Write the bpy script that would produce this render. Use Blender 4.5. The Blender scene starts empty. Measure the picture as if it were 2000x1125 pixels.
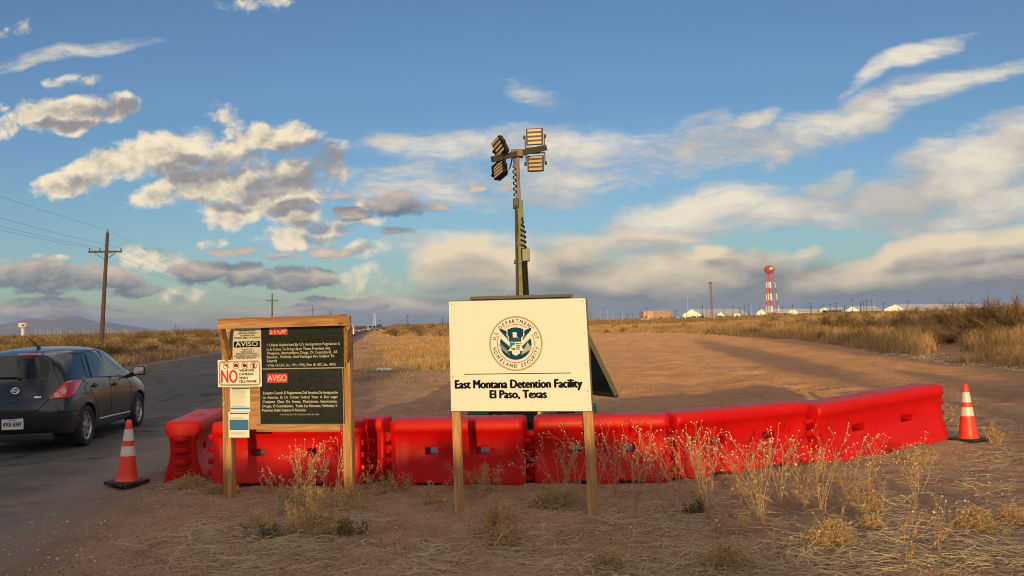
import bpy, bmesh, math, random
import numpy as np
from mathutils import Vector, Matrix
from mathutils.geometry import tessellate_polygon
from mathutils.bvhtree import BVHTree
R = math.radians
random.seed(7)
rng = np.random.default_rng(11)
SC = bpy.context.scene
COL = SC.collection

# ------------------------------------------------------------------ camera
F, CX, CY, EYE = 1650.0, 1000.0, 562.5, 1.70      # focal length in photo pixels, photo centre, eye height
PITCH, ROLL = math.atan(66.0 / F), R(-1.6)
cam = bpy.data.cameras.new('camera')
cam.sensor_width = 36.0
cam.lens = 36.0 * F / 2000.0
cam.clip_start, cam.clip_end = 0.05, 60000.0
camo = bpy.data.objects.new('camera', cam)
CR = Matrix.Rotation(R(90) + PITCH, 3, 'X') @ Matrix.Rotation(ROLL, 3, 'Z')
camo.matrix_world = Matrix.Translation((0, 0, EYE)) @ CR.to_4x4()
COL.objects.link(camo)
SC.camera = camo
C0 = Vector((0, 0, EYE))

def ray(px, py):
    return CR @ Vector(((px - CX) / F, -(py - CY) / F, -1.0))
def G(px, py, z=0.0):
    d = ray(px, py)
    return C0 + d * ((z - EYE) / d.z)
def at(px, py, Y):
    d = ray(px, py)
    return C0 + d * (Y / d.y)
def uv(px, py):
    d = ray(px, py)
    return d.x / d.y, d.z / d.y

# ------------------------------------------------------------------ node helpers
def nd(t, typ, ins=None, **props):
    n = t.nodes.new(typ)
    for k, v in props.items():
        setattr(n, k, v)
    for k, v in (ins or {}).items():
        s = n.inputs[k]
        if isinstance(v, bpy.types.NodeSocket):
            t.links.new(v, s)
        elif v is not None:
            s.default_value = v
    return n
def mt(t, op, a, b=None, c=None, clamp=False):
    return nd(t, 'ShaderNodeMath', {0: a, 1: b, 2: c}, operation=op, use_clamp=clamp).outputs[0]
def vm(t, op, a, b=None):
    n = nd(t, 'ShaderNodeVectorMath', {0: a, 1: b}, operation=op)
    return n.outputs['Value'] if op in ('DOT_PRODUCT', 'LENGTH', 'DISTANCE') else n.outputs[0]
def mixc(t, f, a, b, blend='MIX'):
    n = nd(t, 'ShaderNodeMix', None, data_type='RGBA', blend_type=blend)
    for i, v in ((0, f), (6, a), (7, b)):
        if isinstance(v, bpy.types.NodeSocket):
            t.links.new(v, n.inputs[i])
        else:
            n.inputs[i].default_value = v if i == 0 else (*v[:3], 1.0)
    return n.outputs[2]
def smooth(t, x, lo, hi, a=0.0, b=1.0):
    return nd(t, 'ShaderNodeMapRange', {0: x, 1: lo, 2: hi, 3: a, 4: b}, interpolation_type='SMOOTHSTEP').outputs[0]
def noise(t, vec, scale, detail=4.0, rough=0.55, dist=0.0, out=0):
    n = nd(t, 'ShaderNodeTexNoise', {'Vector': vec, 'Scale': scale, 'Detail': detail, 'Roughness': rough, 'Distortion': dist})
    return n.outputs[out]
def mapping(t, vec, loc=(0, 0, 0), rot=(0, 0, 0), sc=(1, 1, 1), typ='POINT'):
    return nd(t, 'ShaderNodeMapping', {'Vector': vec, 'Location': loc, 'Rotation': rot, 'Scale': sc}, vector_type=typ).outputs[0]

# ------------------------------------------------------------------ sun and sky
SUN_EL, SUN_AZ = R(4.4), R(4.0)       # light travels towards +Y, leaning SUN_AZ to +X
toward = Vector((math.sin(SUN_AZ) * math.cos(SUN_EL), math.cos(SUN_AZ) * math.cos(SUN_EL), -math.sin(SUN_EL)))
sl = bpy.data.lights.new('sun', 'SUN')
sl.energy, sl.angle, sl.color = 5.0, R(0.5), (1.0, 0.69, 0.27)
so = bpy.data.objects.new('sun', sl)
so.rotation_euler = toward.to_track_quat('-Z', 'Y').to_euler()
so.location = (-6, -30, 20)
COL.objects.link(so)
vs = SC.view_settings
vs.view_transform, vs.look, vs.exposure, vs.gamma = 'Standard', 'None', 0.0, 1.0
SC.render.resolution_x, SC.render.resolution_y = 1024, 576
SC.cycles.use_denoising = True
SC.cycles.filter_width = 1.05
SC.cycles.max_bounces, SC.cycles.diffuse_bounces, SC.cycles.glossy_bounces, SC.cycles.transmission_bounces, SC.cycles.transparent_max_bounces = 6, 3, 3, 5, 12

W = bpy.data.worlds.new('World')
SC.world = W
W.use_nodes = True
wt = W.node_tree
wt.nodes.clear()
dirv = nd(wt, 'ShaderNodeTexCoord').outputs['Generated']
sky = nd(wt, 'ShaderNodeTexSky', None, sky_type='NISHITA', sun_disc=False, sun_elevation=SUN_EL,
         sun_rotation=math.pi + SUN_AZ, altitude=1200.0, air_density=1.0, dust_density=0.6, ozone_density=2.0)
sep = nd(wt, 'ShaderNodeSeparateXYZ', {0: dirv})
ay = mt(wt, 'MAXIMUM', mt(wt, 'ABSOLUTE', sep.outputs[1]), 0.12)
cuv = nd(wt, 'ShaderNodeCombineXYZ', {0: mt(wt, 'DIVIDE', sep.outputs[0], ay), 1: mt(wt, 'DIVIDE', sep.outputs[2], ay), 2: 0.0}).outputs[0]

def blobs(t, vec, items):
    """soft ellipses in sky directions; each (px, py, half width, half height, tilt, strength)"""
    sp = nd(t, 'ShaderNodeSeparateXYZ', {0: vec})
    x, y = sp.outputs[0], sp.outputs[1]
    m2 = nd(t, 'ShaderNodeCombineXYZ', {0: mt(t, 'MULTIPLY', x, x), 1: mt(t, 'MULTIPLY', x, y), 2: mt(t, 'MULTIPLY', y, y)}).outputs[0]
    m1 = nd(t, 'ShaderNodeCombineXYZ', {0: x, 1: y, 2: 1.0}).outputs[0]
    out = None
    for (px, py, a, b, deg, amp) in items:
        u, v = uv(px, py)
        c, s = math.cos(R(deg)), math.sin(R(deg))
        ia, ib = (F / a) ** 2, (F / b) ** 2
        A, B, Cc = c * c * ia + s * s * ib, 2 * c * s * (ia - ib), s * s * ia + c * c * ib
        k1 = vm(t, 'DOT_PRODUCT', m2, (-amp * A, -amp * B, -amp * Cc))
        k2 = vm(t, 'DOT_PRODUCT', m1, (amp * (2 * A * u + B * v), amp * (2 * Cc * v + B * u), amp * (1 - A * u * u - B * u * v - Cc * v * v)))
        e = mt(t, 'ADD', k1, k2)
        out = e if out is None else mt(t, 'SMOOTH_MAX', out, e, 0.12)
    return mt(t, 'MAXIMUM', out, -1.3)

def group(name, build):
    g = bpy.data.node_groups.new(name, 'ShaderNodeTree')
    g.interface.new_socket('Vector', in_out='INPUT', socket_type='NodeSocketVector')
    g.interface.new_socket('Value', in_out='OUTPUT', socket_type='NodeSocketFloat')
    gi, go = g.nodes.new('NodeGroupInput'), g.nodes.new('NodeGroupOutput')
    g.links.new(build(g, gi.outputs[0]), go.inputs[0])
    return lambda t, vec: nd(t, 'ShaderNodeGroup', {0: vec}, node_tree=g).outputs[0]

CUM = [(140, 352, 100, 26, 10, 1), (235, 318, 120, 44, 17, 1.1), (340, 290, 110, 50, 8, 1.1), (450, 285, 110, 42, 10, 1.0),
       (540, 262, 85, 36, -2, 1.0), (590, 275, 50, 24, -20, .8), (300, 385, 70, 24, 12, .9), (390, 358, 95, 40, 12, 1.1), (480, 352, 90, 40, 6, 1.0), (560, 345, 90, 42, 5, 1.0),
       (640, 322, 48, 44, 10, 1.0), (500, 390, 110, 34, -3, 1.0), (450, 410, 70, 36, -8, 1.0), (570, 385, 80, 20, 0, .8),
       (570, 420, 60, 26, 0, .8), (620, 450, 110, 26, 8, .85), (560, 465, 60, 22, 6, .8), (700, 400, 30, 22, 0, .6), (715, 430, 55, 14, 0, .6),
       (130, 222, 110, 34, 4, 1.1), (60, 232, 60, 26, 12, .9), (230, 208, 60, 28, 0, 1.0), (20, 250, 40, 22, 10, .8), (438, 228, 22, 16, 0, .15),
       (42, 48, 32, 16, 10, .25), (470, 6, 50, 12, 0, .2), (8, 212, 18, 8, 0, .2), (155, 153, 28, 8, 0, .15), (300, 510, 60, 26, 0, .6), (425, 470, 44, 10, 0, .35), (715, 490, 46, 14, 5, .35), (360, 578, 44, 14, 5, .35),
       (720, 552, 44, 26, -10, .35), (100, 505, 40, 8, 0, .4)]
DARK = [(60, 540, 150, 34, -3, 1.0), (190, 545, 90, 26, -4, .9), (250, 570, 70, 12, 0, .8), (390, 530, 70, 26, 0, 1.0), (480, 535, 70, 26, 0, 1.0), (590, 542, 90, 26, -5, 1.0),
        (80, 605, 170, 22, -2, .9), (300, 628, 150, 10, 0, .8), (460, 488, 70, 10, 0, .8), (545, 500, 30, 8, 0, .6), (690, 412, 50, 16, -5, .8),
        (770, 395, 60, 28, -8, .8), (850, 400, 40, 12, 0, .6), (938, 370, 22, 10, 0, .8), (988, 370, 22, 10, 0, .8), (670, 380, 40, 12, 0, .7), (780, 450, 30, 12, -10, .5),
        (650, 490, 60, 10, 0, .7), (700, 590, 120, 16, 0, .6), (560, 604, 120, 8, 0, .5)]
CIR = [(1330, 300, 260, 55, 4, .75), (1150, 300, 260, 50, -6, .8), (880, 300, 180, 34, -4, .7), (790, 290, 100, 28, -8, .9), (1000, 350, 320, 40, 0, .55), (840, 380, 160, 26, -3, .7), (1060, 385, 150, 24, 2, .6),
       (900, 470, 160, 26, 4, .8), (1460, 245, 70, 20, 20, .8), (1600, 245, 130, 40, 12, .95), (1700, 220, 140, 44, 16, .95), (1800, 185, 140, 34, 14, .8), (1920, 150, 140, 20, 12, .7),
       (1760, 130, 120, 20, 24, .7), (1510, 310, 50, 20, 28, .75), (1620, 360, 75, 30, 20, 1.0), (1260, 430, 110, 42, 14, 1.2), (1380, 415, 170, 48, 6, 1.3), (1520, 420, 190, 40, 4, 1.2),
       (1760, 380, 220, 60, 14, 1.2), (1900, 330, 200, 80, 14, 1.2), (1990, 280, 160, 60, 12, 1.0), (1180, 465, 160, 24, 0, .9), (1900, 400, 240, 50, 8, 1.1), (1040, 175, 60, 26, -30, .35),
       (140, 112, 190, 18, 6, .6)]
BANK = [(1000, 530, 220, 70, -3, 1.0), (900, 505, 110, 50, 10, 1.0), (1130, 500, 160, 40, 0, .9), (1300, 545, 420, 72, 0, 1.1), (1700, 560, 420, 62, 0, 1.2), (1950, 540, 300, 70, 4, 1.2), (1580, 498, 60, 16, 8, .8),
        (1840, 492, 190, 34, 8, 1.1), (1980, 475, 120, 34, 8, 1.0), (1060, 600, 700, 40, 0, .8), (1370, 490, 60, 18, 0, .7), (1250, 470, 160, 16, 0, .5), (1560, 606, 620, 46, 1.6, 1.1), (1000, 612, 300, 30, 1.6, .8)]

def voro(t, vec, scale, detail=2.0):
    n = nd(t, 'ShaderNodeTexVoronoi', {'Vector': vec, 'Scale': scale, 'Detail': detail, 'Roughness': .55}, feature='F1')
    return n.outputs[0]
def warp(t, vec, scale, amp, detail=3.0):
    w = nd(t, 'ShaderNodeTexNoise', {'Vector': vec, 'Scale': scale, 'Detail': detail}).outputs[1]
    return vm(t, 'ADD', vec, vm(t, 'MULTIPLY', vm(t, 'SUBTRACT', w, (.5, .5, .5)), (*amp, 0)))
def cum_tex(t, vec):
    p = warp(t, vec, 15.0, (.050, .036), 4.0)
    n1 = noise(t, mapping(t, p, sc=(1, 1.4, 1)), 16.0, 8.0, .62)
    v1 = voro(t, mapping(t, p, sc=(1, 1.25, 1)), 36.0, 4.0)
    return p, mt(t, 'ADD', mt(t, 'MULTIPLY_ADD', n1, 3.0, -.66), mt(t, 'MULTIPLY', v1, -.75))
def cum_build(t, vec):
    p, n = cum_tex(t, vec)
    return mt(t, 'ADD', blobs(t, p, CUM), n)
cumn = group('cumulus_texture', lambda t, vec: cum_tex(t, vec)[1])
cum = group('cumulus', cum_build)
def dark_build(t, vec):
    p = warp(t, vec, 16.0, (.06, .025), 4.0)
    n1 = noise(t, mapping(t, p, sc=(1, 1.9, 1)), 19.0, 7.0, .62)
    return mt(t, 'ADD', blobs(t, p, DARK), mt(t, 'MULTIPLY_ADD', n1, 3.4, -1.62))
drk = group('scud', dark_build)
def cir_build(t, vec):
    p = warp(t, vec, 5.0, (.12, .07), 5.0)
    n1 = noise(t, mapping(t, p, rot=(0, 0, R(-16)), sc=(.55, 1.4, 1)), 15.0, 10.0, .70)
    n2 = noise(t, mapping(t, p, rot=(0, 0, R(-32)), sc=(.35, 2.2, 1)), 34.0, 6.0, .6)
    return mt(t, 'ADD', blobs(t, p, CIR), mt(t, 'ADD', mt(t, 'MULTIPLY_ADD', n1, 3.2, -1.62), mt(t, 'MULTIPLY_ADD', n2, 1.0, -.5)))
cir = group('cirrus', cir_build)
def bank_build(t, vec):
    p = warp(t, vec, 9.0, (.12, .04), 5.0)
    n1 = noise(t, mapping(t, p, rot=(0, 0, R(-3)), sc=(.6, 1.7, 1)), 13.0, 8.0, .58)
    return mt(t, 'ADD', blobs(t, p, BANK), mt(t, 'MULTIPLY_ADD', n1, 2.0, -1.15))
bank = group('cloud_bank', bank_build)

CSH = [(395, 322, 130, 30, 8, 1), (520, 302, 120, 26, 4, 1), (610, 285, 60, 26, -10, 1), (645, 340, 66, 50, 0, 1.1), (540, 360, 90, 26, 4, .9), (245, 218, 66, 28, -6, 1.1), (570, 402, 70, 16, 0, .9), (660, 405, 60, 20, 0, 1), (700, 440, 50, 20, 0, 1),
       (640, 466, 70, 14, 6, .9), (130, 246, 90, 14, 4, .8), (330, 500, 40, 26, 0, .9), (600, 440, 40, 12, 0, .7), (715, 492, 40, 10, 0, .8), (360, 590, 40, 10, 0, .8), (430, 395, 60, 10, 0, .5)]
def csh_build(t, vec):
    return blobs(t, warp(t, vec, 16.0, (.10, .065), 5.0), CSH)
csh = group('cloud_shade', csh_build)
BLIT = [(915, 500, 150, 54, 14, 1.4), (985, 530, 100, 54, 0, 1.0), (1290, 545, 170, 40, 0, .75), (1580, 494, 74, 15, 6, 1.0), (1850, 490, 210, 28, 8, 1.1), (1985, 470, 120, 26, 8, 1.0), (1370, 488, 60, 20, 0, .8), (1200, 500, 120, 20, 0, .4), (720, 560, 60, 24, 0, .7), (1700, 545, 160, 16, 6, .3)]
def blit_build(t, vec):
    return blobs(t, warp(t, vec, 12.0, (.07, .03), 5.0), BLIT)
blit = group('cloud_light', blit_build)
def relief(fn, d, off, k):
    return mt(wt, 'MULTIPLY', mt(wt, 'SUBTRACT', d, fn(wt, vm(wt, 'ADD', cuv, off))), k)
CREAM, GREY, WARM = (1.0, .85, .60), (.30, .285, .29), (.86, .62, .42)
def layer(base, alpha, col):
    """cloud over cloud: keeps one running colour and one running cover"""
    if base is None:
        return col, alpha
    C, A = base
    A2 = mt(wt, 'MULTIPLY_ADD', mt(wt, 'MULTIPLY', A, -1.0), alpha, mt(wt, 'ADD', A, alpha))
    return mixc(wt, mt(wt, 'DIVIDE', alpha, mt(wt, 'MAXIMUM', A2, .0005)), C, col), A2
vel = nd(wt, 'ShaderNodeSeparateXYZ', {0: cuv}).outputs[1]
big = noise(wt, mapping(wt, cuv, sc=(.7, 1.6, 1)), 7.0, 4.0)
# thin streaked cloud, right
dc = cir(wt, cuv)
lc = mt(wt, 'ADD', relief(cir, dc, (-.004, .024, 0), .35), .70, clamp=True)
lc = mt(wt, 'MULTIPLY', lc, smooth(wt, big, .62, .40, .42, 1.0))
ccol = mixc(wt, lc, (.34, .345, .365), (.93, .82, .64))
cur = layer(None, smooth(wt, dc, -.34, 1.15, 0, .97), ccol)
# heavy bank above the right horizon
db = bank(wt, cuv)
lb = mt(wt, 'MULTIPLY_ADD', mt(wt, 'MULTIPLY', smooth(wt, blit(wt, cuv), -.5, .9), smooth(wt, big, .30, .62, .45, 1.0)), .72, relief(bank, db, (-.010, .016, 0), .75))
lb = mt(wt, 'ADD', lb, .06, clamp=True)
bcol = mixc(wt, lb, mixc(wt, smooth(wt, vel, .02, .10), (.205, .205, .21), (.36, .335, .305)), (.96, .76, .50))
cur = layer(cur, smooth(wt, db, -.25, .75, 0, .97), bcol)
# cumulus, left
du = cum(wt, cuv)
un = cumn(wt, cuv)
lu = mt(wt, 'ADD', relief(cumn, un, (-.009, .012, 0), .42), relief(cumn, un, (-.024, .022, 0), .22))
lu = mt(wt, 'ADD', mt(wt, 'ADD', lu, .70), smooth(wt, du, .35, 1.3, .12, -.16))
lu = mt(wt, 'SUBTRACT', lu, mt(wt, 'MULTIPLY', smooth(wt, csh(wt, cuv), -.55, .95), .62), clamp=True)
ucol = mixc(wt, smooth(wt, lu, 0, 1), GREY, CREAM)
cur = layer(cur, smooth(wt, du, -.28, .85), ucol)
# dark scud, left
dd = drk(wt, cuv)
ld = mt(wt, 'ADD', relief(drk, dd, (-.008, .016, 0), .35), .10, clamp=True)
dcol = mixc(wt, ld, (.155, .175, .215), (.88, .68, .50))
cur = layer(cur, smooth(wt, dd, -.10, .55, 0, .92), dcol)
# unseen broken cloud added overhead and behind the camera to lift the ambient light
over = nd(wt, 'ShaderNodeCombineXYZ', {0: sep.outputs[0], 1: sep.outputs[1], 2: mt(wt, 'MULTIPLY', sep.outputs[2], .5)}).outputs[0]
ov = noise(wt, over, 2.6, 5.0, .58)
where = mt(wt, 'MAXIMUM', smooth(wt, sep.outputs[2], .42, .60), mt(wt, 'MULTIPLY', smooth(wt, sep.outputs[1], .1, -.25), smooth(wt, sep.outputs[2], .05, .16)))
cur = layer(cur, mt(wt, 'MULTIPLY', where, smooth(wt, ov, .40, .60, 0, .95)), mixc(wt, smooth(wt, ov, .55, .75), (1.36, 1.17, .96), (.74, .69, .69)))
skyc = mixc(wt, 1.0, sky.outputs[0], (.86, 1.0, 1.19), 'MULTIPLY')
bg = nd(wt, 'ShaderNodeBackground', {0: skyc, 1: 0.15}).outputs[0]
cl = nd(wt, 'ShaderNodeBackground', {0: cur[0], 1: 1.0}).outputs[0]
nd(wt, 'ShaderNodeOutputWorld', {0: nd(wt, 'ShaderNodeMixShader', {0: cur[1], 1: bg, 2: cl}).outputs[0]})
W.cycles.sampling_method = 'MANUAL'
W.cycles.sample_map_resolution = 512

# ------------------------------------------------------------------ mesh and object helpers
def tag(o, label=None, cat=None, group=None, kind=None):
    for k, v in (('label', label), ('category', cat), ('group', group), ('kind', kind)):
        if v:
            o[k] = v
    return o
def link(name, me, m=None, parent=None, loc=None, rot=None):
    o = bpy.data.objects.new(name, me)
    COL.objects.link(o)
    if m is not None and me is not None:
        for x in () if len(me.materials) else (m if isinstance(m, (list, tuple)) else [m]):
            me.materials.append(x)
    if parent is not None:
        o.parent = parent
    if loc is not None:
        o.location = loc
    if rot is not None:
        o.rotation_euler = rot
    return o
def empty(name, loc=(0, 0, 0), rz=0.0, label=None, cat=None, group=None):
    o = bpy.data.objects.new(name, None)
    COL.objects.link(o)
    o.location, o.rotation_euler = loc, (0, 0, rz)
    o.empty_display_size = .1
    return tag(o, label, cat, group)
def copy_tree(o, parent=None):
    c = o.copy()
    COL.objects.link(c)
    if parent is not None:
        c.parent = parent
    for ch in [x for x in KIDS.get(o.name, [])] if o.name in KIDS else list(o.children):
        copy_tree(ch, c)
    return c
KIDS = {}
def np_mesh(name, V, Q, smooth_=False):
    """mesh from vertex array and a face array with a fixed number of corners"""
    V, Q = np.asarray(V, np.float32).reshape(-1, 3), np.asarray(Q, np.int32)
    me = bpy.data.meshes.new(name)
    n, k = Q.shape
    me.vertices.add(len(V)); me.vertices.foreach_set('co', V.ravel())
    me.loops.add(n * k); me.loops.foreach_set('vertex_index', Q.ravel())
    me.polygons.add(n)
    me.polygons.foreach_set('loop_start', np.arange(0, n * k, k, dtype=np.int32))
    if smooth_:
        me.polygons.foreach_set('use_smooth', np.ones(n, bool))
    me.update(calc_edges=True)
    return me
def tubes(P, Rr, sides=3):
    """P (N,K,3) centre lines, Rr (N,K) radii -> vertices, quads"""
    N, K, _ = P.shape
    T = np.gradient(P, axis=1)
    T /= np.linalg.norm(T, axis=2, keepdims=True) + 1e-9
    ref = np.where(np.abs(T[..., 2:3]) > .9, np.array([1., 0, 0]), np.array([0, 0, 1.]))
    A = np.cross(T, ref); A /= np.linalg.norm(A, axis=2, keepdims=True) + 1e-9
    B = np.cross(T, A)
    an = np.arange(sides) * 2 * np.pi / sides
    V = P[:, :, None, :] + Rr[:, :, None, None] * (A[:, :, None, :] * np.cos(an)[None, None, :, None] + B[:, :, None, :] * np.sin(an)[None, None, :, None])
    idx = np.arange(N * K * sides).reshape(N, K, sides)
    a, b = idx[:, :-1, :], idx[:, 1:, :]
    Q = np.stack([a, np.roll(a, -1, 2), np.roll(b, -1, 2), b], -1).reshape(-1, 4)
    return V.reshape(-1, 3), Q
def cat(parts):
    V, Q, o = [], [], 0
    for v, q in parts:
        V.append(v); Q.append(q + o); o += len(v)
    return np.concatenate(V), np.concatenate(Q)
class MB:
    """collects boxes, tubes, lathes and flat shapes into one mesh"""
    def __init__(s):
        s.v, s.f, s.m = [], [], []
    def add(s, V, Fc, mi=0):
        o = len(s.v)
        s.v += [tuple(p) for p in V]
        s.f += [tuple(i + o for i in f) for f in Fc]
        s.m += [mi] * len(Fc)
        return s
    def box(s, x0, x1, y0, y1, z0, z1, mi=0, M=None):
        V = [Vector((x, y, z)) for x in (x0, x1) for y in (y0, y1) for z in (z0, z1)]
        if M is not None:
            V = [M @ p for p in V]
        return s.add(V, [(0, 1, 3, 2), (4, 6, 7, 5), (0, 4, 5, 1), (2, 3, 7, 6), (0, 2, 6, 4), (1, 5, 7, 3)], mi)
    def bar(s, p, q, w, h, mi=0, up=(0, 0, 1)):
        p, q = Vector(p), Vector(q)
        t = (q - p); L = t.length; t.normalize()
        u = Vector(up)
        if abs(t.dot(u)) > .95:
            u = Vector((0, 1, 0))
        a = t.cross(u).normalized(); b = a.cross(t)
        M = Matrix((t, a, b)).transposed().to_4x4(); M.translation = p
        return s.box(0, L, -w / 2, w / 2, -h / 2, h / 2, mi, M)
    def tube(s, pts, r, n=8, mi=0, cap=True):
        P = np.array([list(p) for p in pts], float)[None]
        rr = np.full((1, P.shape[1]), r) if np.isscalar(r) else np.array(r, float)[None]
        V, Q = tubes(P, rr, n)
        Fc = [tuple(q) for q in Q.tolist()]
        if cap:
            Fc += [tuple(range(n))[::-1], tuple(range(len(V) - n, len(V)))]
        return s.add(V.tolist(), Fc, mi)
    def lathe(s, prof, n=20, mi=0, M=None, cap=True):
        V, Fc = [], []
        for r, z in prof:
            for k in range(n):
                a = 2 * math.pi * k / n
                p = Vector((r * math.cos(a), r * math.sin(a), z))
                V.append(M @ p if M is not None else p)
        for i in range(len(prof) - 1):
            for k in range(n):
                Fc.append((i * n + k, i * n + (k + 1) % n, (i + 1) * n + (k + 1) % n, (i + 1) * n + k))
        if cap:
            Fc += [tuple(range(n))[::-1], tuple(range((len(prof) - 1) * n, len(prof) * n))]
        return s.add(V, Fc, mi)
    def flat(s, pts, y=0.0, mi=0):
        """polygon of (x, z) points in a plane facing -y"""
        P = [Vector((p[0], p[1], 0)) for p in pts]
        T = tessellate_polygon([P])
        V = [(p[0], y, p[1]) for p in pts]
        Fc = []
        for t in T:
            a, b, c = [P[i] for i in t]
            Fc.append(tuple(t) if (b - a).cross(c - a).z > 0 else tuple(t[::-1]))
        return s.add(V, Fc, mi)
    def mesh(s, name, smooth_=False, bevel=0.0, angle=40, seg=2):
        me = bpy.data.meshes.new(name)
        me.from_pydata(s.v, [], s.f)
        me.polygons.foreach_set('material_index', s.m)
        me.update()
        if bevel or smooth_:
            bm = bmesh.new(); bm.from_mesh(me)
            bmesh.ops.recalc_face_normals(bm, faces=bm.faces)
            if bevel:
                ed = [e for e in bm.edges if len(e.link_faces) == 2 and e.calc_face_angle(0) > R(angle)]
                bmesh.ops.bevel(bm, geom=ed, offset=bevel, segments=seg, profile=.6, affect='EDGES', clamp_overlap=True)
            if smooth_:
                for f in bm.faces: f.smooth = True
                for e in bm.edges:
                    if len(e.link_faces) == 2 and e.calc_face_angle(0) > R(angle if not bevel else 50): e.smooth = False
            bm.to_mesh(me); bm.free()
        return me
    def obj(s, name, m, parent=None, **k):
        loc, rot = k.pop('loc', None), k.pop('rot', None)
        return link(name, s.mesh(name, **k), m, parent, loc, rot)

# ------------------------------------------------------------------ materials
def pmat(name, col, rough=.6, metal=0.0, var=0.0, vscale=4.0, bump=0.0, bscale=60.0, **k):
    m = bpy.data.materials.new(name); m.use_nodes = True
    t = m.node_tree
    b = t.nodes['Principled BSDF']
    b.inputs['Base Color'].default_value = (*col, 1)
    b.inputs['Roughness'].default_value, b.inputs['Metallic'].default_value = rough, metal
    for kk, v in k.items():
        b.inputs[kk.replace('_', ' ')].default_value = v
    if var or bump:
        co = nd(t, 'ShaderNodeTexCoord').outputs['Object']
        if var:
            n = noise(t, co, vscale, 6.0, .62)
            c = mixc(t, n, [x * (1 - var) for x in col], [min(1, x * (1 + var)) for x in col])
            t.links.new(c, b.inputs['Base Color'])
            t.links.new(mt(t, 'MULTIPLY_ADD', n, .25, rough - .12, clamp=True), b.inputs['Roughness'])
        if bump:
            t.links.new(nd(t, 'ShaderNodeBump', {'Strength': bump, 'Distance': .01, 'Height': noise(t, co, bscale, 4.0)}).outputs[0], b.inputs['Normal'])
    return m
def strand_mat(name, lo, hi, rough=.8, trans=.0):
    """dry plants: every stalk or leaf gets its own tint"""
    m = bpy.data.materials.new(name); m.use_nodes = True
    t = m.node_tree; b = t.nodes['Principled BSDF']
    g = nd(t, 'ShaderNodeNewGeometry')
    co = nd(t, 'ShaderNodeTexCoord').outputs['Object']
    f = mt(t, 'ADD', mt(t, 'MULTIPLY', g.outputs['Random Per Island'], .7), mt(t, 'MULTIPLY_ADD', noise(t, co, .35, 3.0), 1.2, -.42), clamp=True)
    t.links.new(mixc(t, f, lo, hi), b.inputs['Base Color'])
    b.inputs['Roughness'].default_value = rough
    b.inputs['Specular IOR Level'].default_value = .2
    return m
def wood_mat(name, lo, hi, axis=2, rough=.7):
    m = bpy.data.materials.new(name); m.use_nodes = True
    t = m.node_tree; b = t.nodes['Principled BSDF']
    co = nd(t, 'ShaderNodeTexCoord').outputs['Object']
    sc = [26.0, 26.0, 26.0]; sc[axis] = 1.6
    n1 = noise(t, mapping(t, co, sc=sc), 1.0, 5.0, .6, .6)
    sc2 = [140.0, 140.0, 140.0]; sc2[axis] = 5.0
    n2 = noise(t, mapping(t, co, sc=sc2), 1.0, 2.0)
    kn = nd(t, 'ShaderNodeTexVoronoi', {'Vector': mapping(t, co, sc=[9 if i != axis else 3.2 for i in range(3)]), 'Scale': 1.0}).outputs[0]
    c = mixc(t, smooth(t, n1, .36, .66), lo, hi)
    c = mixc(t, smooth(t, n2, .52, .72, 0, .45), c, [x * .55 for x in lo])
    c = mixc(t, smooth(t, kn, .13, .05, 0, .8), c, (.06, .025, .01))
    t.links.new(c, b.inputs['Base Color'])
    b.inputs['Roughness'].default_value = rough
    t.links.new(nd(t, 'ShaderNodeBump', {'Strength': .35, 'Distance': .004, 'Height': n1}).outputs[0], b.inputs['Normal'])
    return m

# ------------------------------------------------------------------ terrain
def hash2(ix, iy, s):
    h = (ix.astype(np.int64) * 374761393 + iy.astype(np.int64) * 668265263 + s * 974634777) & 0x7fffffff
    h = ((h ^ (h >> 13)) * 1274126177) & 0x7fffffff
    return ((h ^ (h >> 16)) & 0xffff) / 65535.0
def vnoise(x, y, s=0):
    ix, iy = np.floor(x), np.floor(y)
    fx, fy = x - ix, y - iy
    fx, fy = fx * fx * (3 - 2 * fx), fy * fy * (3 - 2 * fy)
    a, b, c, d = hash2(ix, iy, s), hash2(ix + 1, iy, s), hash2(ix, iy + 1, s), hash2(ix + 1, iy + 1, s)
    return (a * (1 - fx) + b * fx) * (1 - fy) + (c * (1 - fx) + d * fx) * fy - .5
def fbm(x, y, sc, oct_=4, s=0, gain=.5):
    o, a = 0, 1.0
    for i in range(oct_):
        o = o + a * vnoise(x * sc, y * sc, s + i); sc *= 2.03; a *= gain
    return o
def sstep(x, a, b):
    t = np.clip((x - a) / (b - a), 0, 1)
    return t * t * (3 - 2 * t)
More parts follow.
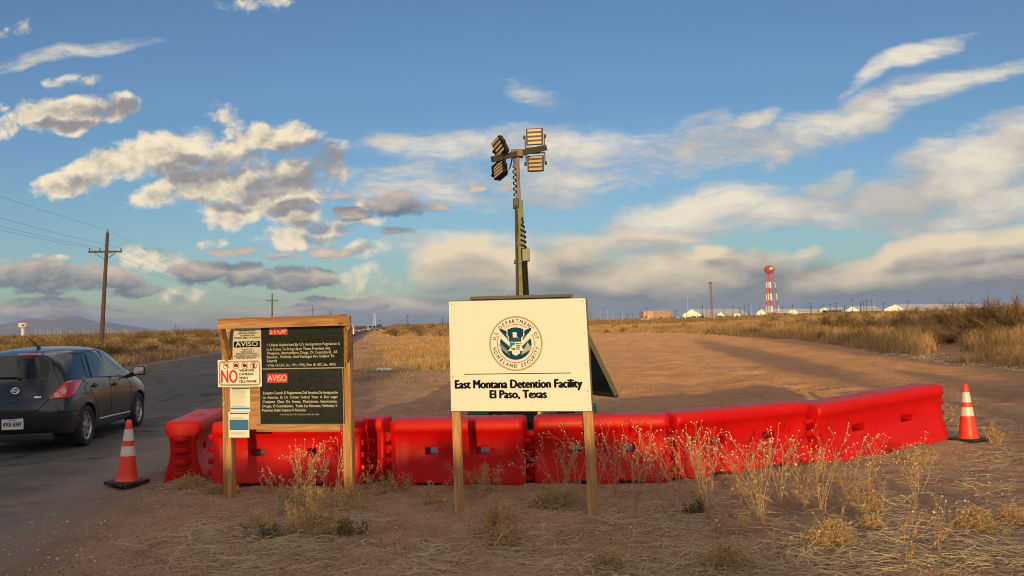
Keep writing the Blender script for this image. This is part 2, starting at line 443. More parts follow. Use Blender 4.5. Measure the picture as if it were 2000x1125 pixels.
# right edge and left edge of the road: X = e0 + slope * Y
VPX = -0.158
def road_r(Y): return -2.70 + VPX * Y + 12.0 * 0 * Y
def road_l(Y): return -12.0 + VPX * Y
_bp = [(1120, 652), (1300, 652), (1450, 661), (1600, 671), (1700, 683), (1800, 694), (1900, 702), (2000, 709)]
_bu, _bY = [], []
for px_, py_ in _bp:
    g_ = G(px_, py_, .22)
    _bu.append(g_.x / g_.y); _bY.append(g_.y)
_bu.append(1.5); _bY.append(18.0)
def berm_Y(u): return np.interp(u, _bu, _bY, left=140.0)
def height(X, Y):
    X, Y = np.asarray(X, float), np.asarray(Y, float)
    dist = np.hypot(X, Y)
    u = X / np.maximum(Y, 1.0)
    onroad = sstep(X, road_l(Y) - .6 - .02 * dist, road_l(Y) + .1) * (1 - sstep(X, road_r(Y) - .1, road_r(Y) + .9 + .015 * dist))
    h = .035 * fbm(X, Y, .55, 3, 1) + .028 * fbm(X, Y, 2.3, 3, 9) * (1 - sstep(dist, 40, 80))
    h += .014 * fbm(X, Y, 9.0, 2, 21) * (1 - sstep(dist, 14, 24))
    # clods and ruts by the right hand cone and across the lot
    rut = sstep(X, 3.5, 6.5) * sstep(Y, 9.5, 11) * (1 - sstep(Y, 24, 34))
    h += rut * (.10 * np.abs(fbm(X * .6 + Y * .25, Y * 1.3, .9, 4, 33)) - .02)
    lot = sstep(X + .1 * Y, -2.5, 1.0) * sstep(Y, 14, 22) * (1 - sstep(Y, 70, 110))
    h += lot * .09 * fbm(X * .35 + Y * .1, Y, .8, 4, 51)
    trk = X + .22 * Y - .0042 * Y * Y + .35 * fbm(X, Y, .15, 2, 57)
    rd = lambda c, w: np.exp(-((trk - c) / w) ** 2)
    h += lot * (.045 * (rd(4.2, .55) + rd(8.4, .6) + rd(12.0, .6)) - .06 * (rd(3.2, .28) + rd(5.0, .28) + rd(7.4, .3) + rd(9.3, .3) + rd(11.2, .3)))
    h += lot * .085 * fbm(X * .6 + .2 * Y, Y, 1.1, 3, 64) * sstep(fbm(X, Y, .11, 2, 66), -.10, .15)
    # the hump of the dirt track on the right
    h += .34 * sstep(u, .02, .16) * sstep(Y, 17, 52) * (1 - .5 * sstep(Y, 60, 120))
    h += .07 * np.exp(-(((X - 5.25) / .7) ** 2 + ((Y - 10.6) / .6) ** 2))
    # overgrown bank
    by = berm_Y(u)
    hm = np.interp(u, [.05, .2, .32, .42, .6, 1.2], [.05, .15, .45, .68, .85, 1.05])
    h += sstep(u, .03, .10) * hm * sstep(Y, by, by + 9 + .1 * by) * (1 - .55 * sstep(Y, by * 1.6 + 10, by * 3 + 40)) * (1 + .5 * fbm(X, Y, .12, 2, 61))
    # rough scrub land left of the road
    lf = sstep(-(X - road_l(Y)), .4, 8)
    h += lf * (.35 + .5 * fbm(X, Y, .05, 3, 71)) * sstep(Y, 15, 40)
    # far rise at the end of the verge
    h += .9 * sstep(Y, 150, 420) * (1 - sstep(Y, 600, 1200)) * sstep(u, -.165, -.13) * (1 - sstep(u, .0, .06))
    # unseen bank added behind the camera, its rough top shaped to shade the foreground
    top = np.interp(X, [-60, -16, -9.0, -7.9, -6.6, -1.0, 1.2, 2.6, 4.0, 6, 9, 40], [4.6, 4.5, 4.4, 4.25, 3.10, 2.75, 2.25, 2.15, 2.45, 3.15, 3.7, 3.9])
    bk = sstep(-Y, 17, 23.5) * (1 - .6 * sstep(-Y, 27, 40))
    h += bk * (top + .62 * fbm(X, Y * .12, 1.0, 4, 81, .6)) * (1 - sstep(np.abs(X), 60, 110))
    h = h * (1 - onroad * (Y > -12))
    h -= .05 * sstep(X, road_l(Y) - .3, road_l(Y) + .3) * (1 - sstep(X, road_r(Y) - .3, road_r(Y) + .25)) * (Y > -12)
    return h
def hz(x, y):
    return float(height(np.array([x]), np.array([y]))[0])
def axis_(lo, hi, step, grow, far_lo, far_hi):
    a = list(np.arange(lo, hi, step))
    s = step; v = a[-1]
    while v < far_hi:
        s *= grow; v += s; a.append(v)
    s = step; v = lo; b = []
    while v > far_lo:
        s *= grow; v -= s; b.append(v)
    return np.array(b[::-1] + a)
xs = axis_(-4.6, 7.0, .05, 1.032, -14000, 14000)
ys = axis_(5.6, 13.0, .05, 1.016, -300, 14000)
XX, YY = np.meshgrid(xs, ys)
ZZ = height(XX, YY)
nx, ny = len(xs), len(ys)
ii = np.arange(nx * ny).reshape(ny, nx)
QQ = np.stack([ii[:-1, :-1], ii[:-1, 1:], ii[1:, 1:], ii[1:, :-1]], -1).reshape(-1, 4)

def dirt_mat():
    m = bpy.data.materials.new('dirt'); m.use_nodes = True
    t = m.node_tree; b = t.nodes['Principled BSDF']
    co = nd(t, 'ShaderNodeTexCoord').outputs['Object']
    n1 = noise(t, co, .33, 5.0, .6)
    n2 = noise(t, co, 2.6, 6.0, .65)
    n3 = noise(t, co, 24.0, 5.0, .7)
    c = mixc(t, smooth(t, n1, .35, .65), (.330, .185, .115), (.450, .265, .165))
    c = mixc(t, smooth(t, n2, .45, .70, 0, .55), c, (.50, .335, .225))
    c = mixc(t, smooth(t, n2, .50, .30, 0, .5), c, (.215, .122, .080))
    c = mixc(t, smooth(t, n3, .54, .66, 0, .62), c, (.115, .070, .048))
    c = mixc(t, smooth(t, n3, .46, .34, 0, .45), c, (.50, .345, .24))
    sp = nd(t, 'ShaderNodeSeparateXYZ', {0: co})
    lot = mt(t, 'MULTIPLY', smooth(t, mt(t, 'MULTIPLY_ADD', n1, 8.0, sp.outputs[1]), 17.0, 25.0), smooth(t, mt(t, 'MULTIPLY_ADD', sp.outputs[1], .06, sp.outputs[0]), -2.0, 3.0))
    c = mixc(t, mt(t, 'MULTIPLY', lot, .75), c, mixc(t, n2, (.46, .225, .098), (.64, .335, .155)))  # sunlit orange of the lot put into the dirt colour
    grey = smooth(t, mt(t, 'MULTIPLY_ADD', n1, 3.0, mt(t, 'MULTIPLY_ADD', sp.outputs[1], -VPX, sp.outputs[0])), .4, -1.6)
    c = mixc(t, mt(t, 'MULTIPLY', grey, .8), c, (.185, .136, .108))
    # fine grit
    v = nd(t, 'ShaderNodeTexVoronoi', {'Vector': co, 'Scale': 46.0})
    pick = nd(t, 'ShaderNodeSeparateColor', {0: v.outputs['Color']}).outputs[0]
    grit = mt(t, 'MULTIPLY', smooth(t, v.outputs[0], .34, .20), smooth(t, pick, .68, .74))
    c = mixc(t, mt(t, 'MULTIPLY', grit, .8), c, (.52, .43, .35))
    t.links.new(c, b.inputs['Base Color'])
    b.inputs['Roughness'].default_value = .95
    b.inputs['Specular IOR Level'].default_value = .15
    b.inputs['Diffuse Roughness'].default_value = 1.0
    hgt = mt(t, 'ADD', mt(t, 'MULTIPLY', n3, .5), mt(t, 'ADD', mt(t, 'MULTIPLY', n2, 1.2), mt(t, 'MULTIPLY', noise(t, co, 90.0, 3.0), .25)))
    t.links.new(nd(t, 'ShaderNodeBump', {'Strength': 1.0, 'Distance': .07, 'Height': hgt}).outputs[0], b.inputs['Normal'])
    return m
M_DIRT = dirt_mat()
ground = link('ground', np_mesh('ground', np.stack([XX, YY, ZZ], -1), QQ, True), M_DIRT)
tag(ground, 'reddish brown bare dirt with straw and pebbles', 'ground', None, 'structure')

# the road: local x across (0 = left edge, 1 = right edge stored in metres), y along
def road_mat():
    m = bpy.data.materials.new('worn_asphalt'); m.use_nodes = True
    t = m.node_tree; b = t.nodes['Principled BSDF']
    co = nd(t, 'ShaderNodeTexCoord').outputs['Object']
    agg = noise(t, co, 60.0, 4.0, .75)
    n1 = noise(t, co, .5, 5.0, .6)
    c = mixc(t, smooth(t, n1, .3, .7), (.050, .047, .045), (.076, .070, .066))
    c = mixc(t, smooth(t, agg, .50, .74, 0, .75), c, (.135, .118, .105))
    c = mixc(t, smooth(t, agg, .50, .30, 0, .8), c, (.022, .021, .021))
    # cracks
    wv = nd(t, 'ShaderNodeTexNoise', {'Vector': co, 'Scale': 1.3, 'Detail': 5.0, 'Roughness': .65}).outputs[1]
    p = vm(t, 'ADD', co, vm(t, 'MULTIPLY', vm(t, 'SUBTRACT', wv, (.5, .5, .5)), (1.1, 1.1, 0)))
    vo = nd(t, 'ShaderNodeTexVoronoi', {'Vector': mapping(t, p, sc=(.42, .30, 1)), 'Scale': 1.0}, feature='DISTANCE_TO_EDGE').outputs[0]
    br = smooth(t, noise(t, co, .45, 2.0), .38, .50)
    crack = mt(t, 'MULTIPLY', smooth(t, vo, .030, .006), br)
    c = mixc(t, smooth(t, noise(t, mapping(t, co, sc=(1.4, .22, 1)), 1.0, 4.0, .6), .50, .68, 0, .5), c, (.125, .108, .095))
    c = mixc(t, mt(t, 'MULTIPLY', crack, .92), c, (.012, .011, .011))
    # dust from the verge drifting over the edge
    sp = nd(t, 'ShaderNodeSeparateXYZ', {0: co})
    e = mt(t, 'SUBTRACT', mt(t, 'MULTIPLY_ADD', sp.outputs[1], -VPX, sp.outputs[0]), -3.42)   # metres right of the right edge
    dn = mt(t, 'MULTIPLY_ADD', noise(t, co, 1.1, 6.0, .65), 3.4, mt(t, 'ADD', e, -1.25))
    c = mixc(t, smooth(t, dn, -.6, .9, 0, .97), c, (.185, .136, .108))
    c = mixc(t, smooth(t, agg, .50, .72, 0, .5), c, (.30, .235, .19))
    c = mixc(t, smooth(t, agg, .50, .32, 0, .5), c, (.070, .052, .043))
    t.links.new(c, b.inputs['Base Color'])
    b.inputs['Roughness'].default_value = .88
    b.inputs['Specular IOR Level'].default_value = .3
    hgt = mt(t, 'ADD', mt(t, 'MULTIPLY', agg, .5), mt(t, 'MULTIPLY', crack, -2.0))
    t.links.new(nd(t, 'ShaderNodeBump', {'Strength': .8, 'Distance': .02, 'Height': hgt}).outputs[0], b.inputs['Normal'])
    return m
ry = axis_(2.0, 14.0, .12, 1.05, -12, 9000)
rs = np.linspace(0, 1, 41)
RY, RS = np.meshgrid(ry, rs, indexing='ij')
wob = .30 * fbm(RY, RY * 0, .9, 3, 5)
RX = (road_l(RY) + .25 * fbm(RY, RY * 0 + 7, .7, 3, 6)) * (1 - RS) + (road_r(RY) + wob) * RS
RZ = .006 + .02 * np.sin(np.pi * RS) - .058 * (np.clip((RS - .965) / .035, 0, 1) + np.clip((.03 - RS) / .03, 0, 1)) * (1 - sstep(RY, 40, 120))
ri = np.arange(RY.size).reshape(RY.shape)
RQ = np.stack([ri[:-1, :-1], ri[:-1, 1:], ri[1:, 1:], ri[1:, :-1]], -1).reshape(-1, 4)
road = link('road', np_mesh('road', np.stack([RX, RY, RZ], -1), RQ, True), road_mat())
tag(road, 'worn cracked grey asphalt road with dusty edge', 'road', None, 'structure')

# mountains far on the left
def ridge(name, Y, pts, dep, seed, label, mat):
    """pts: skyline as (photo x, photo y); the ridge gets real depth behind and in front of the crest"""
    pxs = np.linspace(pts[0][0], pts[-1][0], 220)
    pys = np.interp(pxs, [p[0] for p in pts], [p[1] for p in pts])
    crest = np.array([[*at(a, b, Y)] for a, b in zip(pxs, pys)])
    rows = np.linspace(-1, 1, 25)
    V = []
    for r in rows:
        y = crest[:, 1] + r * dep
        k = np.clip(1 - np.abs(r), 0, 1) ** .8
        x = crest[:, 0]
        z = -3 + (crest[:, 2] + 3) * k * (1 + (.25 * fbm(x, y, 1 / 175., 5, seed, .6) if abs(r) > .02 else 0.06 * fbm(x, y, 1 / 100., 4, seed + 3)))
        V.append(np.stack([x, y, z], -1))
    V = np.stack(V); i = np.arange(V.shape[0] * V.shape[1]).reshape(V.shape[:2])
    Q = np.stack([i[:-1, :-1], i[:-1, 1:], i[1:, 1:], i[1:, :-1]], -1).reshape(-1, 4)
    o = link(name, np_mesh(name, V, Q), mat)
    tag(o, label, 'mountains', None, 'structure')
M_ROCK = pmat('mountain_rock', (.20, .155, .135), .95, var=.4, vscale=.004)
ridge('mountains', 6000, [(-900, 640), (-500, 628), (-250, 636), (-60, 640), (0, 634), (30, 630), (60, 622), (90, 626), (120, 624), (147, 619), (165, 627), (185, 632), (205, 630), (215, 634), (235, 641), (255, 645), (280, 644), (320, 647), (360, 642), (390, 641), (430, 644), (480, 641), (560, 644)], 1000, 3,
      'hazy blue mountain range on the left horizon', M_ROCK)

# ------------------------------------------------------------------ boards: a vertical plane through two photo points
class Frame:
    """local x along the board, local -y towards the viewer, local z up"""
    def __init__(s, pa, ya, pb, yb):
        A, B = at(*pa, ya), at(*pb, yb)
        s.o = Vector((A.x, A.y, 0)); d = Vector((B.x - A.x, B.y - A.y, 0)); s.u = d.normalized()
        s.rz = math.atan2(s.u.y, s.u.x); s.n = Vector((s.u.y, -s.u.x, 0))      # n points to the viewer
    def px(s, px, py, off=0.0):
        d = ray(px, py); q = s.o + s.n * off
        t = (q - C0).dot(s.n) / d.dot(s.n)
        p = C0 + d * t
        return (p - s.o).dot(s.u), p.z
    def base(s, px, off=0.0, back=0.0):
        pass
def rect(f, x0, y0, x1, y1, off):
    """photo rectangle -> local x0, x1, z0, z1"""
    a, b = f.px(x0, (y0 + y1) / 2, off)[0], f.px(x1, (y0 + y1) / 2, off)[0]
    zt, zb = f.px((x0 + x1) / 2, y0, off)[1], f.px((x0 + x1) / 2, y1, off)[1]
    return a, b, zb, zt
_tc = {}
def glyphs(body):
    if body not in _tc:
        c = bpy.data.curves.new('t', 'FONT'); c.body = body; c.resolution_u = 3
        o = bpy.data.objects.new('t', c); COL.objects.link(o)
        dg = bpy.context.evaluated_depsgraph_get()
        me = bpy.data.meshes.new_from_object(o.evaluated_get(dg))
        _tc[body] = ([v.co.copy() for v in me.vertices], [tuple(p.vertices) for p in me.polygons])
        bpy.data.objects.remove(o); bpy.data.curves.remove(c); bpy.data.meshes.remove(me)
    return _tc[body]
CAPH = max(v.y for v in glyphs('H')[0])
def text(mb, body, x0, x1, zb, cap, y, mi=0, bold=0.0):
    """letters of cap height cap filling x0..x1 with their foot at zb, facing -y"""
    V, Fc = glyphs(body)
    mn, mx = min(v.x for v in V), max(v.x for v in V)
    sx, sz = (x1 - x0) / (mx - mn), cap / CAPH
    shifts = [(0, 0)] if not bold else [(-bold, 0), (bold, 0), (0, bold * .6), (0, -bold * .6)]
    for k, (dx, dz) in enumerate(shifts):
        mb.add([(x0 + (v.x - mn) * sx + dx, y - .0003 * k, zb + v.y * sz + dz) for v in V], Fc, mi)
def ptext(mb, f, body, px0, px1, pyb, cappx, off, y, mi=0, bold=0.0):
    a, z = f.px(px0, pyb, off); b, _ = f.px(px1, pyb, off)
    _, z2 = f.px(px0, pyb - cappx, off)
    text(mb, body, a, b, z, z2 - z, y, mi, bold)

M_WOOD = wood_mat('pine_post', (.27, .125, .042), (.50, .27, .105))
M_WOODY = wood_mat('yellow_pine_post', (.36, .175, .060), (.58, .33, .13))
M_WOODX = wood_mat('pine_board', (.25, .11, .038), (.47, .245, .095), axis=0)
M_PLY = wood_mat('plywood', (.26, .12, .045), (.46, .25, .10), axis=0)
M_CREAM = pmat('white_panel', (.66, .645, .60), .5, var=.045, vscale=2.2)
M_EDGE = pmat('dark_edge', (.03, .03, .035), .5)
M_NAVY = pmat('navy_ink', (.004, .006, .022), .7)
M_BLUE = pmat('emblem_blue', (.003, .042, .095), .6)
M_TAN = pmat('emblem_ring', (.40, .27, .17), .5)
M_RED = pmat('sign_red', (.55, .02, .018), .45)
M_BROWN = pmat('emblem_letter', (.028, .012, .010), .6)
M_TEAL = pmat('emblem_teal', (.02, .20, .25), .5)
M_GREEN = pmat('emblem_green', (.10, .16, .02), .5)
M_LGREY = pmat('emblem_grey', (.33, .33, .30), .5)
M_STEEL = pmat('screw_steel', (.22, .19, .15), .4, .8)
M_BLACKINK = pmat('black_ink', (.015, .014, .014), .5)

for m_ in (M_NAVY, M_BLUE, M_BROWN, M_TEAL, M_GREEN, M_BLACKINK, M_TAN):
    m_.node_tree.nodes['Principled BSDF'].inputs['Specular IOR Level'].default_value = .08
# ------------------------------------------------------------------ the big cream sign
SF = Frame((892, 993), 7.72, (1158, 998), 7.42)
sign = empty('sign_board', SF.o, SF.rz, 'large cream sign on two wooden posts with round eagle emblem and bold navy lettering', 'sign')
pc = [SF.px(x, y, .02) for x, y in ((881, 803), (1156, 803), (1143.3, 582.3), (876.3, 589))]
s0, s1, sz0, sz1 = pc[0][0], pc[1][0], pc[0][1], (pc[2][1] + pc[3][1]) / 2
def plate(name, pts, ya, yb, m, **k):
    V = [(x, ya, z) for x, z in pts] + [(x, yb, z) for x, z in pts]
    return MB().add(V, [(0, 1, 2, 3), (7, 6, 5, 4), (1, 0, 4, 5), (2, 1, 5, 6), (3, 2, 6, 7), (0, 3, 7, 4)]).obj(name, m, sign, **k)
panel = plate('panel', pc, -.020, -.004, M_CREAM, bevel=.002)
grow = lambda p, sx, sz: (p[0] + sx * .006, p[1] + sz * .006)
plate('backing', [grow(pc[0], -1, -1), grow(pc[1], 1, -1), grow(pc[2], 1, 1), grow(pc[3], -1, 1)], -.003, .010, M_EDGE)
for k, (a, b, tilt) in enumerate(((885, 900, -.004), (1143.5, 1161.5, -.020))):
    c0 = f_ = (SF.px(a, 900)[0] + SF.px(b, 900)[0]) / 2
    w = .086 if k else .080
    MB().box(-w / 2, w / 2, .012, .052, -.25, sz1 - .02).obj('post', M_WOODY, sign, bevel=.003, loc=(c0 - tilt * .5, 0, 0), rot=(0, tilt, 0))
mb = MB()
for (x, y) in ((882.5, 594), (1138, 588), (883, 690), (884, 736), (885, 798), (1141, 652), (1144, 712), (1147, 764), (1150, 799)):
    a, z = SF.px(x, y, .02)
    
    sc_ = MB().lathe([(.0055, 0), (.0055, .002), (.002, .003)], 8, M=Matrix.Translation((a, -.0205, z)) @ Matrix.Rotation(R(90), 4, 'X'))
    sc_.obj('screw', M_STEEL, sign)
mb = MB()
ptext(mb, SF, 'East Montana Detention Facility', 889.5, 1137, 758.5, 15.5, .02, -.0222, 0, .0064)
ptext(mb, SF, 'El Paso, Texas', 957.5, 1067.5, 777.5, 15, .02, -.0222, 0, .0064)
mb.obj('lettering', M_NAVY, sign)
a, z = SF.px(907, 731, .02); b, _ = SF.px(1115, 731, .02)
MB().box(a, b, -.0222, -.0202, z - .0035, z + .0035).obj('rule_line', M_NAVY, sign)

# round emblem; coordinates in units of its outer radius
ec = SF.px(1007.3, 671, .02)
ER = .5 * (SF.px(1059, 671, .02)[0] - SF.px(955, 671, .02)[0])
emb = empty('emblem', (ec[0], -.0205, ec[1]), 0)
emb.parent = sign
def Z(x, y):      # from the close-up of the photo to emblem units
    return ((x - 648) / 497.0 * ER, -(y - 567) / 497.0 * ER)
def arc(r0, r1, a0, a1, n=64):
    p = [(r1 * ER * math.cos(R(a0 + (a1 - a0) * i / n)), r1 * ER * math.sin(R(a0 + (a1 - a0) * i / n))) for i in range(n + 1)]
    q = [(r0 * ER * math.cos(R(a0 + (a1 - a0) * i / n)), r0 * ER * math.sin(R(a0 + (a1 - a0) * i / n))) for i in range(n + 1)]
    return p, q
def ring(mb, r0, r1, a0, a1, y, mi=0, n=64):
    p, q = arc(r0, r1, a0, a1, n)
    o = [(x, y, z) for x, z in p] + [(x, y, z) for x, z in q]
    mb.add(o, [(i, n + 1 + i, n + 2 + i, i + 1)[::-1] if False else (i, i + 1, n + 2 + i, n + 1 + i) for i in range(n)], mi)
def zig(p, q, n, dep, side=1):
    """feathered edge from p to q"""
    p, q = Vector(p), Vector(q); d = (q - p); nrm = Vector((-d.y, d.x)).normalized() * dep * side
    out = []
    for i in range(n):
        out += [tuple(p + d * (i / n)), tuple(p + d * ((i + .75) / n) + nrm)]
    return out
e = MB(); ring(e, .942, 1.0, 0, 360, 0); e.obj('outer_ring', M_TAN, emb)
e = MB()
for (a0, a1) in ((52, 126), (149, 391)):
    ring(e, .682, .708, a0, a1, -.0006)
e.obj('inner_ring', M_RED, emb)
e = MB()
disc = [(.592 * ER * math.cos(R(a)), .592 * ER * math.sin(R(a))) for a in range(0, 360, 5)]
e.flat(disc, -.0008)
e.obj('disc', M_BLUE, emb)
e = MB()      # pale bands either side of the body: gap under the raised wings, lower wings
for m_ in (1, -1):
    def P(x, y):
        X, Y = Z(x, y); return (X * m_, Y)
    gap = [P(320, 270), P(400, 292), P(500, 330), P(500, 420), P(545, 470), P(545, 640), P(520, 625), P(420, 560), P(345, 470), P(330, 380)]
    e.flat(gap, -.0014)
body = [Z(*p) for p in [(585, 385), (600, 368), (630, 358), (660, 362), (680, 385), (672, 400), (672, 440), (740, 470), (755, 620), (800, 690), (790, 705), (715, 700), (725, 730)]]
tail = [Z(*p) for p in [(725, 725), (710, 760), (690, 755), (680, 780), (662, 770), (648, 795), (634, 770), (612, 782), (600, 755), (585, 760), (572, 720), (585, 700), (500, 702), (545, 640), (540, 470), (605, 445), (592, 410), (618, 402), (600, 395)]]
e.flat(body + tail, -.0020)
e.obj('eagle', M_CREAM, emb)
for m_ in (1, -1):
    def P(x, y):
        X, Y = Z(x, y); return (X * m_, Y)
    e = MB()
    up = [P(335, 278), P(400, 300), P(470, 330), P(490, 360), P(478, 410), P(515, 462), P(515, 510)] + zig(P(515, 515), P(335, 325), 9, .045 * ER, -1 * m_)
    e.flat(up, -.0020)
    lo = [P(365, 480)] + zig(P(365, 485), P(530, 630), 8, .05 * ER, 1 * m_) + [P(540, 650), P(470, 700), P(400, 690), P(350, 600)]
    e.flat(lo, -.0017)
    e.obj('wing', M_BLUE, emb)
e = MB()
sh = lambda pts, y, mi: e.flat([Z(*p) for p in pts], y, mi)
sh([(522, 455), (755, 455), (752, 535), (530, 535)], -.0026, 0)
sh([(535, 545), (638, 545), (638, 640), (548, 640)], -.0026, 1)
sh([(560, 640), (600, 590), (618, 600), (638, 580), (638, 650), (556, 650)], -.0030, 2)
sh([(556, 650), (638, 645), (638, 692), (580, 675)], -.0033, 3)
for k in range(4):
    y0 = 560 + 34 * k
    sh([(652, y0), (680, y0 - 8), (710, y0 + 8), (745 - 8 * k, y0 - 6), (743 - 8 * k, y0 + 12), (710, y0 + 24), (680, y0 + 10), (652, y0 + 16)], -.0026, 0)
for k in range(18):
    X, Y = Z(545 + 12 * (k % 18), 478 + 22 * (k % 3))
    e.flat([(X - .008 * ER, Y - .008 * ER), (X + .008 * ER, Y - .008 * ER), (X, Y + .01 * ER)], -.0030, 2)
e.obj('shield', [M_BLUE, M_TEAL, M_CREAM, M_GREEN], emb)
e = MB()
br = [Z(330, 560), Z(375, 640), Z(440, 700), Z(500, 730), Z(535, 780)]
for p, q in zip(br[:-1], br[1:]):
    d = (Vector(q) - Vector(p)).normalized(); nn = Vector((-d.y, d.x)) * .008 * ER
    e.flat([tuple(Vector(p) - nn), tuple(Vector(q) - nn), tuple(Vector(q) + nn), tuple(Vector(p) + nn)], -.0022)
for k in range(9):
    x, y = 345 + k * 17, 575 + k * 17
    for sd in (-1, 1):
        c = Vector(Z(x + 14 * sd * .7, y - 16 * sd * .7)); d = Vector((.5 * sd * .3 + .3, .9)).normalized() * .045 * ER; nn = Vector((-d.y, d.x)) * .35
        e.flat([tuple(c - d), tuple(c + nn), tuple(c + d), tuple(c - nn)], -.0024 - .0001 * (k % 2))
e.obj('olive_branch', M_LGREY, emb)
e = MB()
for k in range(6):
    p, q = Vector(Z(745 + 6 * k, 765 - 2 * k)), Vector(Z(870 + 14 * k, 570 + 18 * k))
    d = (q - p).normalized(); nn = Vector((-d.y, d.x)) * .010 * ER
    e.flat([tuple(p - nn), tuple(q - nn * 2.2), tuple(q + d * .05 * ER), tuple(q + nn * 2.2), tuple(p + nn)], -.0022 - .0002 * k)
e.obj('arrow_bundle', M_LGREY, emb)
e = MB()
def arctext(s, a0, a1, rad, hgt, inward):
    W_ = {' ': .6, '.': .35, 'I': .45, 'M': 1.25, 'N': 1.1, 'O': 1.1, 'D': 1.05}
    ws = [W_.get(c, .9) for c in s]; tot = sum(ws); acc = 0
    for c, w in zip(s, ws):
        an = R(a0 + (a1 - a0) * (acc + w / 2) / tot); acc += w
        if c == ' ': continue
        V, Fc = glyphs(c)
        mn, mx = min(v.x for v in V), max(v.x for v in V)
        sc_ = hgt / CAPH
        rot = an - math.pi / 2 if not inward else an + math.pi / 2
        cx, cy = rad * math.cos(an), rad * math.sin(an)
        out = []
        for v in V:
            lx, ly = (v.x - (mn + mx) / 2) * sc_ * .92, v.y * sc_ - hgt / 2
            out.append((cx + lx * math.cos(rot) - ly * math.sin(rot), -.0008, cy + lx * math.sin(rot) + ly * math.cos(rot)))
        for q_, dx_ in enumerate((-.0011, 0, .0011)):
            e.add([(x_ + dx_, y_ - .0002 * q_, z_ + abs(dx_) * .5) for x_, y_, z_ in out], Fc)
arctext('U.S. DEPARTMENT OF', 171, 9, .822 * ER, .125 * ER, False)
arctext('HOMELAND SECURITY', 188, 352, .822 * ER, .125 * ER, True)
e.obj('emblem_lettering', M_BROWN, emb)

# ------------------------------------------------------------------ wooden notice stand with its posters
KF = Frame((436, 965), 8.62, (672, 985), 8.34)
kiosk = empty('notice_stand', KF.o, KF.rz, 'open wooden notice stand with plank roof beam carrying posters', 'notice stand')
kz = KF.px(550, 640, .0)[1]
def kbox(name, x0, y0, x1, y1, yn, yf, m, off=None, **k):
    a, b, z0, z1 = rect(KF, x0, y0, x1, y1, -yn if off is None else off)
    return MB().box(a, b, yn, yf, z0, z1).obj(name, m, kiosk, **k)
OV = .34     # roof overhang towards the viewer
b0, b1, bz0, bz1 = rect(KF, 425, 620.5, 683, 639, OV)
beam = MB().box(b0, b1, -OV, -OV + .038, bz0, bz1).obj('header_beam', M_WOODX, kiosk, bevel=.003)
MB().box(b0 - .004, b1 - .09, -OV - .010, -OV + .15, bz1 + .003, bz1 + .013).obj('roof_sheet', M_PLY, kiosk)
for xx in (b0 + .002,):
    MB().box(xx, xx + .038, -OV + .040, .075, bz0 + .002, bz1).obj('side_rail', M_WOOD, kiosk, bevel=.003)
pl = KF.px(441.5, 760, 0)[0]; pr = KF.px(675, 760, 0)[0]
for xx, w in ((pl, .094), (pr + .004, .090)):
    MB().box(xx - w / 2, xx + w / 2, .004, .093, -.3, bz0).obj('post', M_WOOD, kiosk, bevel=.004)
for (t0, t1) in (((432.5, 641), (447, 704)), ((679, 640), (678.5, 703))):
    xa, za = KF.px(*t0, OV - .06); xb, zb = KF.px(*t1, .01)
    MB().bar((xa, -OV + .06, za), (xb, -.012, zb), .040, .07, up=(0, -.4, 1)).obj('brace', M_WOOD, kiosk, bevel=.003)
kb0, kb1, kbz0, kbz1 = rect(KF, 449, 636, 667, 838, -.01)
MB().box(kb0, kb1, -.010, .003, kbz0, bz1 - .02).obj('back_board', M_PLY, kiosk)
a, b, z0, z1 = rect(KF, 503, 829, 666, 843, .02)
MB().box(a, b, -.045, -.011, z0, z1).obj('bottom_rail', M_WOODX, kiosk, bevel=.003)
for (x, y, s_) in ((453, 962, 1.0), (689, 974, 1.1)):
    p = G(x, y, .0); l = Vector((p - KF.o)); lx = l.dot(KF.u); ly = -l.dot(KF.n)
    bm = bmesh.new(); bmesh.ops.create_icosphere(bm, subdivisions=3, radius=.085 * s_)
    for v in bm.verts:
        n_ = .03 * math.sin(v.co.x * 60 + s_) + .02 * math.sin(v.co.y * 80 + v.co.z * 55)
        v.co *= 1 + n_ * 4; v.co.z *= .62
    for f_ in bm.faces: f_.smooth = True
    me = bpy.data.meshes.new('foam_footing'); bm.to_mesh(me); bm.free()
    link('foam_footing', me, pmat('yellow_foam', (.42, .27, .035), .85, var=.3, vscale=14), kiosk, (lx - .03, ly + .05, .02))
mb = MB()
for (x, y) in ((436, 640 + 138), (437.5, 640 + 146), (436.5, 640 + 150), (668, 900), (669, 906), (667.5, 912), (669.5, 918), (676.5, 642)):
    a, z = KF.px(x, y, .0)
    MB().lathe([(.006, 0), (.006, .002), (.002, .003)], 6, M=Matrix.Translation((a, .0035, z)) @ Matrix.Rotation(R(90), 4, 'X')).obj('nail', M_CREAM, kiosk)

def notice(name, label, x0, y0, x1, y1, y, th, m, skew=0.0):
    """a sheet hung on the stand; local origin at the stand's frame so that photo points map directly"""
    a, b, z0, z1 = rect(KF, x0, y0, x1, y1, -y)
    o = empty(name, KF.o, KF.rz, label, 'notice')
    MB().box(a, b, y, y + th, z0, z1).obj('sheet', m, o)
    return o, (a, b, z0, z1)
M_BLK = pmat('black_poster', (.022, .024, .020), .14, var=.6, vscale=3.0)
M_BLK.node_tree.nodes['Principled BSDF'].inputs['Coat Weight'].default_value = .6
M_BLK.node_tree.nodes['Principled BSDF'].inputs['Coat Roughness'].default_value = .08
M_POST = pmat('poster_white', (.50, .48, .44), .5)
M_GHOST = pmat('faded_blue_print', (.018, .030, .036), .3)
M_FRAME = pmat('poster_edge', (.35, .31, .26), .5)
M_PAPER = pmat('paper', (.70, .68, .63), .7, var=.06, vscale=9)
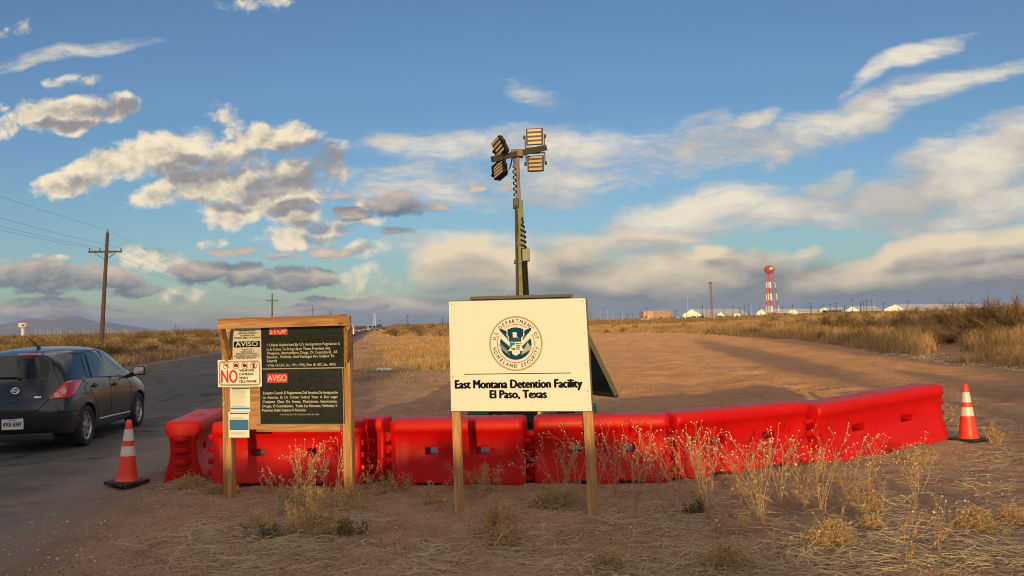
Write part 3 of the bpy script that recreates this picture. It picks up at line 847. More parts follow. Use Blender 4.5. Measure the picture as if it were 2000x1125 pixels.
M_PBLUE = pmat('paper_blue', (.02, .13, .26), .6, var=.15, vscale=20)
M_PTXT = pmat('paper_print', (.33, .32, .30), .7)

def poster(name, label, box, y, red_box, word, lines, small, ghost=None):
    o, (a, b, z0, z1) = notice(name, label, *box, y, .006, M_BLK)
    e_ = MB()
    w = .005
    for (p, q, r, s_) in ((a - w, b + w, z1 + .0004, z1 + w), (a - w, b + w, z0 - w, z0 - .0004), (a - w, a - .0004, z0, z1), (b + .0004, b + w, z0, z1)):
        e_.box(p, q, y - .001, y + .006, r, s_)
    e_.obj('edge_strip', M_FRAME, o)
    r0, r1, rz0, rz1 = rect(KF, *red_box, -y)
    MB().box(r0, r1, y - .0014, y - .0004, rz0, rz1).obj('red_label', M_RED, o)
    e_ = MB()
    pad = (r1 - r0) * .04
    text(e_, word, r0 + pad, r1 - pad, rz0 + (rz1 - rz0) * .17, (rz1 - rz0) * .66, y - .0020, 0, .0012)
    for (s_, xa, xb, yb, cp, bd) in lines:
        ptext(e_, KF, s_, xa, xb, yb, cp, -y, y - .0012, 0, bd)
    e_.obj('lettering', M_POST, o)
    if ghost:
        e_ = MB()
        for (s_, xa, xb, yb, cp) in ghost:
            ptext(e_, KF, s_, xa, xb, yb, cp, -y, y - .0010, 0, .001)
        gx, gz = KF.px(590, 612 + 125 if word == 'AVISO' else 650, -y)
        for k in range(40):
            a0, a1 = k * math.pi / 20, (k + 1) * math.pi / 20
            if z0 + .02 < gz + .075 * math.sin(a0) < z1 - .02:
                for rr in (.060, .075):
                    e_.add([(gx + rr * math.cos(a0), y - .001, gz + rr * math.sin(a0)), (gx + (rr + .004) * math.cos(a0), y - .001, gz + (rr + .004) * math.sin(a0)),
                            (gx + (rr + .004) * math.cos(a1), y - .001, gz + (rr + .004) * math.sin(a1)), (gx + rr * math.cos(a1), y - .001, gz + rr * math.sin(a1))], [(0, 1, 2, 3)])
        e_.obj('faded_print', M_GHOST, o)
    return o
YP = -.028
poster('warning_poster', 'black poster headed STOP in a red label, English text', (510.5, 636, 672, 718.5), YP, (525.5, 639, 561.5, 654), 'STOP',
       [('\u2022 Unless Authorized By U.S. Immigration Regulation It', 522.5, 664, 676.5, 5.2, .0004), ('Is A Crime To Bring Upon These Premises Any', 521.5, 645.5, 685, 5.2, .0004),
        ('Weapons, Ammunitions, Drugs, Or Contraband.  All', 521.5, 658.5, 692.5, 5.2, .0004), ('Persons , Vehicles, And Packages Are Subject To', 521.5, 653, 700, 5.2, .0004),
        ('Search', 521.5, 540.5, 707.5, 5.2, .0004), ('\u2022 (Title 18, USC, Sec. 1791, 1792) (Title 18, USC, Sec. 4042)', 521, 655.5, 716, 4.6, .0004)], None,
       [('and Customs', 612, 669, 650, 9), ('Enforcement', 610, 669, 660, 9)])
poster('warning_poster', 'black poster headed AVISO in a red label, Spanish text', (508, 720.5, 670, 828), YP, (521.5, 729.5, 561.5, 747.5), 'AVISO',
       [('Excepto Cuando El Reglamento Del Servicio De Inmigraci\u00f3n', 514, 659.5, 770, 4.8, .0007), ('Lo  Autoriza,  Es  Un  Crimen  Federal  Traer  A  Este  Lugar', 513.5, 659.5, 778.5, 4.8, .0007),
        ('Cualquier  Clase  De  Armas,  Municiones,  Intoxicantes,', 513.3, 659, 787, 4.8, .0007), ('Drogas, O Contrabando.  Todas Las Personas, Veh\u00edculos Y', 513, 659, 795.5, 4.8, .0007),
        ('Paquetes Est\u00e1n Sujetos A Revisi\u00f3n.', 512.5, 598, 803.5, 4.8, .0007), ('(Title 18, USC, Sec. 1791, 1792) (Title 18, USC, Sec. 4042)', 547, 623.5, 811, 2.6, .0)], None,
       [('U.S. Immigr', 613, 668, 730.5, 8.5), ('and Customs', 611, 668, 744.5, 8.5), ('Enforcement', 610, 668, 757, 8.5)])
# pale bilingual vehicle search notice
o, (a, b, z0, z1) = notice('search_notice', 'pale AVISO vehicle search notice under the roof beam, half shaded', 454.5, 637, 510, 704, YP, .005, M_POST)
r0, r1, rz0, rz1 = rect(KF, 456.5, 666.5, 507.5, 678.5, -YP)
MB().box(r0, r1, YP - .0012, YP - .0004, rz0, rz1).obj('dark_band', M_NAVY, o)
e = MB(); text(e, 'AVISO', r0 + .02, r1 - .02, rz0 + .012, (rz1 - rz0) * .72, YP - .0018, 0, .0015); e.obj('band_lettering', M_POST, o)
e = MB()
for s_, xa, xb, yb in (('ALL VEHICLES AND', 467, 499, 647.8), ('PERSONAL ENTERING', 465, 501, 652.5), ('OR LEAVING THE', 469, 497, 657), ('PREMISES SUBJECT TO SEARCH', 457, 508, 661.8),
                       ('TODOS LOS', 472, 493, 684.7), ('VEHICULOS Y', 470, 496, 689), ('PERSONAL ENTRANDO', 462, 503, 692.8), ('O SALIENDO DEL EDIFICIO', 457.5, 505.5, 697), ('DEBE SER REVISADO', 462, 500, 700.8)):
    ptext(e, KF, s_, xa, xb, yb, 2.9, -YP, YP - .001, 0, .0009)
e.obj('lettering', M_BLACKINK, o)
# white prohibition sign, standing proud over the left post
YN = -.052
o, (a, b, z0, z1) = notice('prohibition_sign', 'white sign reading NO weapons cameras video cell phone with four crossed symbols', 425.5, 702.5, 511, 755.5, YN, .004, M_CREAM)
e = MB()
def rrect(e, x0, x1, z0, z1, r, t, y):
    P = []
    for cx, cz, s_ in ((x1 - r, z1 - r, 0), (x0 + r, z1 - r, 90), (x0 + r, z0 + r, 180), (x1 - r, z0 + r, 270)):
        for k in range(7):
            P.append((cx, cz, R(s_ + 15 * k), r))
    n = len(P); V = []
    for cx, cz, an, rr in P: V.append((cx + rr * math.cos(an), y, cz + rr * math.sin(an)))
    for cx, cz, an, rr in P: V.append((cx + (rr - t) * math.cos(an), y, cz + (rr - t) * math.sin(an)))
    e.add(V, [(k, (k + 1) % n, n + (k + 1) % n, n + k) for k in range(n)])
rrect(e, a + .014, b - .014, z0 + .012, z1 - .012, .035, .004, YN - .001)
rrect(e, a + .022, b - .022, z0 + .020, z1 - .020, .029, .005, YN - .001)
for s_, xa, xb, yb in (('WEAPONS', 467.5, 496, 725.8), ('CAMERAS', 467.5, 494.8, 733), ('VIDEO', 467.2, 484, 740.5), ('CELL PHONE', 466.8, 501, 747.2)):
    ptext(e, KF, s_, xa, xb, yb, 4.3, -YN, YN - .001, 0, .0016)
e.obj('black_print', M_BLACKINK, o)
e = MB(); ptext(e, KF, 'NO', 432.5, 463.5, 747.5, 24.0, -YN, YN - .001, 0, .004); e.obj('red_lettering', M_RED, o)
for k, x in enumerate((441.5, 461.2, 478.2, 495.5)):
    cx, cz = KF.px(x, 714, -YN)
    s_ = MB(); r_ = .037
    for q in range(32):
        a0, a1 = q * math.pi / 16, (q + 1) * math.pi / 16
        s_.add([(cx + rr * math.cos(an), YN - .0022, cz + rr * math.sin(an)) for rr, an in ((r_, a0), (r_, a1), (r_ - .006, a1), (r_ - .006, a0))], [(0, 1, 2, 3)], 1)
    s_.box(-r_, r_, -.0005, .0002, -.003, .003, 1, Matrix.Translation((cx, YN - .0022, cz)) @ Matrix.Rotation(R(45), 4, 'Y'))
    if k == 0: s_.flat([(cx - .024, cz + .012), (cx - .024, cz + .002), (cx + .004, cz + .002), (cx + .006, cz - .018), (cx + .018, cz - .018), (cx + .020, cz + .012)], YN - .0012, 0)
    elif k == 1: s_.flat([(cx - .022, cz - .014), (cx + .022, cz - .014), (cx + .022, cz + .012), (cx + .010, cz + .012), (cx + .006, cz + .019), (cx - .006, cz + .019), (cx - .010, cz + .012), (cx - .022, cz + .012)], YN - .0012, 0)
    elif k == 2: s_.flat([(cx - .022, cz - .014), (cx + .008, cz - .014), (cx + .010, cz - .006), (cx + .024, cz - .012), (cx + .024, cz + .012), (cx + .010, cz + .004), (cx + .008, cz + .018), (cx - .022, cz + .018)], YN - .0012, 0)
    else: s_.flat([(cx - .011, cz - .024), (cx + .011, cz - .024), (cx + .011, cz + .022), (cx + .007, cz + .022), (cx + .007, cz + .030), (cx + .003, cz + .030), (cx + .003, cz + .022), (cx - .011, cz + .022)], YN - .0012, 0)
    s_.obj('symbol', [M_BLACKINK, M_RED], o)
# two printed sheets hung below it
for k, (bx, bands, lab) in enumerate((((450, 757, 488.5, 804), ((452, 757.5, 488, 760.5), (451, 796, 488, 799.5)), 'printed white paper sheet below the prohibition sign, narrow blue bands'),
                                      ((446.5, 804.8, 486.5, 854.5), ((449, 806, 486, 809), (448.5, 819.5, 485.5, 840)), 'lowest printed paper sheet with a broad blue block'))):
    o, (a, b, z0, z1) = notice('paper_notice', lab, *bx, -.0165, .003, M_PAPER)
    e = MB(); t_ = MB()
    for bb in bands:
        r0, r1, rz0, rz1 = rect(KF, *bb, .0165); e.box(r0, min(r1, b - .006), -.0180, -.0168, rz0, rz1)
    rr = random.Random(k)
    zz = z1 - .03
    while zz > z0 + .02:
        ok = all(not (rect(KF, *bb, .0165)[2] - .01 < zz < rect(KF, *bb, .0165)[3] + .01) for bb in bands)
        if ok:
            t_.box(a + .015, b - .02 - rr.random() * .05, -.0176, -.0168, zz - .0022, zz + .0022)
        zz -= .0105 if rr.random() > .16 else .022
    e.obj('blue_band', M_PBLUE, o); t_.obj('small_print', M_PTXT, o)

# ------------------------------------------------------------------ red plastic barriers
def plastic(name, col, rough=.42):
    m = bpy.data.materials.new(name); m.use_nodes = True
    t = m.node_tree; b = t.nodes['Principled BSDF']
    co = nd(t, 'ShaderNodeTexCoord').outputs['Object']
    rnd = nd(t, 'ShaderNodeObjectInfo').outputs['Random']
    n = noise(t, vm(t, 'ADD', co, nd(t, 'ShaderNodeCombineXYZ', {0: mt(t, 'MULTIPLY', rnd, 9.0)}).outputs[0]), 3.0, 6.0, .65)
    dust = noise(t, mapping(t, co, sc=(14, 14, 1.5)), 1.0, 5.0, .6)
    z = nd(t, 'ShaderNodeSeparateXYZ', {0: co}).outputs[2]
    c = mixc(t, n, [x * .78 for x in col], [min(1, x * 1.15) for x in col])
    c = mixc(t, mt(t, 'MULTIPLY', smooth(t, dust, .48, .78), .10), c, (.40, .05, .035))
    c = mixc(t, mt(t, 'MULTIPLY', smooth(t, mt(t, 'MULTIPLY_ADD', n, .12, z), .17, .03), .38), c, (.28, .10, .06))
    sc1 = noise(t, mapping(t, vm(t, 'ADD', co, nd(t, 'ShaderNodeCombineXYZ', {2: mt(t, 'MULTIPLY', rnd, 7.0)}).outputs[0]), rot=(0, R(35), 0), sc=(2.5, 3, 40)), 1.0, 3.0, .7)
    c = mixc(t, mt(t, 'MULTIPLY', mt(t, 'MULTIPLY', smooth(t, sc1, .66, .72), smooth(t, n, .46, .6)), .40), c, (.55, .13, .11))
    c = mixc(t, mt(t, 'MULTIPLY', smooth(t, noise(t, co, 9.0, 5.0, .7), .66, .74), .35), c, (.10, .015, .012))
    c = mixc(t, mt(t, 'MULTIPLY', rnd, .22), c, (.62, .020, .020))
    t.links.new(c, b.inputs['Base Color'])
    t.links.new(mt(t, 'MULTIPLY_ADD', n, .3, rough - .12, clamp=True), b.inputs['Roughness'])
    b.inputs['Specular IOR Level'].default_value = .2
    t.links.new(nd(t, 'ShaderNodeBump', {'Strength': .25, 'Distance': .006, 'Height': noise(t, co, 22.0, 4.0)}).outputs[0], b.inputs['Normal'])
    return m
M_BAR = plastic('red_plastic', (.50, .002, .0025))
M_BARCAP = plastic('red_cap', (.42, .020, .016), .5)
BL, BH = 1.55, .70
def barrier_mesh():
    prof = [(.205, 0), (.215, .015), (.213, .07), (.190, .16), (.158, .27), (.145, .36), (.146, .44), (.156, .51), (.164, .548), (.193, .578), (.200, .60), (.197, .655), (.183, .690), (.160, .700)]
    full = prof + [(-w, z) for w, z in prof[::-1]]
    n = len(full)
    H_ = BL / 2
    half = [(-H_, .84, 0), (-H_ + .014, .925, 0), (-H_ + .034, .975, 0), (-H_ + .06, 1.0, 0), (-H_ + .085, 1.0, 0), (-H_ + .105, 1.0, 1)]
    st = half + [(x, 1.0, 1) for x in np.linspace(-H_ + .25, H_ - .25, 6)] + [(-x, s_, q) for x, s_, q in half[::-1]]
    bm = bmesh.new(); rows = []
    for x, s_, q in st:
        rec = lambda w, z: (abs(w) - (.013 if q and .10 < z < .545 else 0)) * (1 if w > 0 else -1)
        rows.append([bm.verts.new((x, rec(w, z) * s_, BH * .5 + (z - BH * .5) * (1 - (1 - s_) * .42))) for w, z in full])
    for r0, r1 in zip(rows[:-1], rows[1:]):
        for k in range(n):
            bm.faces.new((r0[k], r1[k], r1[(k + 1) % n], r0[(k + 1) % n]))
    bm.faces.new(rows[0]); bm.faces.new(rows[-1][::-1])
    bmesh.ops.recalc_face_normals(bm, faces=bm.faces)
    me = bpy.data.meshes.new('b'); bm.to_mesh(me); bm.free()
    o = bpy.data.objects.new('b', me); COL.objects.link(o)
    cut = MB()
    for sx in (-1, 1):
        cx = sx * .30
        cut.box(cx - .075, cx + .075, -.4, .4, .325, .405)
    for cx in (-.32, .32):
        cut.box(cx - .14, cx + .14, -.4, .4, -.1, .045)
    cm = cut.mesh('cut', bevel=.012, seg=2)
    co = bpy.data.objects.new('c', cm); COL.objects.link(co)
    md = o.modifiers.new('x', 'BOOLEAN'); md.object = co; md.operation = 'DIFFERENCE'; md.solver = 'EXACT'
    bv = o.modifiers.new('v', 'BEVEL'); bv.width = .010; bv.segments = 2; bv.limit_method = 'ANGLE'; bv.angle_limit = R(45)
    dg = bpy.context.evaluated_depsgraph_get()
    out = bpy.data.meshes.new_from_object(o.evaluated_get(dg))
    bpy.data.objects.remove(o); bpy.data.objects.remove(co)
    bm = bmesh.new(); bm.from_mesh(out)
    for f in bm.faces: f.smooth = True
    for e in bm.edges:
        if len(e.link_faces) == 2 and e.calc_face_angle(0) > R(38): e.smooth = False
    bm.to_mesh(out); bm.free()
    return out
bar = empty('traffic_barrier')
link('body', barrier_mesh(), M_BAR, bar)
lug_me = None
def lug(sx, z):
    M = Matrix.Translation((sx * (BL / 2 + .012), 0, z))
    mb = MB()
    P = [(-.02 * sx, -.088), (.040 * sx, -.088), (.080 * sx, -.066), (.100 * sx, -.025), (.100 * sx, .025), (.080 * sx, .066), (.040 * sx, .088), (-.02 * sx, .088)]
    n = len(P)
    V = [(x, y, 0) for x, y in P] + [(x, y, .056) for x, y in P]
    mb.add([M @ Vector(v) for v in V], [tuple(range(n))[::-1], tuple(range(n, 2 * n))] + [(k, (k + 1) % n, n + (k + 1) % n, n + k) for k in range(n)])
    return mb
for sx in (-1, 1):
    for z in ((.100, .232, .364, .490) if sx < 0 else (.040, .166, .298, .430)):
        lug(sx, z).obj('hinge_lug', M_BAR, bar, smooth_=True, bevel=.008)
for cx in (-.05,):
    MB().lathe([(.10, 0), (.10, .005), (.085, .009), (.02, .010)], 24, M=Matrix.Translation((cx, 0, .6995)) @ Matrix.Diagonal((1, .8, 1, 1))).obj('fill_cap', M_BARCAP, bar, smooth_=True)
def put(o, a, b, ya, yb, label, rx=0.0, dz=0.0):
    """barrier from ground point a to ground point b (x metres, y metres)"""
    A, B = Vector((*a, 0)), Vector((*b, 0)); d = B - A
    o.location = ((A + B) / 2).to_tuple()
    o.location.z = hz(o.location.x, o.location.y) - .012 + dz
    o.rotation_euler = (rx, math.atan2(0 - 0, 1) * 0, math.atan2(d.y, d.x))
    o.scale = (d.length / (BL + .06), 1, 1)
    o['label'], o['category'], o['group'] = label, 'barrier', 'red plastic road barriers joined end to end'
    return o
def gp(px, py, z=0.0):
    p = G(px, py, z); return (p.x, p.y)
def off_(p, q, d):
    """shift a ground pair backwards (away from the viewer) by d so that p, q were the front foot line"""
    p, q = Vector(p), Vector(q); t = (q - p).normalized(); n = Vector((-t.y, t.x))
    return (p + n * d).to_tuple(), (q + n * d).to_tuple()
spots = [((405, 951), (705, 951), .21, 'red barrier directly behind the notice stand'),
         ((600, 941), (752, 941), .21, 'red barrier mostly hidden behind the one at the notice stand'),
         ((757, 951), (1030, 951), .21, 'red barrier between the notice stand and the cream sign, left sign post before it'),
         ((1040, 950), (1318, 945), .21, 'red barrier behind the right post of the cream sign'),
         ((1324, 938), (1594, 906), .21, 'red barrier with tall dry weeds in front, second from the right hand cone'),
         ((1606, 906), (1861, 869), .21, 'red barrier at the right end of the row beside a cone')]
for k, (p, q, d, lab) in enumerate(spots):
    o = bar if k == 0 else copy_tree(bar)
    a, b = off_(gp(*p), gp(*q), d)
    put(o, a, b, 0, 0, lab)
    if k == 5:
        o.scale.z = 1.03; o.rotation_euler.y = R(-2.8); o.location.z -= .012
    if k == 4: o.rotation_euler.y = R(-.5)
    if k in (0, 2): o.rotation_euler.x = R(1.2 if k else -.8)
o = copy_tree(bar)
A = Vector(gp(356, 944)); D = Vector((-.135, 1.0)).normalized()
put(o, A.to_tuple(), (A + D * 1.62).to_tuple(), 0, 0, 'red barrier turned end on beside the road, left end of the row')
# fix: steel pin where the hidden barrier meets its neighbour
# ------------------------------------------------------------------ cones
M_ORANGE = pmat('cone_orange', (.78, .050, .022), .45, var=.12, vscale=9)
M_REFL = pmat('reflective_white', (.62, .60, .54), .35, var=.18, vscale=26)
M_RUBBER = pmat('black_rubber', (.018, .017, .017), .7, var=.4, vscale=20, bump=.3)
def cone_r(z): return .112 - (.112 - .028) * z / .66
cone = empty('traffic_cone')
mb = MB().box(-.172, .172, -.172, .172, 0, .038)
base_o = mb.obj('base', M_RUBBER, cone, bevel=.014, seg=3)
prof = [(.124, .036), (.122, .046), (.114, .056)] + [(cone_r(z), .05 + z) for z in np.linspace(.02, .655, 12)] + [(.023, .712), (.012, .712)]
MB().lathe(prof, 36).obj('shell', M_ORANGE, cone, smooth_=True)
for z0, z1 in ((.315, .425), (.485, .610)):
    MB().lathe([(cone_r(z0 - .05) + .0025, z0), (cone_r(z1 - .05) + .0025, z1)], 36, cap=False).obj('reflective_band', M_REFL, cone, smooth_=True)
p = G(235, 950)
cone.location = (p.x, p.y + .16, .004); cone.rotation_euler = (R(0), R(3.2), R(-20))
tag(cone, 'leaning orange cone on the asphalt beside the dark car', 'cone', 'orange traffic cones with white bands')
c2 = copy_tree(cone)
p = G(1901, 871)
c2.location = (p.x, p.y + .1, hz(p.x, p.y) - .004); c2.rotation_euler = (0, R(-1.5), R(30))
c2['label'] = 'orange cone on bare dirt at the right end of the barriers'

# ------------------------------------------------------------------ mobile light tower behind the barriers
TY = 12.2
M_GALV = pmat('galvanised_steel', (.085, .062, .042), .5, .5, var=.25, vscale=12)
M_OLIVE = pmat('mast_olive', (.040, .046, .011), .45, .3, var=.25, vscale=8)
M_DSTEEL = pmat('dark_steel', (.022, .020, .019), .5, .3)
M_LBODY = pmat('lamp_housing', (.012, .011, .010), .45, .3)
M_LED = pmat('lamp_lens', (.38, .28, .18), .3, var=.12, vscale=60)
M_TGREEN = pmat('trailer_green', (.012, .150, .055), .35, var=.2, vscale=5)
M_TDARK = pmat('trailer_black', (.012, .013, .013), .4)
M_CELL = pmat('solar_cell', (.010, .012, .022), .12, var=.3, vscale=6, Coat_Weight=.5)
M_GOLD = pmat('gold_print', (.42, .22, .06), .45)
M_YEL = pmat('yellow_print', (.45, .42, .05), .45)
M_TLRED = pmat('red_reflector', (.50, .012, .012), .25)
M_CABLE = pmat('black_cable', (.014, .013, .013), .5)
tb = at(1018, 800, TY)
tower = empty('light_tower', (tb.x, TY, hz(tb.x, TY)), 0, 'green trailer light tower with four lamp heads behind the cream sign', 'light tower')
tw = lambda px, py, Y=TY: Vector(at(px, py, Y)) - tower.location
# mast sections, leaning slightly as photographed
p0, p1, p2, p3 = tw(1023, 800), tw(1020, 500), tw(1013, 395), tw(1009.5, 303)
d = (tw(1010, 300) - p0).normalized()
MB().bar(p0, tw(1018.2, 480), .105, .12, up=(0, 1, 0)).obj('lower_mast', M_OLIVE, tower, bevel=.008)
MB().bar(tw(1020.8, 505), tw(1014.8, 392), .085, .10, up=(0, 1, 0)).obj('middle_mast', M_OLIVE, tower, bevel=.006)
MB().bar(tw(1017, 510), tw(1009.8, 302), .062, .07, up=(0, 1, 0)).obj('upper_mast', M_GALV, tower, bevel=.006)
mb = MB(); c = tw(1008, 398); mb.box(c.x - .045, c.x + .035, -.08, .06, c.z - .07, c.z + .07); mb.obj('mast_collar', M_DSTEEL, tower, bevel=.008)
mb = MB(); c = tw(1013, 512); mb.box(c.x - .07, c.x + .05, -.085, .085, c.z - .02, c.z + .03); mb.obj('mast_collar', M_OLIVE, tower, bevel=.006)
# a bright guide tube up the left of the mast and a dark one on its right
MB().tube([tw(1013.5, 790, TY - .1), tw(1007.5, 400, TY - .1)], .018, 8).obj('guide_tube', M_GALV, tower)
MB().bar(tw(1029, 800), tw(1024.5, 500), .07, .09, up=(0, 1, 0)).obj('cable_channel', pmat('channel_maroon', (.045, .018, .014), .5), tower, bevel=.004)
# head: cross arm turned towards the viewer on the left
cl, cr = tw(962, 311, TY - .28), tw(1065, 288.5, TY + .28)
arm = MB().bar(cl, cr, .085, .085).obj('cross_arm', M_GALV, tower, bevel=.006)
c = tw(1009.8, 300)
MB().box(c.x - .09, c.x + .09, -.075, .075, c.z - .055, c.z + .05).obj('arm_bracket', M_GALV, tower, bevel=.01)
def lamp(px, py, w, h, yaw, tilt, Y, flip=1, roll=0):
    c = tw(px, py, Y)
    M = Matrix.Translation(c) @ Matrix.Rotation(yaw, 4, 'Z') @ Matrix.Rotation(tilt, 4, 'X') @ Matrix.Rotation(roll, 4, 'Y')
    o = empty('lamp_head', (0, 0, 0)); o.parent = tower; o.matrix_basis = M
    MB().box(-w / 2, w / 2, -.01, .035, -h / 2, h / 2).obj('housing', M_LBODY, o, bevel=.006)
    fins = MB()
    for k in range(9):
        z = -h / 2 + h * (k + .5) / 9; fins.box(-w * .42, w * .42, .036, .085, z - .004, z + .004)
    fins.obj('cooling_fin', M_LBODY, o)
    for k in range(4):
        z0 = -h / 2 + h * (k + .22) / 4; z1 = -h / 2 + h * (k + .82) / 4
        MB().box(-w * .41, w * .41, -.018, -.011, z0, z1).obj('led_lens', M_LED, o, bevel=.004)
    br = MB()
    for sx in (-1, 1):
        x = sx * (w / 2 + .018); br.box(x - .006, x + .006, -.02, .03, (-.02 if flip > 0 else -h * .66), (h * .66 if flip > 0 else .02))
    zz = h * .66 * flip; br.box(-w / 2 - .024, w / 2 + .024, -.02, .03, zz - .006, zz + .006)
    br.obj('bracket', M_LBODY, o)
    for sx in (-1, 1):
        x = sx * (w / 2 + .028)
        MB().lathe([(.028, -.016), (.028, .016)], 10, M=Matrix.Translation((x, .005, 0)) @ Matrix.Rotation(R(90), 4, 'Y')).obj('pivot_knob', M_LBODY, o)
sc_ = TY / F
lamp(1044, 267, 34 * sc_, 33 * sc_, R(-8), R(4), TY + .22, -1)
lamp(1046, 319, 33 * sc_, 32 * sc_, R(-8), R(-3), TY + .22, 1)
lamp(974, 286, 30 * sc_, 32 * sc_, R(-52), R(14), TY - .2, -1, R(-22))
lamp(974.5, 332, 30 * sc_, 30 * sc_, R(-52), R(-18), TY - .2, 1, R(-26))
for (x0, y0, x1, y1) in ((983, 276, 986, 332), (971, 300, 973, 330)):
    MB().bar(tw(x0, y0, TY - .15), tw(x1, y1, TY - .15), .05, .035, up=(0, 1, 0)).obj('lamp_bar', M_DSTEEL, tower, bevel=.004)
# cables
MB().tube([tw(1001, 306), tw(997, 325), tw(989, 340), tw(985, 343)], .012, 6).obj('lamp_cable', M_CABLE, tower)
pts = []
for k in range(90):
    t_ = k / 89; c = tw(1003.5 + 3 * t_, 306 + 78 * t_); wv = .0 if t_ < .25 else .022
    pts.append(c + Vector((wv * math.sin(t_ * 44), -.05 + wv * math.cos(t_ * 44), 0)))
MB().tube(pts, .010, 5).obj('lamp_cable', M_CABLE, tower)
pts = []
for k in range(620):
    t_ = k / 619; c = tw(1020 + 8.5 * t_, 425 + 175 * t_); turns = 18 * t_ + 22 * max(0, t_ - .35) / .65
    rr = .036 * min(1, t_ * 6)
    pts.append(c + Vector((rr * math.cos(turns * 2 * math.pi), -.06 + rr * math.sin(turns * 2 * math.pi), 0)))
MB().tube(pts, .012, 5).obj('coiled_cable', M_CABLE, tower)
c = tw(1026, 499); MB().box(c.x - .05, c.x + .06, -.12, .02, c.z - .09, c.z + .09).obj('cable_box', M_TDARK, tower, bevel=.008)
# trailer body
def tb_(name, x0, y0, x1, y1, yn, yf, m, **k):
    a = tw((x0 + x1) / 2 - abs(x1 - x0) / 2, (y0 + y1) / 2, TY + yn); b = tw((x0 + x1) / 2 + abs(x1 - x0) / 2, (y0 + y1) / 2, TY + yn)
    zt, zb = tw((x0 + x1) / 2, y0, TY + yn).z, tw((x0 + x1) / 2, y1, TY + yn).z
    return MB().box(a.x, b.x, yn, yf, zb, zt).obj(name, m, tower, **k)
tb_('body', 955, 770, 1128, 862, -.45, .75, M_TDARK, bevel=.02)
for x0, x1 in ((918, 952), (1122, 1166)):
    m_ = MB(); a, b = tw(x0, 790, TY - .5), tw(x1, 790, TY - .5); zt = tw(x0, 790, TY - .5).z
    yy = [(-.50, zt - .22), (-.46, zt - .06), (-.36, zt), (.36, zt), (.46, zt - .06), (.50, zt - .22)]
    V = [(x, y, z) for x in (a.x, b.x) for y, z in yy]; n = len(yy)
    m_.add(V, [(k, k + 1, n + k + 1, n + k) for k in range(n - 1)] + [tuple(range(n)), tuple(range(n, 2 * n))[::-1]])
    m_.obj('mudguard', M_TGREEN, tower, bevel=.01)
    wx = (a.x + b.x) / 2
    whl = MB().lathe([(.10, -.09), (.26, -.10), (.31, -.07), (.31, .07), (.26, .10), (.10, .09)], 24, M=Matrix.Translation((wx, 0, .31)) @ Matrix.Rotation(R(90), 4, 'Y'))
    whl.obj('wheel', M_RUBBER, tower, smooth_=True)
tb_('frame_rail', 905, 812, 1190, 826, -.56, -.50, M_TDARK, bevel=.006)
tb_('side_panel', 913, 799, 954, 815, -.54, -.46, M_TGREEN, bevel=.006)
tb_('tail_lamp', 925, 816, 948, 822, -.575, -.562, M_TLRED)
tb_('tail_lamp', 1168, 813, 1180, 818, -.575, -.562, M_TLRED)
e = MB()
for s_, xa, xb, yb, cp, mi in (('S', 962, 969, 819, 10, 0), ('UN', 969.5, 982.5, 819, 7.4, 0), ('R', 983, 989.5, 818.6, 10, 0), ('AY', 990, 1003, 818.4, 7.4, 0), ('RENTALS', 1064, 1087, 807.5, 3, 1)):
    a, b, zb, zt = tw(xa, yb, TY - .451), tw(xb, yb, TY - .451), 0, tw(xa, yb - cp, TY - .451)
    text(e, s_, a.x, b.x, a.z, zt.z - a.z, -.4525, mi, .004 if mi == 0 else .002)
e.obj('lettering', [M_GOLD, M_LGREY], tower)
a = tw(1052, 806, TY - .451)
MB().flat([(a.x - .03, a.z - .03), (a.x + .01, a.z - .03), (a.x + .04, a.z + .02), (a.x, a.z + .03)], -.4525).obj('logo_mark', M_YEL, tower)
# solar array: flat frame behind the sign top, one wing folded down on the right
q = [tw(923, 586.5, TY), tw(1112, 582.5, TY)]
ar = empty('solar_panel', (0, 0, 0)); ar.parent = tower
y0, y1 = -.75, .75
z_ = q[0].z
def slab(name, P, th, m, parent, **k):
    P = [Vector(p) for p in P]; n = (P[1] - P[0]).cross(P[3] - P[0]).normalized() * th
    return MB().add([*P, *[p + n for p in P]], [(3, 2, 1, 0), (4, 5, 6, 7), (0, 1, 5, 4), (1, 2, 6, 5), (2, 3, 7, 6), (3, 0, 4, 7)]).obj(name, m, parent, **k)
zf = q[1].z
slab('frame', [(q[0].x, y0, zf), (q[1].x, y0, zf), (q[1].x, y1, zf), (q[0].x, y1, zf)], .04, M_DSTEEL, ar)
A1, A2 = tw(1114, 586, TY + y0), tw(1204, 772, TY + y0)
B1, B2 = A1 + Vector((-.72, 1.35, 0)), A2 + Vector((-.72, 1.35, 0))
wing = empty('solar_panel', (0, 0, 0)); wing.parent = tower
slab('cell_sheet', [A1, A2, B2, B1], .02, M_CELL, wing)
def edge(p, q_, r=.022): MB().bar(p, q_, r * 2, r * 2, up=(0, 1, 0)).obj('frame', M_DSTEEL, wing)
edge(A1, A2, .030); edge(B1, B2); edge(A2, B2, .030); edge((A1 + A2) * .5 + Vector((0, 0, 0)), (B1 + B2) * .5)
mid = A1.lerp(A2, .36)
MB().box(mid.x - .10, mid.x + .0, y0 - .05, y0 - .02, mid.z - .03, mid.z + .03).obj('marker_lamp', M_TLRED, wing)
MB().bar(A1.lerp(A2, .45), tw(1128, 800, TY - .4), .03, .03).obj('stay', M_DSTEEL, wing)

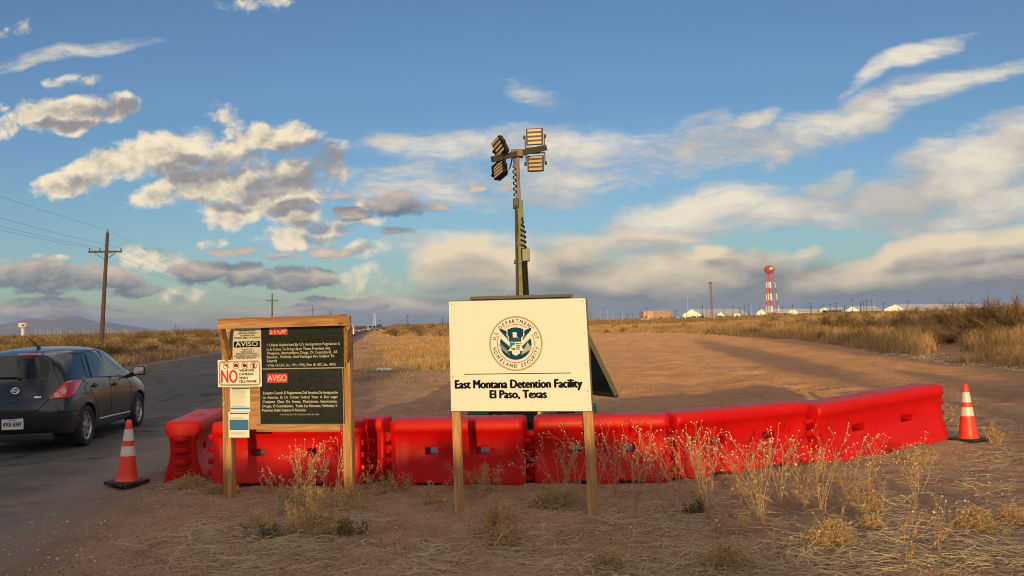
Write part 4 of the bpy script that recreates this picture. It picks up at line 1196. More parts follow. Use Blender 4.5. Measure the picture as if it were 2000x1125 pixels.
# ------------------------------------------------------------------ roadside utility poles and wires
M_POLE = pmat('pole_timber', (.075, .045, .030), .85, var=.3, vscale=3)
M_FPOLE = pmat('far_pole', (.060, .050, .048), .85)
M_PALE = pmat('pale_metal', (.55, .53, .50), .6)
M_WIRE = pmat('wire', (.05, .05, .055), .6)
M_CERAM = pmat('insulator', (.10, .06, .045), .3)
def groundz(px, Y):
    p = at(px, 640, Y); return p.x, hz(p.x, Y)
pole_tops = []
def util_pole(base_px, top_px, top_py, Y, label, arm=2.3, full=True):
    b = at(base_px, 640, Y); tp = at(top_px, top_py, Y)
    gz = hz(b.x, Y)
    o = empty('utility_pole', (b.x, Y, gz), 0, label, 'utility pole', 'timber poles along the road')
    t = Vector((tp.x - b.x, 0, tp.z - gz))
    MB().tube([(0, 0, -.5), t], [.17, .11], 10).obj('shaft', M_POLE, o)
    c = t * .835
    dx = Vector((1, .18, 0)).normalized()
    MB().bar(c - dx * arm / 2 + Vector((0, -.16, 0)), c + dx * arm / 2 + Vector((0, -.16, 0)), .10, .13).obj('crossarm', M_POLE, o)
    ins = []
    for k in (-.47, -.16, .47):
        q = c + dx * arm * k + Vector((0, -.16, .06)); ins.append(o.location + q + Vector((0, 0, .2)))
        if full: MB().lathe([(.03, 0), (.05, .08), (.035, .12), (.05, .17), (.02, .22)], 8, M=Matrix.Translation(q)).obj('insulator', M_CERAM, o)
    if full:
        MB().lathe([(.03, 0), (.05, .08), (.02, .22)], 8, M=Matrix.Translation(t)).obj('insulator', M_CERAM, o)
        for s_ in (-1, 1):
            MB().bar(c + dx * s_ * .75 + Vector((0, -.16, -.05)), c + Vector((0, -.16, -.62)), .03, .04).obj('arm_brace', M_FPOLE, o)
    pole_tops.append([o.location + t + Vector((0, 0, .2))] + ins)
    return o
util_pole(196, 210, 454, 62, 'nearest dark timber pole with one crossarm left of the road')
util_pole(531, 531.5, 574, 176, 'second timber pole along the road, seen just left above the notice stand')
util_pole(611, 611, 597, 290, 'third timber pole along the road, above the middle of the notice stand', full=False)
util_pole(645, 645, 606, 400, 'farthest small timber pole above the notice stand right half', full=False)
prev = [Vector((-7.5, -48, 10.4)), Vector((-8.9, -48, 8.9)), Vector((-7.9, -48, 8.9)), Vector((-6.3, -48, 8.9))]
chain = [prev] + pole_tops
n_ = 0
for a, b in zip(chain[:-1], chain[1:]):
    for k in range(4):
        p, q = a[k], b[k]; sag = (q - p).length * .0115
        pts = [p.lerp(q, t) - Vector((0, 0, sag * 4 * t * (1 - t))) for t in np.linspace(0, 1, 26)]
        tag(MB().tube(pts, .0062, 4).obj('power_line', M_WIRE), ['topmost power line strung between the roadside timber poles', 'power line at the outer left end of the pole crossarms', 'power line beside the pole shaft on the crossarms', 'power line at the right end of the pole crossarms'][k], 'wire', 'power lines along the road')

# ------------------------------------------------------------------ far camp on the right, 500 to 900 m away
def far(px, py, Y):
    p = at(px, py, Y); return p
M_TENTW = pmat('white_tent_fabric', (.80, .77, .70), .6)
M_TENTR = pmat('shaded_tent_fabric', (.50, .49, .50), .6, var=.08, vscale=.05)  # white fabric greyed: shade on roof and long sides put into the colour
M_TANW = pmat('tan_wall', (.38, .23, .13), .8, var=.08, vscale=.3)
M_TANR = pmat('flat_roof', (.20, .14, .11), .8)
M_DGLASS = pmat('dark_opening', (.02, .02, .022), .4)
def tent(px0, px1, pyp, pye, Y, L, ang, label, open_=False):
    """gable end between px0 and px1, ridge at pyp, eaves at pye; body runs L metres at ang"""
    A, B = far(px0, 620, Y), far(px1, 620, Y); pk = far((px0 + px1) / 2, pyp, Y); ev = far((px0 + px1) / 2, pye, Y)
    gz = hz(A.x, Y) - .5
    o = empty('frame_tent', ((A.x + B.x) / 2, Y, gz), 0, label, 'tent', 'white frame tents of the far camp')
    w = (B.x - A.x) / 2; ze, zp = ev.z - gz, pk.z - gz
    d = Vector((math.cos(ang), math.sin(ang), 0)) * L
    g = [Vector((-w, 0, 0)), Vector((w, 0, 0)), Vector((w, 0, ze)), Vector((0, 0, zp)), Vector((-w, 0, ze))]
    h = [p + d for p in g]
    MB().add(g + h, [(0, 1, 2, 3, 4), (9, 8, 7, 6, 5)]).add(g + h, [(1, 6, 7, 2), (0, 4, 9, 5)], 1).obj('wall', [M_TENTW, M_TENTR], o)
    up = Vector((0, 0, .06))
    MB().add([p + up for p in (g[2], g[3], g[4], h[2], h[3], h[4])], [(0, 3, 4, 1), (1, 4, 5, 2)]).obj('roof', M_TENTR, o)
    MB().box(-w * .18, w * .18, -.15, -.02, 0, ze * .72).obj('door', M_PALE, o)
    return o
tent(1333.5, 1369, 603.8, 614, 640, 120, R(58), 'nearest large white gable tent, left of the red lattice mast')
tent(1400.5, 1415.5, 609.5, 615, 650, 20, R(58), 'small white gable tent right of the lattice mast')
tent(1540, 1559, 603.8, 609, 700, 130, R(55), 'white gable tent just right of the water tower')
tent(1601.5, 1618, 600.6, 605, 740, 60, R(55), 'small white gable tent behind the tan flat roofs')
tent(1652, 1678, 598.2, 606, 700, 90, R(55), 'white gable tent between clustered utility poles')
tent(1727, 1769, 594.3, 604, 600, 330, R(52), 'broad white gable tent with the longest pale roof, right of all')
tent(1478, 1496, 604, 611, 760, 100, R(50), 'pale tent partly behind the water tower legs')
def block(name, px0, px1, pyt, Y, dep, ang, label, mw, mr, cat='building', wins=0):
    A, B = far(px0, 620, Y), far(px1, 620, Y); gz = hz(A.x, Y) - .5; zt = far((px0 + px1) / 2, pyt, Y).z - gz
    o = empty(name, (A.x, Y, gz), ang, label, cat)
    w = (B - A).length
    MB().box(0, w, 0, dep, 0, zt - .3).obj('wall', mw, o)
    MB().box(-.15, w + .15, -.15, dep + .15, zt - .297, zt).obj('roof', mr, o)
    for k in range(wins):
        x = w * (k + .5) / wins
        MB().box(x - .6, x + .6, -.05, -.004, 1.0, 2.3).obj('window', M_DGLASS, o)
    return o
bb = block('warehouse', 1274, 1313, 608.5, 620, 16, R(3), 'plain brown flat roofed building left of the white tents', M_TANW, M_TANR)
A, B = far(1255.5, 620, 612), far(1274, 620, 612)
MB().box(-(B.x - A.x) - .2, -.03, -3, 12, 0, far(1262, 608, 612).z - bb.location.z).obj('lit_face_wall', pmat('lit_face_tan', (.50, .32, .19), .8), bb)  # sunlit left face of the building, painted as a block in lighter tan
MB().box(-4.2, -2.4, -3.1, -3.004, 0, 3.2).obj('door', M_PALE, bb); MB().box(-5.8, -4.8, -3.1, -3.004, 1.5, 3.5).obj('window', M_DGLASS, bb)
for k in range(6):
    MB().box(3 + k * 2.1, 3.9 + k * 2.1, 4, 5, 5, far(1290, 606.8, 620).z - bb.location.z).obj('roof_vent', M_PALE, bb)
block('portable_cabin', 1433.5, 1446.5, 612.3, 560, 3, R(6), 'small pale cabin box standing left of the water tower', M_TENTW, M_PALE, wins=1)
block('low_building', 1517, 1536, 610, 690, 8, R(2), 'low tan building with flat roof at the foot of the water tower', M_TANW, M_PALE, wins=3)
block('low_building', 1536.5, 1546, 611, 560, 5, R(-4), 'tan container like building right of the water tower foot', pmat('tan_box', (.33, .26, .17), .8), M_TANR, wins=1)
block('low_building', 1556, 1606, 609.3, 700, 10, R(1), 'long low pale roofed building among the poles', M_TANW, M_PALE, wins=6)
block('low_building', 1590, 1616, 604.8, 760, 9, R(1), 'tan parapet building behind the long shade roof', M_TANW, M_TANR, wins=2)
def canopy(px0, px1, pyt, Y, n, label):
    A, B = far(px0, 620, Y), far(px1, 620, Y); gz = hz(A.x, Y) - .5; zt = far((px0 + px1) / 2, pyt, Y).z - gz; w = B.x - A.x
    o = empty('shade_canopy', (A.x, Y, gz), 0, label, 'canopy')
    MB().box(0, w, 0, 9, zt - .5, zt).obj('roof', M_TANR, o)
    MB().box(.3, w - .3, 8.6, 8.9, 0, zt - .51).obj('back_wall', M_DGLASS, o)
    for k in range(n):
        x = w * (k + .3) / n; MB().box(x - .12, x + .12, .2, .44, 0, zt - .503).obj('post', M_PALE, o)
canopy(1614, 1652, 605.2, 720, 5, 'short dark shade canopy right of the tan parapet building')
canopy(1618, 1764, 607.6, 640, 16, 'very long dark shade canopy on pale posts in front of the tents')

# water tower
M_WRED = pmat('tower_red', (.46, .050, .022), .5, var=.15, vscale=.4)
M_WWHITE = pmat('tower_white', (.72, .68, .60), .5)
WY = 757
wb = far(1506.5, 617, WY); wz = hz(wb.x, WY) - .5
wt_ = empty('water_tower', (wb.x, WY, wz), 0, 'red and white banded water tower with round tank on legs', 'water tower')
wp = lambda px, py: Vector(far(px, py, WY)) - wt_.location
s_ = WY / F
tc = wp(1502.5, 527)
MB().lathe([(.01, -9.2 * s_), (3.2 * s_, -8.2 * s_), (7 * s_, -4.5 * s_), (9.2 * s_, -.8 * s_), (9.4 * s_, 1.0 * s_), (8.3 * s_, 4.5 * s_), (5.5 * s_, 7.3 * s_), (2 * s_, 8.6 * s_), (.01, 8.8 * s_)], 24, M=Matrix.Translation(tc), cap=False).obj('tank', M_WRED, wt_, smooth_=True)
MB().lathe([(9.3 * s_, -1.6 * s_), (10.7 * s_, -1.6 * s_), (10.7 * s_, .2 * s_), (10.5 * s_, .2 * s_), (10.5 * s_, -1.3 * s_), (9.3 * s_, -1.3 * s_)], 24, M=Matrix.Translation(tc), cap=False).obj('walkway', M_WRED, wt_)
MB().lathe([(.5 * s_, 8.5 * s_), (.5 * s_, 10 * s_), (.05, 10.2 * s_)], 8, M=Matrix.Translation(tc)).obj('vent', M_WRED, wt_)
a = tc + Vector((0, -9.35 * s_, 2.0 * s_))
mbp = MB()
for ix in range(6):
    for iz in range(4):
        u0, u1 = -1.3 + ix * .95, -1.3 + (ix + 1) * .95; v0, v1 = .2 + iz * 1.05, .2 + (iz + 1) * 1.05
        def sph(u, v):
            r = 9.5 * s_; lo, la = u * s_ / r, v * s_ / (r * .9); return tc + Vector((r * math.sin(lo) * math.cos(la), -r * math.cos(lo) * math.cos(la), r * .94 * math.sin(la)))
        mbp.add([sph(u0, v0), sph(u1, v0), sph(u1, v1), sph(u0, v1)], [(0, 1, 2, 3)])
mbp.obj('white_patch', M_WWHITE, wt_)
bands = [548, 550.5, 562.2, 573.5, 586.5, 597.5, 610, 622]
def banded(name, pa, pb, r0, r1, n=10):
    mb = MB()
    pa, pb = Vector(pa), Vector(pb)
    zs = [1.0] + [(wp(1503, y).z - pb.z) / (pa.z - pb.z) for y in (550.5, 562.2, 573.5, 586.5, 597.5, 610)] + [0.0]
    zs = [min(1, max(0, z)) for z in zs]
    for k in range(7):
        p, q = pb.lerp(pa, zs[k]), pb.lerp(pa, zs[k + 1])
        ra, rb = r1 + (r0 - r1) * zs[k], r1 + (r0 - r1) * zs[k + 1]
        mb.tube([p, q], [ra, rb], n, 0 if k % 2 == 0 else 1, cap=False)
    return mb.obj(name, [M_WRED, M_WWHITE], wt_)
banded('riser', tc + Vector((0, 0, -8 * s_)), wp(1508.5, 622) + Vector((0, 0, 0)), 2.0 * s_, 2.0 * s_, 14)
for k, (xa, xb, dy) in enumerate(((1496.5, 1498.3, -6), (1499.5, 1501.5, 7), (1511.3, 1525.2, 3))):
    pa, pb = wp(xa, 531), wp(xb, 622); pa.y += dy * .7; pb.y += dy
    banded('leg', pa, pb, .8 * s_, .9 * s_)
MB().tube([wp(1497.5, 590), wp(1521.2, 590)], .55 * s_, 6).obj('tie_beam', M_WRED, wt_)
for (xa, ya, xb, yb) in ((1509, 575, 1516, 560), (1498, 562, 1519, 588), (1513, 548, 1508, 572)):
    MB().tube([wp(xa, ya), wp(xb, yb)], .14 * s_, 4).obj('tie_rod', M_FPOLE, wt_)
# lattice radio mast
LY = 600
lb, lt = far(1391, 621, LY), far(1387.6, 551, LY)
lm = empty('radio_mast', (lb.x, LY, hz(lb.x, LY)), 0, 'slender red lattice radio mast beside the white gable tent', 'mast')
t_ = Vector(lt) - lm.location; w0, w1 = .85, .62
M_LRED = pmat('mast_red', (.20, .062, .045), .6)
for k in range(3):
    a_ = k * 2.094 + .4; o_ = Vector((math.cos(a_), math.sin(a_), 0))
    MB().tube([o_ * w0 + Vector((0, 0, -.5)), t_ + o_ * w1], .17, 5).obj('leg', M_LRED, lm)
mb = MB()
for k in range(22):
    f0, f1 = k / 22, (k + 1) / 22
    for q in range(3):
        a_, b_ = q * 2.094 + .4, (q + 1) * 2.094 + .4
        mb.tube([t_ * f0 + Vector((math.cos(a_), math.sin(a_), 0)) * w0, t_ * f1 + Vector((math.cos(b_), math.sin(b_), 0)) * w0], .07, 3)
mb.obj('lattice', M_LRED, lm)
MB().box(-1.3, 1.3, -.4, .4, 0, .7, 0, Matrix.Translation(t_ - Vector((0, 0, 1)))).obj('antenna', M_FPOLE, lm)
# thin poles of the camp
fp = empty('utility_pole')
MB().tube([(0, 0, -.5), (0, 0, 10)], [.20, .14], 6).obj('shaft', M_FPOLE, fp)
MB().box(-1.25, 1.25, -.08, .08, 9.1, 9.35).obj('crossarm', M_FPOLE, fp)
thin = empty('light_pole'); MB().tube([(0, 0, -.5), (0, 0, 10)], [.13, .09], 6).obj('shaft', M_PALE, thin); MB().box(-.45, .45, -.2, .2, 9.75, 9.95).obj('lamp', M_FPOLE, thin)
plist = [(1148, 604), (1153, 611), (1174, 605), (1176, 612), (1187, 602), (1211, 612), (1215.5, 601), (1226, 612), (1236, 613), (1264, 600), (1317, 607), (1322, 605), (1341, 608), (1372.5, 596), (1380.5, 603), (1387, 609),
         (1414, 604), (1432, 596), (1444.5, 601), (1447, 606), (1455, 596), (1462, 593), (1485, 598), (1518, 597), (1529.5, 599), (1549, 594.5), (1583.5, 591), (1586, 596), (1608.5, 594), (1623, 593.5), (1631.5, 590), (1634.5, 590),
         (1650, 594.5), (1665.5, 585), (1681.5, 590), (1683, 586), (1688, 588), (1693.5, 585), (1704, 585.5), (1727, 590), (1774, 587.5), (1863, 588.5), (1873, 589.5), (1880.5, 587.5), (1888, 595), (1895, 597)]
def clone(src, px, pyt, Y, label, group, cat):
    o = copy_tree(src)
    b = far(px, 620, Y); gz = hz(b.x, Y)
    h = far(px, pyt, Y).z - gz
    o.location = (b.x, Y, gz); o.scale = (max(.7, Y / 640), 1, h / 10)
    o['label'], o['category'], o['group'] = label, cat, group
    return o
rr = random.Random(5)
for k, (x, y) in enumerate(plist):
    src = thin if k in (0, 2, 4, 6) else fp
    if src is thin: clone(thin, x, y, 560, 'thin lamp pole on the right horizon between the cream sign and the brown building', 'thin lamp poles of the far camp', 'lamp pole')
    else: clone(fp, x, y, 560 + 60 * rr.random(), 'thin dark utility pole among the tents and buildings of the far camp', 'utility poles of the far camp', 'utility pole')
for x, y in ((1343.8, 577), (1468, 592), (1708.5, 577), (1197, 607)):
    clone(thin, x, y, 600, 'tall thin pale pole rising above the far camp', 'tall pale poles of the far camp', 'pole')
for (x, y) in ((70, 641), (78, 640), (84, 643), (92, 640), (96, 644), (107, 641), (113, 640), (118, 642), (137, 643), (156, 641), (162, 639), (172, 644), (210, 641), (215, 640), (222, 643), (242, 640), (247, 643)):
    clone(thin, x, y, 1100, 'thin pale mast in the row along the left horizon under the mountains', 'thin pale masts on the left horizon', 'mast')
m2 = clone(fp, 343, 633, 900, 'dark mast with short arm on the left horizon near the notice stand', 'dark masts on the left horizon', 'mast')
clone(fp, 349, 635, 900, 'dark mast with short arm on the left horizon near the notice stand', 'dark masts on the left horizon', 'mast')
m3 = clone(thin, 377, 629, 1000, 'tallest thin red and white mast on the left horizon', None, 'mast')
for k, (x, y, Y) in enumerate(((742, 625, 420), (796.5, 614.5, 300), (864, 621, 350))):
    clone(fp, x, y, Y, ['small dark pole right of the pale pylon above the road', 'dark pole on the low rise between the two signs', 'small pole close to the left edge of the cream sign'][k], None, 'utility pole')
for src in (fp, thin):
    for ch in list(src.children): bpy.data.objects.remove(ch)
    bpy.data.objects.remove(src)
# tapering pale pylon at the end of the road
b, t = far(732, 641, 330), far(731.5, 612, 330)
py = empty('pylon', (b.x, 330, hz(b.x, 330)), 0, 'narrow pale tapering pylon at the far end of the verge', 'pylon')
tt = Vector(t) - py.location
for s_ in (-1, 1):
    MB().tube([(s_ * .55, 0, -.4), (tt.x + s_ * .10, 0, tt.z)], [.20, .12], 6).obj('leg', M_PALE, py)
    mb = MB()
for k in range(6): mb.box(-.5 + .07 * k, .5 - .07 * k, -.06, .06, tt.z * (k + .4) / 6, tt.z * (k + .4) / 6 + .15)
mb.obj('rung', M_FPOLE, py)
MB().box(-.7, .7, -.5, .5, -.4, .9).obj('footing', pmat('pylon_base', (.40, .25, .17), .8), py)
# distant white water tank on the left
b, t = far(45, 656, 1500), far(45, 631, 1500)
o = empty('water_tank', (b.x, 1500, 0), 0, 'white bulb topped water tank on the left horizon', 'water tank')
hh = t.z; s_ = 1500 / F
M_WTANK = pmat('tank_white', (.62, .60, .54), .6)
MB().lathe([(3.6 * s_, -1), (3.4 * s_, hh * .45), (3.8 * s_, hh * .58), (7.0 * s_, hh * .68)], 20).obj('column', M_WTANK, o, smooth_=True)
MB().lathe([(7.0 * s_, hh * .68), (8.2 * s_, hh * .72), (8.2 * s_, hh * .93), (7.4 * s_, hh), (.1, hh * 1.01)], 20).obj('tank', M_WTANK, o, smooth_=True)
MB().box(-1.6 * s_ + 3.5 * s_, 2.2 * s_ + 3.5 * s_, -8.6 * s_, -8.1 * s_, hh * .78, hh * .90).obj('emblem_patch', M_FPOLE, o)
# dark culvert pipe lying on the bank
b = G(1928, 622); Yc = 62
c = far(1928, 607.5, Yc); zc = far(1928, 599, Yc)
cu = empty('culvert_pipe', (c.x, Yc, c.z - .1), R(-12), 'dark corrugated culvert pipe lying on the bank, open end showing', 'pipe')
ro = (zc.z - c.z)
MB().lathe([(ro, 0), (ro, 3.5)], 24, M=Matrix.Rotation(R(-90), 4, 'X') , cap=False).obj('shell', pmat('rusty_pipe', (.06, .035, .025), .8, .3), cu)
prof = []
for k in range(30): prof.append((ro * (1.03 + .03 * (k % 2)), k * .12))
MB().lathe(prof, 24, M=Matrix.Rotation(R(-90), 4, 'X'), cap=False).obj('corrugation', pmat('pipe_dark', (.05, .032, .026), .7, .4), cu)
MB().lathe([(ro * .98, .9), (.01, .9)], 24, M=Matrix.Rotation(R(-90), 4, 'X'), cap=False).obj('end_wall', M_DGLASS, cu)

# ------------------------------------------------------------------ far vehicles
def small_car(name, px, pyb, Y, ang, col, label, kind='suv', group=None, cat='car', wpx=None):
    b = at(px, pyb, Y); gz = hz(b.x, Y)
    o = empty(name, (b.x, Y, gz + .0), ang, label, cat, group)
    m = pmat('car_paint', col, .3, .2, Coat_Weight=.6)
    hs = {'suv': (1.75, .95), 'sedan': (1.45, .85), 'truck': (1.85, 1.05), 'van': (2.0, 1.0)}[kind]
    H, bh = hs; L, w = (5.4, .95) if kind == 'truck' else (4.5, .88)
    def sec(prof, wl, wt, name, m):
        V = []
        for (y, z) in prof: V.append((-(wl if z <= bh + .01 else wt), y, z))
        for (y, z) in prof: V.append(((wl if z <= bh + .01 else wt), y, z))
        n = len(prof)
        MB().add(V, [tuple(range(n)), tuple(range(n, 2 * n))[::-1]] + [(k, n + k, n + (k + 1) % n, (k + 1) % n) for k in range(n)]).obj(name, m, o, bevel=.05)
    sec([(0, .32), (-.03, .6), (.02, bh), (L - 1.3, bh), (L - .1, bh - .15), (L, .55), (L - .05, .32)], w, w, 'body', m)
    if kind == 'truck': cab = [(1.75, bh), (1.85, H), (3.2, H), (3.9, bh)]
    elif kind == 'sedan': cab = [(.55, bh), (1.25, H), (2.5, H), (3.35, bh)]
    else: cab = [(.06, bh), (.28, H - .05), (.5, H), (2.6, H), (3.4, bh)]
    sec(cab, w - .06, w - .2, 'cabin', m)
    y0, y1 = (cab[0][0] + .02, cab[1][0] + .02)
    z0, z1 = bh + .08, H - .14
    f = lambda z: cab[0][0] + (cab[1][0] - cab[0][0]) * (z - bh) / (cab[1][1] - bh) - .035
    MB().add([(-w + .26, f(z0), z0), (w - .26, f(z0), z0), (w - .32, f(z1), z1), (-w + .32, f(z1), z1)], [(0, 1, 2, 3)]).obj('rear_window', M_DGLASS, o)
    for s_ in (-1, 1):
        xo = lambda z: s_ * (w - .06 - .14 * (z - bh) / (H - bh) + .012)
        MB().add([(xo(z0), cab[0][0] + .35, z0), (xo(z0), cab[-1][0] - .5, z0), (xo(z1), cab[-2][0] - .1, z1), (xo(z1), cab[1][0] + .15, z1)], [(0, 1, 2, 3)]).obj('side_window', M_DGLASS, o)
        MB().box(s_ * (w - .12) - .1, s_ * (w - .12) + .1, -.06, -.031, bh - .35, bh - .08).obj('tail_lamp', M_TLRED, o)
        for y in (.85, L - .95):
            MB().lathe([(.05, -.1), (.33, -.11), (.35, -.08), (.35, .08), (.33, .11), (.05, .1)], 14, M=Matrix.Translation((s_ * (w - .1), y, .35)) @ Matrix.Rotation(R(90), 4, 'Y')).obj('wheel', M_RUBBER, o)
    MB().box(-.26, .26, -.06, -.034, .62, .76).obj('number_plate', M_PALE, o)
    return o
RA = math.atan(-VPX)
small_car('suv', 682.5, 656, 150, RA, (.75, .73, .70), 'white vehicle on the road half hidden by the notice stand', 'van')
small_car('parked_car', 701, 651.5, 190, RA, (.03, .03, .035), 'dark car in the road queue with lit tail lamps', 'suv', 'cars queued on the road')
small_car('parked_car', 710.5, 648, 250, RA, (.02, .022, .03), 'smaller black car in the road queue, second from the verge', 'suv', 'cars queued on the road')
small_car('parked_car', 718.5, 646.5, 268, RA - .5, (.30, .29, .27), 'grey pickup at the road edge, turned aside from the queue', 'truck', 'cars queued on the road')
small_car('parked_pickup', 755, 640.5, 290, R(80), (.05, .065, .075), 'dark pickup parked on the verge rise beyond the dry grass', 'truck', None, 'pickup')
cols = [(.7, .7, .68), (.03, .03, .03), (.25, .25, .26), (.3, .04, .03), (.05, .06, .09), (.5, .48, .44)]
labs = ['parked car in the far lot beside the brown building'] * 16
for k in range(15):
    px = 1262 + k * 10.6 + rr.uniform(-2, 2)
    if 1334 < px < 1366 and k % 2: px += 4
    small_car('parked_car', px, 622, 545 + rr.uniform(0, 20), R(rr.choice([85, 95, 40, 150])), cols[(k * 5) % 6], 'parked car in the far lot between the brown building and the small tent', ['sedan', 'suv', 'suv', 'truck'][k % 4], 'cars in the far lot')

# ------------------------------------------------------------------ wire fence on the left
fy = [(236, 691, 668), (281, 691, 666), (291.5, 688, 668), (317, 687, 667), (348.5, 684, 665), (376, 680, 664), (419, 675, 661)]
fe = empty('wire_fence', G(236, 691), 0, 'low wire fence on weathered posts in the dry grass left of the road', 'fence')
M_FENCE = pmat('weathered_post', (.14, .105, .08), .9)
P_ = []
for (x, yb, yt) in fy:
    b = G(x, yb); t = at(x, yt, b.y); P_.append((Vector((b.x, b.y, 0)), t.z))
    b0 = Vector((b.x, b.y, hz(b.x, b.y) - .3)) - fe.location
    MB().tube([b0, Vector((b.x, b.y, t.z)) - fe.location], .05, 6).obj('post', M_FENCE, fe)
for f_ in (.3, .6, .9):
    MB().tube([p + Vector((0, 0, z * f_)) - fe.location for p, z in P_], .008, 3).obj('wire', M_WIRE, fe)
# litter on the lot edge
M_PLAST = pmat('pale_plastic', (.42, .52, .50), .4, var=.2, vscale=10)
def sheet(name, px0, px1, py, hpx, label, sd):
    a, b = G(px0, py), G(px1, py); g = np.random.default_rng(sd); n, m = 18, 6
    V, Fc = [], []
    dp = (b - a); dy = Vector((0, 1, 0)) * (hpx * .03)
    for i in range(n):
        for j in range(m):
            p = a + dp * (i / (n - 1)) + dy * (j / (m - 1)); V.append((p.x - a.x, p.y - a.y, .04 + .11 * g.random() * (1 if 0 < j < m - 1 else .3)))
    for i in range(n - 1):
        for j in range(m - 1): Fc.append((i * m + j, (i + 1) * m + j, (i + 1) * m + j + 1, i * m + j + 1))
    o = MB().add(V, Fc).obj(name, M_PLAST, None, loc=(a.x, a.y, hz(a.x, a.y)))
    tag(o, label, 'litter')
sheet('plastic_sheet', 735, 766, 725.5, 10, 'long crumpled pale blue plastic sheet on the dirt', 3)
sheet('plastic_sheet', 780, 795, 722, 22, 'short pale plastic scrap at the edge of the dry grass', 4)
bm = bmesh.new(); bmesh.ops.create_icosphere(bm, subdivisions=2, radius=.16)
for v in bm.verts: v.co *= 1 + .25 * math.sin(v.co.x * 31 + v.co.z * 23)
me = bpy.data.meshes.new('white_bag'); bm.to_mesh(me); bm.free()
p = G(1190, 646); tag(link('plastic_bag', me, M_TENTW, None, (p.x, p.y, hz(p.x, p.y) + .25)), 'small white bag lying in the grass right of the cream sign', 'litter')

# ------------------------------------------------------------------ the dark hatchback on the road
def paint(name, col):
    m = bpy.data.materials.new(name); m.use_nodes = True
    t = m.node_tree; b = t.nodes['Principled BSDF']
    co = nd(t, 'ShaderNodeTexCoord').outputs['Object']
    z = nd(t, 'ShaderNodeSeparateXYZ', {0: co}).outputs[2]
    n = noise(t, co, 5.0, 6.0, .65)
    low = smooth(t, mt(t, 'MULTIPLY_ADD', n, .35, z), .95, .40)
    c = mixc(t, mt(t, 'MULTIPLY_ADD', low, .17, mt(t, 'MULTIPLY', smooth(t, n, .5, .8), .06)), col, (.16, .115, .09))
    t.links.new(c, b.inputs['Base Color'])
    b.inputs['Metallic'].default_value = .0
    t.links.new(mt(t, 'MULTIPLY_ADD', low, .25, .30), b.inputs['Roughness'])
    b.inputs['Coat Weight'].default_value = .55
    b.inputs['Specular IOR Level'].default_value = .35; b.inputs['Coat Roughness'].default_value = .06
    return m
M_PAINT = paint('navy_paint', (.005, .008, .017))
M_TRIM = pmat('black_trim', (.012, .012, .013), .55)
M_GLASS = bpy.data.materials.new('tinted_glass'); M_GLASS.use_nodes = True
gt = M_GLASS.node_tree; gt.nodes.clear()
fr = nd(gt, 'ShaderNodeFresnel', {'IOR': 1.5}).outputs[0]
tr = nd(gt, 'ShaderNodeBsdfTransparent', {0: (.72, .74, .72, 1)}).outputs[0]
gl = nd(gt, 'ShaderNodeBsdfGlossy', {0: (1, 1, 1, 1), 'Roughness': .02}).outputs[0]
df = nd(gt, 'ShaderNodeBsdfDiffuse', {0: (.12, .10, .08, 1)}).outputs[0]
g1 = nd(gt, 'ShaderNodeMixShader', {0: .05, 1: tr, 2: df}).outputs[0]
nd(gt, 'ShaderNodeOutputMaterial', {0: nd(gt, 'ShaderNodeMixShader', {0: fr, 1: g1, 2: gl}).outputs[0]})
M_CHROME = pmat('chrome', (.70, .70, .70), .12, 1.0)
M_MIRROR = pmat('mirror_glass', (.85, .85, .85), .02, 1.0)
M_LAMP = pmat('lamp_red', (.50, .006, .012), .08, Coat_Weight=.8)
M_LAMPC = pmat('lamp_clear', (.60, .22, .22), .08, .0, Coat_Weight=.8)
M_ALLOY = pmat('alloy_wheel', (.38, .37, .36), .35, .7, var=.3, vscale=10)
M_TYRE = pmat('tyre', (.016, .015, .015), .8, var=.4, vscale=18)
M_SEAT = pmat('seat_fabric', (.03, .03, .032), .9)
M_PLATE = pmat('plate_white', (.58, .57, .55), .4)

rw, fw = G(165.5, 872.5), G(267.5, 834)
hd = Vector((fw.x - rw.x, fw.y - rw.y, 0)); CS = hd.length / 2.60; hd.normalize()
lat = Vector((-hd.y, hd.x, 0))                      # to the car's left
org = Vector((rw.x, rw.y, 0)) - hd * .78 * CS + lat * .80 * CS
org.z = .012
car = empty('hatchback', org, math.atan2(hd.y, hd.x), 'dark navy hatchback seen from behind on the asphalt road', 'car')
car.scale = (CS, CS, CS * 1.035)
CM = Matrix.Translation(org) @ Matrix.Rotation(math.atan2(hd.y, hd.x), 4, 'Z') @ Matrix.Diagonal((CS, CS, CS * 1.035, 1))
CI = CM.inverted()

